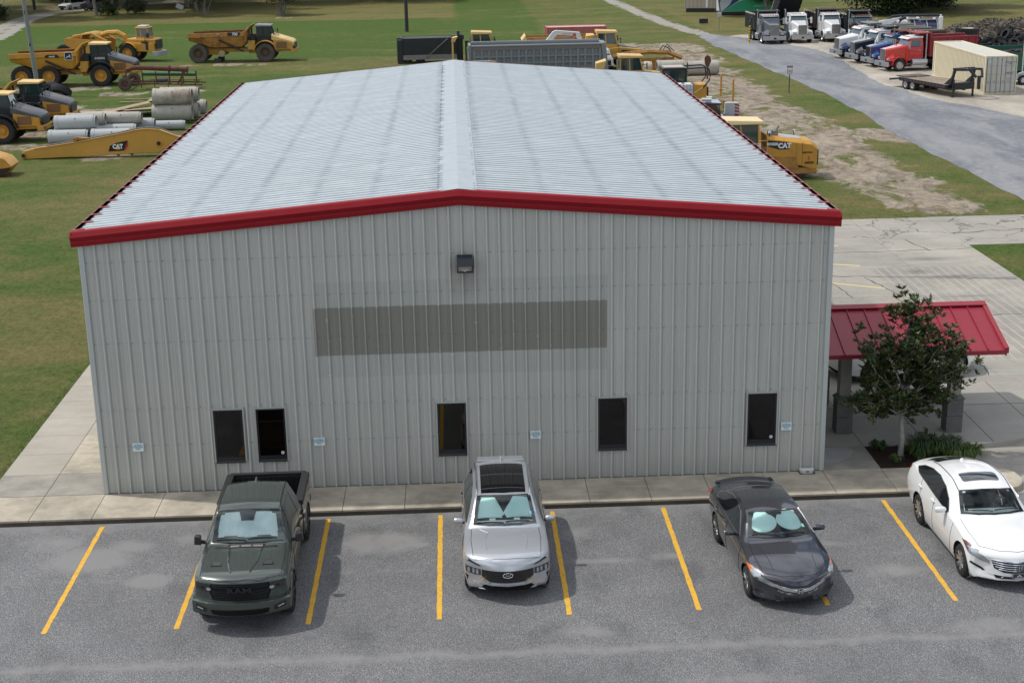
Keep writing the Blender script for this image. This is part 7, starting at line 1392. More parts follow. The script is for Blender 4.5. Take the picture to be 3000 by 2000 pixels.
machine('yellow machine cab behind the gap between the black and grey trailers', (14.6, 97, GZ), math.pi/2, 3.3, airbox=False, short=True)
t = thing('air_box', 'small yellow air box on a pipe above the end of the black trailer', 'air box', (9.0, 96.5, GZ), 0); MB().hexa([(0,0,2.5),(.3,0,2.45),(.3,.4,2.45),(0,.4,2.5),(.05,-.05,2.85),(.6,-.05,2.95),(.5,.4,3.0),(.1,.4,2.9)]).box(.05,.2,.1,.25,0,2.5).build('box', pm('box_yellow', (.60,.42,.14), .5), t, bevel=.02)
machine('yellow articulated hauler with grey hood top right of the long grey trailer', (25.5, 95.2, GZ), math.pi/2, 3.4, hood=True, airbox=False, name='articulated_hauler', cat='hauler')
machine('tan roofed yellow machine cab just above the far right roof corner', (25.1, 75.0, GZ), math.pi/2, 3.1, airbox=True, k=.97)
t = thing('air_box', 'yellow air box on a post left of the grey hooded hauler', 'air box', (20.9, 96.5, GZ), 0); MB().hexa([(0,0,2.1),(.5,0,2.1),(.5,.5,2.1),(0,.5,2.1),(.05,-.1,2.75),(.85,-.1,2.85),(.7,.5,2.95),(.1,.5,2.95)]).box(.35,.6,.1,.3,0,2.1).build('box', pm('box_yellow', (0,0,0)), t, bevel=.03)
def hollow(t, x0, x1, y0, y1, z0, z1, th, mat, lin, name='body'):
    o = MB().box(x0,x1,y0,y0+th,z0,z1).box(x0,x1,y1-th,y1,z0,z1).box(x0,x0+th,y0+th,y1-th,z0,z1).box(x1-th,x1,y0+th,y1-th,z0,z1).box(x0+th,x1-th,y0+th,y1-th,z0,z0+th).build(name, mat, t, bevel=.02); MB().box(x0+th,x1-th,y0+th,y1-th,z0+th,z1-.35).build('load', lin, o); return o
t = thing('tipper_body', 'yellow dump body with pale liner left of the white crane arm', 'dump body', (15.6, 98.5, GZ), 0); hollow(t, 0, 6.2, 0, 2.6, .9, 2.55, .12, Y3, STEEL); MB().hexa([(-.1,-.05,1.9),(.35,-.05,1.9),(.35,2.6,1.9),(-.1,2.6,1.9),(-.25,-.05,2.3),(.1,-.05,2.75),(.1,2.6,2.75),(-.25,2.6,2.3)]).build('tail_lip', Y2, t); MB().box(.2,6,.3,2.3,0,.9).build('stand', CABK, t)  # dump body alone, set on a plain stand
t = thing('excavator', 'white excavator arm bent over the grey trailer', 'excavator', (17.1, 97.5, GZ+.25), 0); WM = pm('machine_white', (.58,.63,.63), .45, dirt=(.4,.42,.42), amt=.3, scale=2)
MB().prism([(0,1.7),(.55,1.7),(1.35,2.58),(3.0,2.46),(3.35,1.9),(3.7,1.9),(3.38,2.78),(1.25,2.98),(.95,2.85)], -.2, .2, 'xz').build('arm', WM, t, bevel=.03); text('HITACHI', .2, (2.2, -.205, 2.66), (math.pi/2,0,0), pm('letter_orange', (.55,.10,.02), .5), t, ext=.005); MB().box(2.75,3.05,-.21,-.2,2.45,2.68).build('decal', pm('decal_red', (.4,.06,.08), .5), t); MB().cyl((.6,0,1.9),(2.8,0,2.35),.07,8).build('cylinder', STEEL, t)
MB().box(-.6,4.6,-.8,1.8,.8,1.75).build('house', WM, t, bevel=.08); MB().box(-.8,4.4,-1.1,-.5,.0,.8).box(-.8,4.4,1.4,2.0,0,.8).build('track', BTY, t, bevel=.2)
t = thing('pickup_truck', 'white cab just showing right of the grey trailer', 'pickup truck', (21.95, 91.4, GZ), .0); MB().tb((0,.9,.6,1.3),(1.6,.9,.6,1.4)).build('hood', WHT, t, bevel=.1); MB().tb((1.4,.85,1.35,1.9,.7),(3.2,.85,1.35,1.95,.7)).build('cab', WHT, t, bevel=.08); MB().box(-.7,.7,-.02,.04,.7,1.1).build('grille', CABK, t); MB().box(-.7,.7,3.2,5.2,.6,1.3).build('bed', WHT, t); MB().hexa([(-.75,1.34,1.42),(.75,1.34,1.42),(.75,1.38,1.42),(-.75,1.38,1.42),(-.65,1.55,1.85),(.65,1.55,1.85),(.65,1.6,1.85),(-.65,1.6,1.85)]).build('windscreen', MGL, t)
for s_ in (-1,1):
    for y in (.9, 4.1): bwheel(t, s_*.82, y, .38, .38, .25, s_, BTY, STEEL, 16)
def container(name, label, loc, rz, Lc, col, ribs, h=2.6, w=2.44, doors=None, paler=None):
    t = thing(name, label, 'container', loc, rz); rc = paler or col
    MB().box(.06, w-.06, .06, Lc-.06, .15, h-.08).build('core', col, t)
    fr_ = MB()
    for x in (0, w-.14):
        fr_.box(x, x+.14, 0, Lc, 0, .16).box(x, x+.14, 0, Lc, h-.12, h)
        for y in (0, Lc-.14): fr_.box(x, x+.14, y, y+.14, .16, h-.12)
    for y in (0, Lc-.14): fr_.box(.14, w-.14, y, y+.14, 0, .16).box(.14, w-.14, y, y+.14, h-.12, h)
    fr_.build('frame', col, t, bevel=.01)
    rb = MB().hexa([(0,0,.17),(.045,0,.17),(.045,.16,.17),(0,.16,.17),(0,0,h-.13),(.045,0,h-.13),(.045,.16,h-.13),(0,.16,h-.13)]).data('side_rib', col)
    n = int((Lc-.3)/.28)
    for side, x in ((0, .02), (1, w-.065)):
        for i in range(n): inst('side_rib', rb, t, (x, .16+i*.28, 0))
    rf = MB().box(.14, w-.14, 0, .14, h-.075, h-.035).data('roof_rib', rc); MB().box(.1, w-.1, .1, Lc-.1, h-.09, h-.07).build('roof_sheet', rc, t)
    for i in range(n): inst('roof_rib', rf, t, (0, .16+i*.28, 0))
    return t
RC = pm('container_red', (.42,.125,.115), .65, dirt=(.55,.28,.26), amt=.5, scale=.8, ); container('shipping_container', 'faded red shipping container with ribbed pink roof behind the machines', (25.0, 117.5, GZ-.75), math.pi/2, 6.2, RC, 20, h=2.6, paler=pm('container_pink', (.58,.36,.35), .6))
# ---- right hand side of the roof
t = thing('dozer', 'black roofed machine cab with roll cage beside the far right roof corner', 'machine', (23.5, 66, GZ), 0)
MB().box(0,1.6,0,1.6,1.1,3.0).build('cab', MGL, t, bevel=.04); MB().box(-.05,1.65,-.05,1.65,3.02,3.14).box(-.05,.04,-.05,.05,1,3.02).box(1.5,1.65,-.05,.05,1,3.02).box(.95,1.05,-.06,-.0,1,3.02).build('cab_frame', CABK, t); MB().box(.1,1.5,.1,1.5,3.14,3.2).build('cab_roof', pm('roof_tan', (.42,.38,.32), .6), t)
for yy in (-.1, 1.6): MB().tube([(1.5,yy,3.1),(2.9,yy,3.15),(3.15,yy,3.05),(3.25,yy,2.6),(3.2,yy,2.3),(2.75,yy,1.75)], .05, 8).build('roll_bar', CABK, t, smooth=60)
MB().box(2.0,3.05,-.1,1.5,.9,2.0).build('engine_box', Y1, t, bevel=.05); MB().bar((2.1,-.12,1.4),(2.75,-.12,1.8),.06).build('strut', Y2, t); MB().box(2.6,3.1,-.05,1.5,.6,1.9).build('panel', Y1, t, bevel=.03); MB().box(3.05,3.15,-.1,.0,.4,1.8).build('post', CABK, t); MB().box(-.3,2.9,-.3,.2,0,.9).box(-.3,2.9,1.3,1.9,0,.9).build('track', BTY, t, bevel=.25)
t = thing('water_tote', 'white caged liquid tote raised beside the roof edge', 'tote', (23.6, 60.2, GZ), 0); MB().box(0,1.05,0,1.1,1.65,2.72).build('tank', pm('tote_white', (.62,.66,.68), .35), t, bevel=.06); MB().cyl((.45,.5,2.72),(.45,.5,2.78),.1,14).build('lid', pm('lid_grey', (.1,.12,.14), .5), t); cg = MB()
for k in range(6): cg.box(k*.21-.01,k*.21+.01,-.03,-.01,1.65,2.75)
for k in range(4): cg.box(-.02,1.08,-.03,-.01,1.65+k*.36,1.67+k*.36)
for k in range(6): cg.box(1.07,1.09,k*.22,k*.22+.02,1.65,2.75)
cg.build('cage', pm('cage_grey', (.15,.17,.2), .5), t); MB().box(0,1.1,0,1.1,0,1.65).build('stand', CABK, t)
NV = pm('navy_paint', (.025,.022,.10), .3, coat=1.)
def blue_truck():
    t = thing('service_truck', 'navy service truck with beacon light bar and striped box between machines', 'truck', (27.4, 56.3, GZ), math.pi/2-.05)
    MB().tb((0,1.0,.5,.98),(1.9,1.0,.55,1.35)).build('hood', NV, t, bevel=.10); MB().tb((1.6,.92,.6,1.3),(3.5,.95,.6,1.3)).build('cab', NV, t, bevel=.04)
    MB().hexa([(-.85,1.75,1.32),(.85,1.75,1.32),(.85,3.4,1.32),(-.85,3.4,1.32),(-.8,1.95,2.0),(.8,1.95,2.0),(.8,3.3,2.0),(-.8,3.3,2.0)]).build('windows', MGL, t, bevel=.02); pst = MB()
    for s_ in (-1,1):
        for y in (1.75,2.6,3.35): pst.bar((s_*.87,y,1.3),(s_*.83,y+.12,2.05),.08)
    pst.build('pillar', NV, t); MB().tb((1.65,.9,1.98,2.1),(3.45,.9,1.98,2.2)).build('cab_roof', NV, t, bevel=.06)
    MB().cyl((-.6,2.3,2.28),(-.6,2.9,2.30),.11,10).cyl((.2,2.15,2.30),(.3,2.5,2.32),.08,10).build('roof_beacon', pm('beacon_pale', (.55,.58,.52), .35), t, smooth=40)
    MB().box(-1.1,1.1,3.8,6.2,.7,2.25).build('box_body', NV, t, bevel=.03); MB().box(-1.05,1.05,3.9,6.1,2.1,2.2).build('box_inside', CABK, t)
    MB().box(1.05,1.45,.3,1.2,1.0,1.85).build('side_box', pm('box_offwhite', (.5,.52,.5), .5), t)
    for k in range(4): MB().hexa([(1.035,.32,1.02+k*.2),(1.045,.32,1.02+k*.2),(1.045,.6,1.10+k*.2),(1.035,.6,1.10+k*.2),(1.035,.32,1.12+k*.2),(1.045,.32,1.12+k*.2),(1.045,.6,1.20+k*.2),(1.035,.6,1.20+k*.2)]).build('hazard_stripe', pm('stripe_red', (.35,.03,.03), .5), t)
    MB().lathe([(.22,-.05),(.28,-.05),(.28,.05),(.22,.05),(.22,-.05)], (-.98,1.75,1.25), 'x', 20).build('hose_reel', CABK, t)
    for s_ in (-1,1):
        for y in (1.0,5.0): bwheel(t, s_*.85, y, .42, .42, .28, s_, BTY, STEEL, 16)
blue_truck()
for (x, y, h, lb) in ((29.1, 74.6, 1.65, 'thin yellow steel post, the farther of two beside the dirt'), (28.36, 65.9, 2.3, 'taller yellow steel post, the nearer of two beside the dirt')):
    t = thing('steel_post', lb, 'post', (x, y, GZ)); MB().cyl((0,0,-.1),(0,0,h),.075,10).build('tube', pm('post_orange', (.48,.24,.05), .5), t); MB().box(-.18,.18,-.1,.1,h*.28,h*.33).build('bracket', Y3, t)
t = thing('steel_stand', 'small yellow steel frame beside the nearer yellow post', 'frame', (27.75, 66.3, GZ)); MB().hexa([(0,0,.3),(.5,0,.2),(.5,.3,.2),(0,.3,.3),(0,0,.85),(.45,0,.65),(.45,.3,.65),(0,.3,.85)]).bar((0,0,0),(.6,0,.5),.08).build('frame', Y3, t)
cpipe(28.8, 31.4, 88.6, .62, .58, 1, 'pale fat concrete pipe on the dirt beside the road', hole=False); cpipe(26.2, 28.5, 88.6, .75, .56, 1, 'fat concrete pipe left of the pale one, half hidden by the cab', hole=False); cpipe(23.2, 25.8, 88.9, .70, .52, 3, 'brownish concrete pipe behind the tan roofed cab', hole=False)
t = thing('road_plate', 'rusty brown paddle shaped plate standing at the pipes', 'plate', (30.0, 85.8, GZ)); MB().prism([(-.12,1.0),(.1,1.0),(.3,1.45),(.22,1.8),(-.05,1.95),(-.25,1.75),(-.25,1.35)], -.03, .03, 'xz').build('blade', RUST, t); MB().box(-.07,.07,-.03,.03,0,1.0).build('stem', RUST, t)
t = thing('scrap_boom', 'rusty yellow lattice arm lying behind the pipes', 'arm', (22.8, 93.0, GZ)); MB().tube([(0,0,1.2),(1.6,0,1.5),(3.4,0,1.6),(5.0,0,1.5),(6.2,0,1.0)], .22, 6).box(1.0,5.5,-.2,.2,0,1.1).build('arm', Y3, t, smooth=40); MB().tube([(4.2,0,1.6),(4.5,0,2.1),(5.0,.1,1.9),(5.3,0,1.5)], .05, 5).tube([(4.4,.1,1.5),(4.9,.1,2.2),(5.5,0,1.6)], .04, 5).build('hose_loop', CABK, t)
def stabilizer():
    t = thing('soil_stabilizer', 'yellow soil stabilizer machine with long engine hood beside the eave', 'machine', (28.1, 41.7, GZ), math.pi/2)
    # front of the engine at y=0, cab toward +y
    MB().loft([[(-w,y,z0),(w,y,z0),(w,y,z1-.16),(w-.25,y,z1),(-w+.25,y,z1),(-w,y,z1-.16)] for y, w, z0, z1 in ((0,.95,.55,1.72),(.3,1.0,.55,1.98),(2.7,1.0,1.25,2.35))]).build('engine_hood', Y1, t, smooth=25, bevel=.03)
    MB().box(-.99,.99,.02,1.2,.30,.62).box(-.9,.9,2.6,5.2,.8,1.7).build('chassis', Y3, t, bevel=.04); MB().box(-.96,.96,-.04,.0,.75,1.55).build('grille', CABK, t)
    MB().tb((.8,.55,2.03,2.10),(2.0,.6,2.18,2.24)).build('hood_panel', pm('panel_grey', (.36,.37,.36), .5), t, bevel=.02)
    MB().box(-.35,-.12,2.0,2.3,2.2,2.5).cyl((-.25,2.15,2.4),(-.25,1.95,2.75),.05,8).build('exhaust', STEEL, t); MB().box(-.65,-.4,2.35,2.6,2.2,2.48).cyl((-.5,2.45,2.48),(-.5,2.45,2.56),.14,12).build('air_cleaner', STEEL, t)
    for x, y, z in ((-.8,2.55,2.45),(.8,.9,2.25)): MB().lathe([(.0,.14),(.08,.1),(.09,.0),(.0,-.02)], (x,y,z), 'z', 12).build('work_lamp', M_CHR, t); MB().cyl((x,y,z-.3),(x,y,z),.025,6).build('lamp_stalk', CABK, t)
    glazed_cab(t, 3.05, 4.75, .80, 1.3, 1.95, 2.92, Y1, Y1, pm('cab_cream', (.70,.56,.30), .5), .26, .05, .14, low=Y1)
    MB().hexa([(-.95,4.75,2.75),(.2,4.75,2.75),(.2,5.35,2.55),(-.95,5.35,2.55),(-.9,4.75,3.15),(.2,4.75,3.15),(.2,5.4,2.85),(-.9,5.4,2.85)]).build('roof_box', pm('box_yellow', (0,0,0)), t, bevel=.03)
    MB().tube([(-1.0,2.7,1.3),(-1.0,2.7,2.1),(-1.0,3.15,2.1),(-1.0,3.15,1.5)], .025, 6).build('handrail', Y2, t); MB().cyl((-.9,3.1,1.35),(-.9,3.1,1.95),.10,12).build('white_tube', WHT, t)
    for s_ in (-1,1): bwheel(t, s_*.8, 2.0, .60, .60, .5, s_, BTY, Y1, 18) if s_ > 0 else MB().prism([(1.15,1.2),(2.4,1.25),(1.4,.35),(.9,.3)], -1.02, -.99, 'yz').build('chute', Y3, t); bwheel(t, s_*.9, 5.2, .7, .7, .5, s_, BTY, Y1, 18)
    dc = MB().prism([(1.55,1.98),(2.75,2.12),(2.75,1.82),(2.05,1.60),(1.5,1.62)], -1.012, -1.0, 'yz').build('decal', pm('badge_black', (0,0,0)), t); side_text(t, 'CAT', .36, -1.018, 1.78, 1.80, WHL, bold=.022, sx=.95); side_text(t, 'RM300', .20, -1.018, 2.42, 1.90, WHL, bold=.008)
    side_text(t, 'RENTALS', .13, -1.008, .55, 1.42, CABK); side_text(t, 'RM300', .17, -1.008, .45, .88, CABK); MB().box(-1.008,-1.0,.43,.53,1.02,1.22).build('warning_label', pm('label_red', (.5,.08,.06), .5), t); MB().box(-1.005,-1.0,.82,.84,.6,1.95).box(-1.005,-1.0,1.15,1.16,.7,1.9).build('door_seam', CABK, t)
stabilizer()
# road signs
def rsign(x, y, label, h, post):
    t = thing('road_sign', label, 'sign', (x, y, GZ)); MB().cyl((0,0,-.1),(0,0,h-.4),.035,8).build('post', post, t); MB().box(-.24,.24,-.04,-.02,h-.62,h-.14).build('panel', pm('panel_white', (.66,.66,.66), .5), t, bevel=.01); MB().box(-.23,.23,-.04,-.02,h-.12,h+.02).build('top_panel', pm('panel_black', (.05,.03,.04), .5), t)
    MB().box(-.19,.19,-.045,-.04,h-.56,h-.53).box(-.19,-.16,-.045,-.04,h-.56,h-.2).box(.16,.19,-.045,-.04,h-.56,h-.2).build('border', pm('border_maroon', (.12,.04,.06), .5), t); text('WARNING', .09, (0,-.043,h-.05), (math.pi/2,0,0), WHL, t); text('SPEED\nLIMIT 5', .09, (0,-.044,h-.40), (math.pi/2,0,0), CABK, t); return t
rsign(34.55, 75.9, 'small white sign with black header on a post beside the gravel road', 2.0, CABK); rsign(38.9, 130.1, 'small white sign on a grey post near the sign trailer', 2.2, STEEL)
# van and car under the far trees
t = thing('parked_van', 'black van parked under the far trees beside the drive', 'van', gp(-45.0, 187.0), math.radians(-100)); KV = pm('van_black', (.012,.012,.014), .35, coat=.5)
MB().tb((0,.92,.4,1.0),(1.1,.95,.4,1.3)).build('hood', KV, t, bevel=.08); MB().tb((1.0,.95,.4,1.95,.85),(5.2,.95,.4,1.98,.85)).build('body', KV, t, bevel=.08)
for s_ in (-1,1):
    MB().box(min(s_*.93,s_*.96),max(s_*.93,s_*.96),1.6,4.8,1.25,1.75).build('side_window', M_DGL, t)
    for y in (.9,4.2): bwheel(t, s_*.85, y, .38, .38, .25, s_, BTY, STEEL, 16)
t = thing('parked_car', 'white and black car parked nose out beside the black van', 'car', gp(-48.3, 188.2), math.radians(-30)); MB().tb((0,.85,.35,.75),(1.2,.9,.3,.98)).build('hood', WHT, t, bevel=.1); MB().tb((.9,.88,.35,.98),(4.5,.85,.35,1.0)).build('body', WHT, t, bevel=.1); MB().tb((1.2,.8,.98,1.42,.6),(3.9,.8,.98,1.42,.6)).build('roof', M_DGL, t, bevel=.08); MB().box(-.7,.7,-.03,.02,.35,.62).build('grille', CABK, t)
for s_ in (-1,1):
    for y in (.8,3.5): bwheel(t, s_*.8, y, .33, .33, .22, s_, BTY, STEEL, 16)
t = thing('yard_sign', 'tilted white letters board dumped under the far trees', 'sign', gp(-30.5, 184), rot=(-.5,.5,.3), scale=.6); MB().box(-.9,.9,-.05,.05,.2,1.5).build('board', pm('board_white', (.5,.55,.58), .6), t)
# ================================================================ the truck yard
SIL = pm('polished_silver', (.52,.53,.55), .22, metal=.85, dirt=(.3,.29,.27), amt=.3, scale=3)
def heavy_truck(label, loc, rz, hood, cab, fend=None, bed=None, bedcol=None, roof=WHT, k=1., bed_up=False, bedkind='dump', hl=True, cowl=None, slope=True, group='heavy trucks parked in the gravel yard', square=False):
    t = thing('dump_truck' if bedkind == 'dump' else 'vacuum_truck', label, 'truck', loc, rz, scale=k, group=group); fend = fend or hood
    bp = MB().tb((0, 1.12, .42, .82), (.22, 1.2, .42, .82)).build('bumper', SIL, t, bevel=.03); MB().box(-.12,.12,-.02,-.0,.5,.68).build('tow_plate', CABK, bp)
    gt = 1.82 if slope else 1.95
    g = MB().box(-.44,.44,.16,.24,.82,gt).build('grille', M_CHR, t, bevel=.03)
    for i in range(9): MB().box(-.38+i*.086,-.335+i*.086,.13,.17,.90,gt-.08).build('grille_bar', CABK if square else SIL, g)
    if not square: MB().box(-.40,.40,.145,.155,.88,gt-.06).build('grille_ground', CABK, g)
    MB().loft([[(-w,y,.85),(w,y,.85),(w,y,z-.12),(w-.12,y,z),(-w+.12,y,z),(-w,y,z-.12)] for y, w, z in ((.22,.46,gt+.02),(.8,.56,gt+.10),(1.95,.80,gt+.34))]).build('hood', hood, t, smooth=30, bevel=.02)
    for s_ in (-1,1):
        q = [[(s_*x, 1.25+.64*math.cos(a), .52+.64*math.sin(a)) for a in [math.radians(-2+184*i/12) for i in range(13)]] for x in (.62,1.16)]; q2 = [[(p[0], 1.25+(p[1]-1.25)*1.09, .52+(p[2]-.52)*1.09) for p in r] for r in q]
        MB().loft([q[0],q[1],q2[1],q2[0]], False, False).build('fender', fend, t, smooth=30); MB().tb((.28,.0,0,0),(.3,.0,0,0)) if False else None
        MB().hexa([(s_*.46,.3,.85),(s_*1.05,.3,.85),(s_*1.1,.75,.9),(s_*.5,.8,.9),(s_*.46,.34,1.18),(s_*.95,.34,1.15),(s_*1.05,.8,1.22),(s_*.55,.8,1.5)]).build('fender_nose', fend, t, bevel=.05)
        MB().box(min(s_*.60,s_*.95),max(s_*.60,s_*.95),.25,.34,.93,1.12).build('headlight', M_LENS, t, bevel=.03)
        bwheel(t, s_*.98, 1.25, .52, .52, .30, s_, BTY, SIL, 16, .6)
        for y in (5.2, 6.5): bwheel(t, s_*.85, y, .52, .52, .56, s_, BTY, SIL, 16, .6)
        MB().bar((s_*.95,2.05,2.3),(s_*1.3,1.95,2.3),.03).box(min(s_*1.2,s_*1.4),max(s_*1.2,s_*1.4),1.92,2.0,1.85,2.45).build('mirror', WHT if cab is WHT else SIL, t, bevel=.02)
        MB().cyl((s_*.98,3.65,1.0),(s_*.98,3.65,3.0),.075,10).cyl((s_*.98,3.65,3.0),(s_*1.06,3.62,3.2),.075,10).build('exhaust_stack', SIL, t, smooth=50)
        MB().cyl((s_*.95,2.35,.72),(s_*.95,3.7,.72),.30,16).build('fuel_tank', SIL, t, smooth=40); MB().box(min(s_*.7,s_*1.2),max(s_*.7,s_*1.2),2.3,3.6,.38,.5).build('step', SIL, t)
    MB().tb((1.9,.98,.85,2.0),(3.4,1.0,.85,2.0)).build('cab', cab, t, bevel=.05)
    MB().hexa([(-.96,1.95,2.0),(.96,1.95,2.0),(.98,3.38,2.0),(-.98,3.38,2.0),(-.84,2.28,2.68),(.84,2.28,2.68),(.9,3.34,2.68),(-.9,3.34,2.68)]).build('upper_cab', cab, t, bevel=.04)
    MB().hexa([(-.84,1.945,2.04),(.84,1.945,2.04),(.84,1.985,2.04),(-.84,1.985,2.04),(-.74,2.225,2.60),(.74,2.225,2.60),(.74,2.265,2.60),(-.74,2.265,2.60)]).build('windscreen', pm('truck_glass', (.05,.09,.11), .05, coat=1.), t)
    MB().tb((2.15,.86,2.68,2.76),(3.38,.90,2.68,2.86)).build('roof', roof, t, bevel=.05); MB().hexa([(-.84,1.98,2.60),(.84,1.98,2.60),(.84,2.3,2.66),(-.84,2.3,2.66),(-.84,1.98,2.64),(.84,1.98,2.64),(.84,2.3,2.74),(-.84,2.3,2.74)]).build('sun_visor', M_CHR if roof is not WHT else WHT, t)
    for i in range(5): MB().box(-.55+i*.26,-.47+i*.26,2.2,2.3,2.77,2.83).build('marker_lamp', M_AMB, t)
    for s_ in (-1,1):
        MB().hexa([(s_*.965,2.28,2.02),(s_*1.0,2.28,2.02),(s_*1.0,3.1,2.02),(s_*.965,3.1,2.02),(s_*.875,2.45,2.56),(s_*.915,2.45,2.56),(s_*.925,3.1,2.56),(s_*.885,3.1,2.56)]).build('side_window', pm('truck_glass', (0,0,0)), t); MB().box(min(s_*1.0,s_*1.03),max(s_*1.0,s_*1.03),3.0,3.12,1.65,1.7).build('door_handle', M_CHR, t)
        MB().box(min(s_*.99,s_*1.004),max(s_*.99,s_*1.004),3.2,3.215,.95,1.98).box(min(s_*.985,s_*1.0),max(s_*.985,s_*1.0),2.08,2.095,.95,1.98).build('door_seam', CABK, t)
    MB().box(-.45,.45,.5,8.2,.55,.85).build('chassis', CABK, t)
    if bedkind == 'dump':
        bc = bedcol or CABK; b0 = Vector((0, 3.95, 1.15)); o = bpy.data.objects.new('dump_body', None); COL.objects.link(o); o.parent = t; o.location = (0, 8.3, 1.15)
        if bed_up: o.rotation_euler = (math.radians(-42), 0, 0)
        Lb = 4.35; MB().box(-1.18,-1.10,-Lb,0,.0,1.55).box(1.10,1.18,-Lb,0,0,1.55).box(-1.1,1.1,-Lb,0,-.02,.08).hexa([(-1.18,-Lb-.05,0),(1.18,-Lb-.05,0),(1.18,-Lb+.05,0),(-1.18,-Lb+.05,0),(-1.18,-Lb-.05,2.0),(1.18,-Lb-.05,2.0),(1.18,-Lb+.05,2.0),(-1.18,-Lb+.05,2.0)]).box(-1.15,1.15,-.06,0,.1,1.45).build('body_shell', bc, o, bevel=.02)
        MB().box(-1.1,1.1,-Lb-1.1,-Lb,1.88,1.98).build('cab_guard', bc, o, bevel=.02); MB().box(-1.24,-1.08,-Lb,0,1.5,1.62).box(1.08,1.24,-Lb,0,1.5,1.62).build('top_rail', pm('rail_tan', (.34,.31,.25), .6) if bc is not RUST and 'red' not in bc.name else bc, o)
        for s_ in (-1,1):
            for i in range(7): MB().box(min(s_*1.18,s_*1.25),max(s_*1.18,s_*1.25),-Lb+.15+i*.66,-Lb+.25+i*.66,.05,1.5).build('side_stake', bc, o)
        MB().box(-1.06,1.06,-Lb+.1,-.1,.1,1.0).build('bed_inside', pm('bed_dark', (.03,.028,.026), .9), o)
        if not bed_up: MB().bar((-1.28,-Lb+.3,1.75),(-1.28,-Lb+2.3,.5),.05).build('tarp_arm', SIL, o)
    return t
RD = pm('truck_red', (.50,.020,.022), .28, coat=1.); RDB = pm('bed_red', (.26,.02,.03), .5, dirt=(.35,.12,.1), amt=.4, scale=1); BLU = pm('truck_blue', (.012,.075,.23), .28, coat=1.); BLKP = pm('truck_black', (.012,.013,.015), .3, coat=1.); GRP = pm('truck_grey', (.085,.10,.125), .35, coat=.7); NVF = pm('fender_navy', (.02,.025,.10), .3, coat=1.)
a_ = math.radians(-80)
heavy_truck('bright red dump truck beside the cream container', (45.15, 88.6, GZ), a_, RD, RD, bedcol=RDB, roof=WHT, fend=RD)
heavy_truck('dump truck with square blue hood and silver cab between red and black', (44.85, 91.9, GZ), a_, BLU, BLU, bedcol=RUST, roof=BLU, square=True, k=.97)
heavy_truck('black hooded dump truck with white cab next to the blue one', (44.35, 95.2, GZ), a_, BLKP, WHT, fend=pm('fender_grey', (.10,.10,.11), .4), bedcol=CABK)
heavy_truck('white dump truck with navy front fenders at the left end of its row', (44.0, 99.3, GZ), a_, WHT, WHT, fend=NVF, bedcol=STEEL)
heavy_truck('grey long nosed dump truck with tan edged black bed, leftmost in the yard', (41.55, 113.2, GZ), .03, GRP, GRP, bedcol=pm('bed_black', (.035,.037,.04), .6), roof=pm('roof_pale', (.5,.5,.5), .5), slope=False)
heavy_truck('white dump truck with its black body tipped up high', (44.45, 113.6, GZ), .02, WHT, WHT, bedcol=BK, bed_up=True)
heavy_truck('white dump truck with low rusty bed right of the raised body', (47.9, 113.8, GZ), .02, WHT, WHT, bedcol=pm('bed_rust', (.05,.035,.03), .8))
heavy_truck('black dump truck with twin chrome stacks at the rear of the row', (50.3, 110.6, GZ), .02, BLKP, BLKP, bedcol=BK, roof=BLKP)
# vacuum truck
t = thing('vacuum_truck', 'white vacuum truck with a blue tank and big hoses behind the row of trucks', 'truck', (50.6, 107, GZ), 0)
MB().box(1.5,6.0,0,2.3,.9,1.25).build('chassis', CABK, t); MB().cyl((1.9,1.1,1.75),(5.6,1.1,1.75),.85,24).build('debris_tank', NV, t, smooth=40, bevel=.03); MB().cyl((1.5,1.1,1.75),(2.9,1.1,1.75),.86,24,.865).build('water_tank', pm('tank_silver', (.55,.58,.60), .25, metal=.7), t, smooth=40)
for x in (3.2,4.4,5.4): MB().cyl((x,1.1,1.75),(x+.08,1.1,1.75),.88,24).build('tank_band', WHT, t, smooth=40)
MB().box(5.5,5.9,.1,2.1,1.0,2.9).box(2.6,3.4,.5,1.7,2.65,2.95).box(4.0,5.9,.5,1.2,2.8,3.05).build('rear_frame', WHT, t, bevel=.06); MB().tube([(.2,.4,1.9),(.35,.4,2.6),(1.0,.4,3.0),(2.5,.4,3.05),(5.6,.4,3.0)], .13, 8).build('suction_boom', CABK, t, smooth=50); MB().tube([(2.2,.1,2.9),(1.7,.0,2.7),(1.5,-.1,2.2),(1.4,-.1,1.6)], .15, 10).build('hose', CABK, t, smooth=50)
MB().box(-.4,1.2,.3,1.9,1.2,2.3).build('equipment', CABK, t, bevel=.1); MB().cyl((.3,.2,1.7),(.3,-.1,1.7),.42,18).build('hose_reel', CABK, t); MB().hexa([(-.2,.2,2.2),(.9,.2,2.3),(.9,.5,2.3),(-.2,.5,2.2),(-.3,.2,2.6),(1.9,.2,2.95),(1.9,.5,2.95),(-.3,.5,2.6)]).build('boom_base', WHT, t, bevel=.03); MB().cyl((.0,1.0,1.5),(.0,1.0,2.4),.22,14).build('separator', WHT, t)
for x in (2.2,3.5,5.2): h = bwheel(t, x, .3, .5, .5, .4, -1, BTY, SIL, 16); h.rotation_euler = (0,0,-math.pi/2)
MB().lathe([(.25,0),(.3,.12),(.15,.3),(.0,.32)], (3.6,1.0,2.6), 'z', 14).build('manhole', WHT, t)
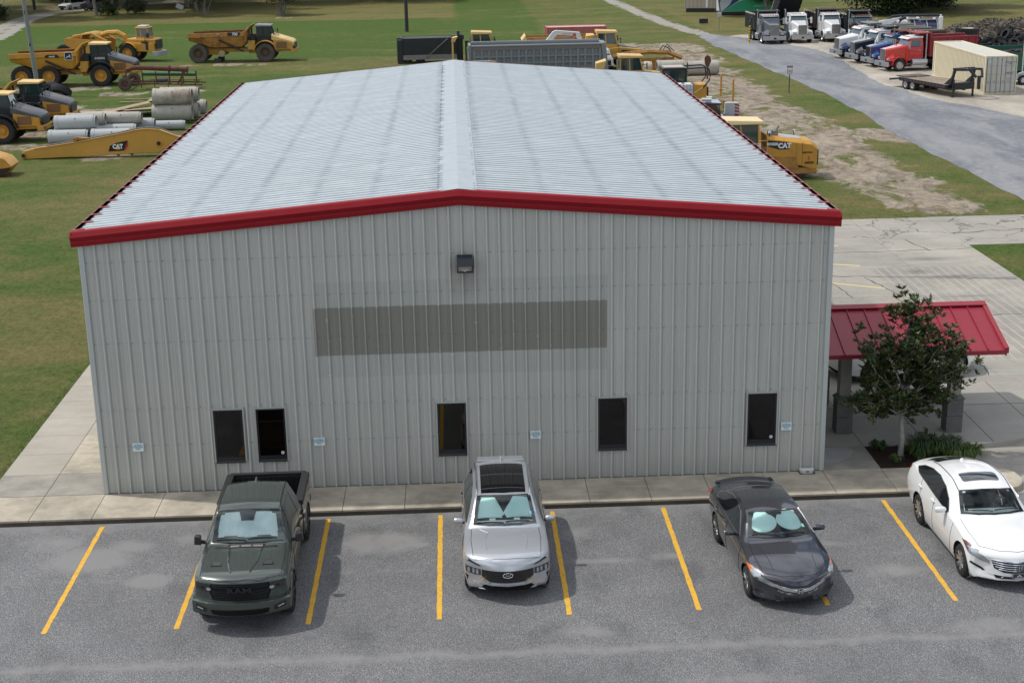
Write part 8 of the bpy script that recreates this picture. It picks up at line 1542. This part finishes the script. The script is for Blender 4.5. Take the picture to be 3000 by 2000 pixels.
# cream container
CR = pm('container_cream', (.66,.60,.44), .55, dirt=(.5,.42,.28), amt=.25, scale=.6); t = container('shipping_container', 'cream forty foot shipping container with closed rear doors', (48.1, 71.9, GZ), 0, 12.0, CR, 40, h=2.82, w=2.36, paler=pm('container_roof', (.70,.68,.60), .55, dirt=(.55,.5,.4), amt=.3, scale=.7))
M_DR = pm('door_grey', (.46,.46,.41), .5)
for s_ in (0,1):
    x0_ = .12+s_*1.07; d = MB().box(x0_,x0_+1.05,-.035,.0,.18,2.68).build('door', M_DR, t, bevel=.01)
    for k in range(4): MB().box(x0_+.05,x0_+1.0,-.05,-.035,.22+k*.62,.27+k*.62).build('door_rib', pm('door_rib', (.38,.38,.34), .5), d)
    for xx in (.32,.74): MB().cyl((x0_+xx,-.07,.14),(x0_+xx,-.07,2.72),.022,8).box(x0_+xx-.05,x0_+xx+.05,-.09,-.04,.12,.2).box(x0_+xx-.05,x0_+xx+.05,-.09,-.04,2.66,2.74).bar((x0_+xx,-.09,.98),(x0_+xx-.26,-.09,.98),.035).build('lock_rod', pm('rod_steel', (.30,.33,.38), .4, metal=.5), d)
MB().box(1.165,1.205,-.04,.0,.18,2.68).box(.10,.13,-.04,0,.18,2.68).box(2.23,2.26,-.04,0,.18,2.68).build('door_seal', CABK, t)
text('CXIC 448159 9\n45G1', .13, (1.85,-.045,2.30), (math.pi/2,0,0), CABK, t); text('MAX. GROSS  32,500\nTARE  3,880\nPAYLOAD 28,620', .075, (1.78,-.045,1.55), (math.pi/2,0,0), CABK, t, bold=.001); text('CU.CAP.  76.4', .075, (1.8,-.045,1.15), (math.pi/2,0,0), CABK, t)
MB().prism([(.74,1.30),(.98,1.30),(.86,1.52)], -.045, -.037, 'xz').build('warning_triangle', pm('warn_yellow', (.75,.45,.03), .5), t); MB().prism([(.835,1.345),(.885,1.345),(.865,1.45)], -.05, -.045, 'xz').build('warning_bolt', CABK, t); MB().box(.28,.48,-.045,-.037,2.30,2.46).box(.82,.90,-.045,-.037,2.22,2.34).build('label', pm('label_blue_white', (.45,.55,.68), .5), t)
# gooseneck trailer
def goose():
    t = thing('gooseneck_trailer', 'black gooseneck flatbed trailer with plank deck in front of the cream container', 'trailer', (46.3, 71.2, GZ), 0)
    A = Vector((0,0,0)); yaw = math.radians(17.5); t.rotation_euler = (0,0,yaw)
    T = pm('trailer_black', (.013,.015,.020), .4)
    w = 1.15; y0_, y1_ = .4, 7.6
    for i in range(9): MB().box(-w+.03+i*.25, -w+.265+i*.25, y0_, y1_-1.4, .82, .87).build('deck_plank', pm('deck_plank', (.27,.22,.165), .85, dirt=(.12,.09,.07), amt=.6, scale=1.4, stretch=(1,.25,1)), t)
    MB().box(-w-.08,-w,y0_,y1_-1.3,.62,.88).box(w,w+.08,y0_,y1_-1.3,.62,.88).box(-w,w,y0_-.08,y0_,.62,.88).build('side_frame', T, t, bevel=.01)
    MB().box(-.5,-.38,.4,6.2,.4,.8).box(.38,.5,.4,6.2,.4,.8).build('main_beam', T, t); MB().hexa([(-w,6.2,.72),(w,6.2,.72),(w,7.7,.50),(-w,7.7,.50),(-w,6.2,.86),(w,6.2,.86),(w,7.7,.64),(-w,7.7,.64)]).build('dovetail', T, t)
    MB().box(-w+.1,-.1,5.6,6.9,.87,.95).box(.1,w-.1,5.6,6.9,.87,.95).build('loading_ramp', pm('ramp_brown', (.10,.08,.07), .7), t)
    rf = MB(); 
    for i in range(14): rf.box(-w-.09,-w-.08,y0_+.3+i*.4,y0_+.36+i*.4,.72,.76)
    rf.build('reflector', M_AMB, t, kind='stuff')
    for y in (4.7,5.6):
        for s_ in (-1,1): bwheel(t, s_*.92, y, .40, .40, .42, s_, BTY, pm('rim_white', (.5,.5,.48), .5), 16)
    for s_ in (-1,1):
        x = s_*.85; MB().bar((x,.35,.85),(x,-.05,2.0),.16,.16).bar((x,-.1,2.0),(x*.6,-1.3,2.1),.16,.16).bar((x*.6,-1.3,2.1),(x*.3,-1.75,1.6),.16,.16).build('gooseneck_arm', T, t); MB().hexa([(x-.06,1.1,.85),(x+.06,1.1,.85),(x+.06,.2,.85),(x-.06,.2,.85),(x-.05,.2,1.5),(x+.05,.2,1.5),(x+.05,.1,1.5),(x-.05,.1,1.5)]).build('gusset', T, t)
        MB().box(x-.05,x+.05,-.05,.07,.0,1.3).box(x-.12,x+.12,-.12,.14,0,.03).build('landing_leg', T, t)
    MB().box(-.9,.9,-.05,.15,1.95,2.12).box(-.5,.5,-1.3,-1.2,2.05,2.2).box(-.85,.85,-.15,.25,.55,1.05).build('cross_member', T, t, bevel=.02); MB().box(-.1,.1,-1.85,-1.65,.75,1.7).build('coupler', T, t, bevel=.02)
    rr_ = MB()
    for i in range(6): rr_.box(-.8+i*.3,-.65+i*.3,-.06,-.05,2.0,2.05)
    rr_.build('reflective_tape', pm('tape_white', (.75,.72,.72), .4), t)
goose()
# tyre heap
random.seed(31); tA = tyre_mesh(.50, .30, BTY, 20, .58)
def mound_z(x, y): return max(0, 1.1-.42*math.hypot((x-61.0)/1.5, (y-104.0)/1.1))
k = 0
for i in range(86):
    a = random.uniform(0, 6.28); u = random.random()**.6; x = 61.0+3.9*u*math.cos(a)*1.1; y = 103.5+3.6*u*math.sin(a); z = .28+random.random()*max(.05, 1.75*(1-u)**1.0); rot = (random.gauss(0,.35), math.pi/2+random.gauss(0,.45), random.uniform(0,3.1))
    if random.random() < .2: rot = (0, random.gauss(0,.3), random.uniform(0,3.1)); z += .2
    o = inst('tyre_casing', tA, None, (x, y, GZ+z), rot); s_ = random.uniform(.85,1.25); o.scale = (s_,)*3; tag(o, 'worn tyre %s %s of the heap' % ('high up' if z > .95 else ('halfway up' if z > .55 else 'near the ground'), ('at the left end' if x < 59.5 else ('at the right end' if x > 62.6 else 'in the middle'))+(' on the near side' if y < 103.5 else ' on the far side')), 'tyre', 'tyres in the scrap heap')
o = inst('tyre_casing', tA, None, (59.9, 101.2, GZ+.95), (.25,.15,1.25)); o.scale = (1.12,)*3; tag(o, 'upright tyre facing out on the front of the scrap tyre heap', 'tyre', 'tyres in the scrap heap')
t = thing('tyre_casing', 'giant lugged tractor tyre lying across the red dump body', 'tyre', (55.8, 98.2, GZ+2.25), rot=(0, math.pi/2, .1)); inst('tread', tyre_mesh(1.05, .62, BTY, 20, .6), t); inst('rim', rim_mesh(1.05, .62, pm('rim_cream', (.55,.52,.42), .6)), t)
# mulch mound
bm = bmesh.new(); nx, ny = 70, 30; g_ = {}
for i in range(nx+1):
    for j in range(ny+1):
        x = 59.5+i*15.5/nx; y = 112+j*12/ny; u = (i/nx-.5)*2; v_ = (j/ny-.5)*2; f_ = max(0, 1-abs(u)**2.6)*max(0, 1-abs(v_)**2); z = f_*(1.55+.45*noise.noise((x*.35,y*.3,1))+.35*noise.noise((x*1.3,y*1.2,5))+.2*noise.noise((x*4,y*4,8))); g_[i,j] = bm.verts.new((x, y, GZ-.05+max(0,z)))
for i in range(nx):
    for j in range(ny): bm.faces.new((g_[i,j], g_[i+1,j], g_[i+1,j+1], g_[i,j+1]))
me = bpy.data.meshes.new('wood_chip_mound'); bm.to_mesh(me); bm.free(); m, nt, b = nmat('chip_heap'); v = coords(nt, True); f = tex(nt, v, 6, 6, .85, 1.2); nt.links.new(ramp(nt, f, [(.3,(.05,.04,.03)),(.5,(.20,.165,.125)),(.7,(.42,.37,.30))]), b.inputs['Base Color']); b.inputs['Roughness'].default_value = .95; bump(nt, b, f, 1, .25); me.materials.append(m)
o = bpy.data.objects.new('wood_chip_mound', me); COL.objects.link(o); tag(o, 'long heap of grey brown wood chips behind the tyres', 'heap')
ch = MB()
for _ in range(5000):
    x = random.uniform(60.5,74); y = random.uniform(113,120); u = (x-67.25)/7.75; v_ = (y-118)/6; f_ = max(0,1-abs(u)**2.6)*max(0,1-v_*v_); z = f_*(1.55+.45*noise.noise((x*.35,y*.3,1))+.35*noise.noise((x*1.3,y*1.2,5)))+.02; d = Vector((random.gauss(0,1),random.gauss(0,1),random.gauss(0,.6))).normalized()*.16; s_ = Vector((-d.y,d.x,.05))*.3; p = Vector((x,y,GZ+z)); ch.add([p-d-s_,p+d-s_,p+d+s_,p-d+s_],[(0,1,2,3)])
ch.build('chips', m, o, kind='stuff', fix=False)
# green dumpster, utility trailer, posts, sheds
GRN = pm('dumpster_green', (.015,.10,.06), .5); t = thing('roll_off_dumpster', 'dark green roll off dumpster full of tyres at the right edge', 'dumpster', (54.2, 83.6, GZ), 0); hollow(t, 0, 4, 0, 6.5, .3, 1.75, .08, GRN, CABK)
for i in range(6): MB().box(.1+i*.7,.2+i*.7,-.06,0,.3,1.7).build('side_rib', GRN, t)
MB().box(0,4,-.08,0,1.68,1.78).build('top_rail', GRN, t)
for i, (x, y) in enumerate([(54.8,84.4),(55.8,84.2),(56.8,84.5),(55.3,85.3),(56.3,85.4)]): o = inst('tyre_casing', tA, None, (x, y, GZ+1.72), (.2*i, math.pi/2-.2+.1*i, i)); tag(o, 'worn tyre in the dark green dumpster, '+['front left corner','second along the front','third along the front','left one of the back pair','right one of the back pair'][i], 'tyre', 'tyres in the green dumpster')
t = thing('utility_trailer', 'small silver trailer fender and coupling at the right edge by the container', 'trailer', (52.4, 76.5, GZ), .2); MB().box(0,4,.6,2.6,.5,.6).box(-.8,0,1.5,1.7,.45,.55).build('bed', SIL, t); MB().tube([(.1,.45,.45),(.3,.45,.85),(.7,.45,.95),(1.1,.45,.85),(1.3,.45,.45)], .10, 6).build('fender', SIL, t); h = bwheel(t, .7, .5, .38, .38, .25, -1, BTY, SIL, 16); h.rotation_euler = (0,0,-math.pi/2)
t = thing('gate_post', 'pale steel gate post with cross rail at the right frame edge', 'post', (54.9, 82.2, GZ)); MB().cyl((0,0,-.1),(0,0,4.2),.05,8).cyl((0,0,1.0),(3,0,1.0),.03,6).build('tube', pm('post_pale', (.48,.52,.52), .5), t)
fn = thing('chain_link_fence', 'dark thin wire fence in front of the wood chip heap', 'fence', (62.5, 111, GZ), 0)
for i in range(6): MB().cyl((i*1.8,0,0),(i*1.8,0,1.7),.035,6).build('post', pm('fence_dark', (.06,.06,.08), .6), fn)
MB().cyl((0,0,1.7),(9,0,1.7),.025,5).build('top_rail', pm('fence_dark', (0,0,0)), fn)
# sign trailer and shed at the top
t = thing('sign_trailer', 'boxed trailer with blue and green ENERGY lettering at the top of the yard', 'trailer', (42.9, 152, GZ), .0); MB().box(0,7.6,0,2.5,.45,3.6).build('box', pm('sign_pale', (.50,.58,.62), .5), t, bevel=.03); MB().box(.2,7.4,.1,2.4,.1,.45).build('underframe', CABK, t)
MB().prism([(.3,.5),(7.6,.5),(7.6,2.5),(4.2,2.3),(2.2,1.6)], -.02, -.005, 'xz').build('green_band', pm('sign_green', (.02,.34,.16), .5), t); MB().prism([(.3,.5),(1.2,1.3),(2.6,3.6),(4.2,3.6),(3.6,2.6),(2.2,1.7)], -.03, -.02, 'xz').build('blue_band', pm('sign_blue', (.02,.04,.20), .5), t); MB().box(4.2,7.6,-.03,-.02,2.35,3.6).build('blue_panel', pm('sign_steel_blue', (.12,.22,.34), .5), t)
text('GULF\nENERGY', .62, (5.0,-.05,2.75), (math.pi/2,0,0), WHL, t, bold=.02); text('225-555-0100', .25, (5.0,-.03,1.1), (math.pi/2,0,0), WHL, t)
t = thing('storage_shed', 'beige metal shed raised on blocks left of the sign trailer', 'shed', (40.9, 158.5, GZ), -.35); MB().box(-1.5,2.6,0,6,.5,3.6).build('walls', pm('shed_beige', (.42,.36,.29), .7), t, bevel=.03); MB().box(-1.3,2.4,.2,5.8,.0,.5).build('blocks', CABK, t); MB().box(1.3,1.6,-.03,0,.6,3.0).build('door_trim', WHT, t)
for i in range(8): MB().box(-1.4+i*.52,-1.34+i*.52,-.02,0,.5,3.6).build('wall_seam', pm('shed_seam', (.25,.22,.18), .7), t)
t = thing('green_post', 'slim bright green pole standing behind the tipped truck', 'pole', (51.6, 158.5, GZ)); MB().cyl((0,0,0),(0,0,9),.22,10).build('tube', pm('post_green', (.02,.24,.14), .5), t)
t = thing('bollard', 'yellow and black twisted marker post in front of the grey truck', 'post', (39.35, 115.3, GZ)); MB().cyl((0,0,0),(0,0,1.75),.09,10).build('tube', pm('bollard_yellow', (.65,.42,.04), .5), t)
for i in range(6): MB().cyl((0,0,.2+i*.26),(0,0,.27+i*.26),.095,10).build('band', CABK, t)
t = thing('utility_box', 'small black box on the grass left of the sign trailer', 'box', (38.3, 139.6, GZ)); MB().box(0,1.0,0,.6,.1,.65).build('box', CABK, t, bevel=.05)
# white car on the pad behind the canopy
def pad_car():
    car = thing('parked_car', 'white car parked on the concrete yard behind the red canopy', 'car', (25.15, 8.75, -.145), math.radians(100)); paint = pm('white_paint', (.78,.79,.78), .28, coat=1.)
    rows = [(0,.36,.62,.46,.70,.58,.70,.66,.6,.68,.4),(.06,.25,.76,.5,.84,.7,.82,.78,.68,.81,.4),(.2,.21,.82,.54,.91,.8,.89,.86,.74,.9,.34),(.5,.2,.84,.6,.94,.88,.91,.94,.76,.98,.24),(.95,.2,.86,.66,.95,.96,.92,1.02,.76,1.07,.12),(1.45,.2,.87,.68,.95,1.0,.91,1.08,.75,1.13,.16),(1.7,.2,.87,.68,.95,1.02,.91,1.2,.72,1.26,.16),(2.2,.2,.87,.68,.95,1.04,.9,1.5,.64,1.55,.1),(2.8,.2,.87,.68,.95,1.06,.9,1.6,.62,1.65,.0),(3.9,.22,.87,.7,.95,1.1,.88,1.56,.6,1.61,0),(4.4,.26,.85,.74,.93,1.12,.86,1.4,.6,1.46,-.08),(4.75,.36,.8,.72,.88,1.0,.82,1.08,.66,1.1,-.15),(4.8,.5,.72,.66,.8,.8,.76,.88,.64,.9,-.2)]
    bd = Body(rows, 70); wh = [(.97,.36,.42),(3.72,.36,.42)]; bd.shell('body', paint, car, wh); arches(car, wh, .95)
    bd.patch([(-.68,1.62),(0,1.5),(.68,1.62),(.6,2.15),(0,2.1),(-.6,2.15)], 'top', off=.01).build('windscreen', M_DGL, car, smooth=60)
    for s_ in (-1,1):
        bd.patch([(1.9,1.1),(2.2,1.28),(2.7,1.46),(3.8,1.45),(4.25,1.3),(4.1,1.16),(2.4,1.08)], 'side', s_, off=.01).build('side_window', M_DGL, car, smooth=60); mirror(car, s_*.93, 2.0, 1.1, s_, paint)
        bd.patch([(s_*.88,.86),(s_*.86,.72),(s_*.56,.62),(s_*.56,.7),(s_*.7,.8)], 'front', off=.012).build('headlight', pm('lamp_bluish', (.25,.42,.62), .08, coat=1.), car, smooth=60)
        for y in (.97,3.72): wheel(car, s_*.81, y, .36, .36, .235, s_, 5)
    bd.patch([(-.5,.66),(.5,.66),(.42,.46),(-.42,.46)], 'front', off=.006).build('grille', M_GLB, car); MB().box(-.7,.7,.4,4.6,.18,.26).build('floor_pan', M_UND, car)
pad_car()
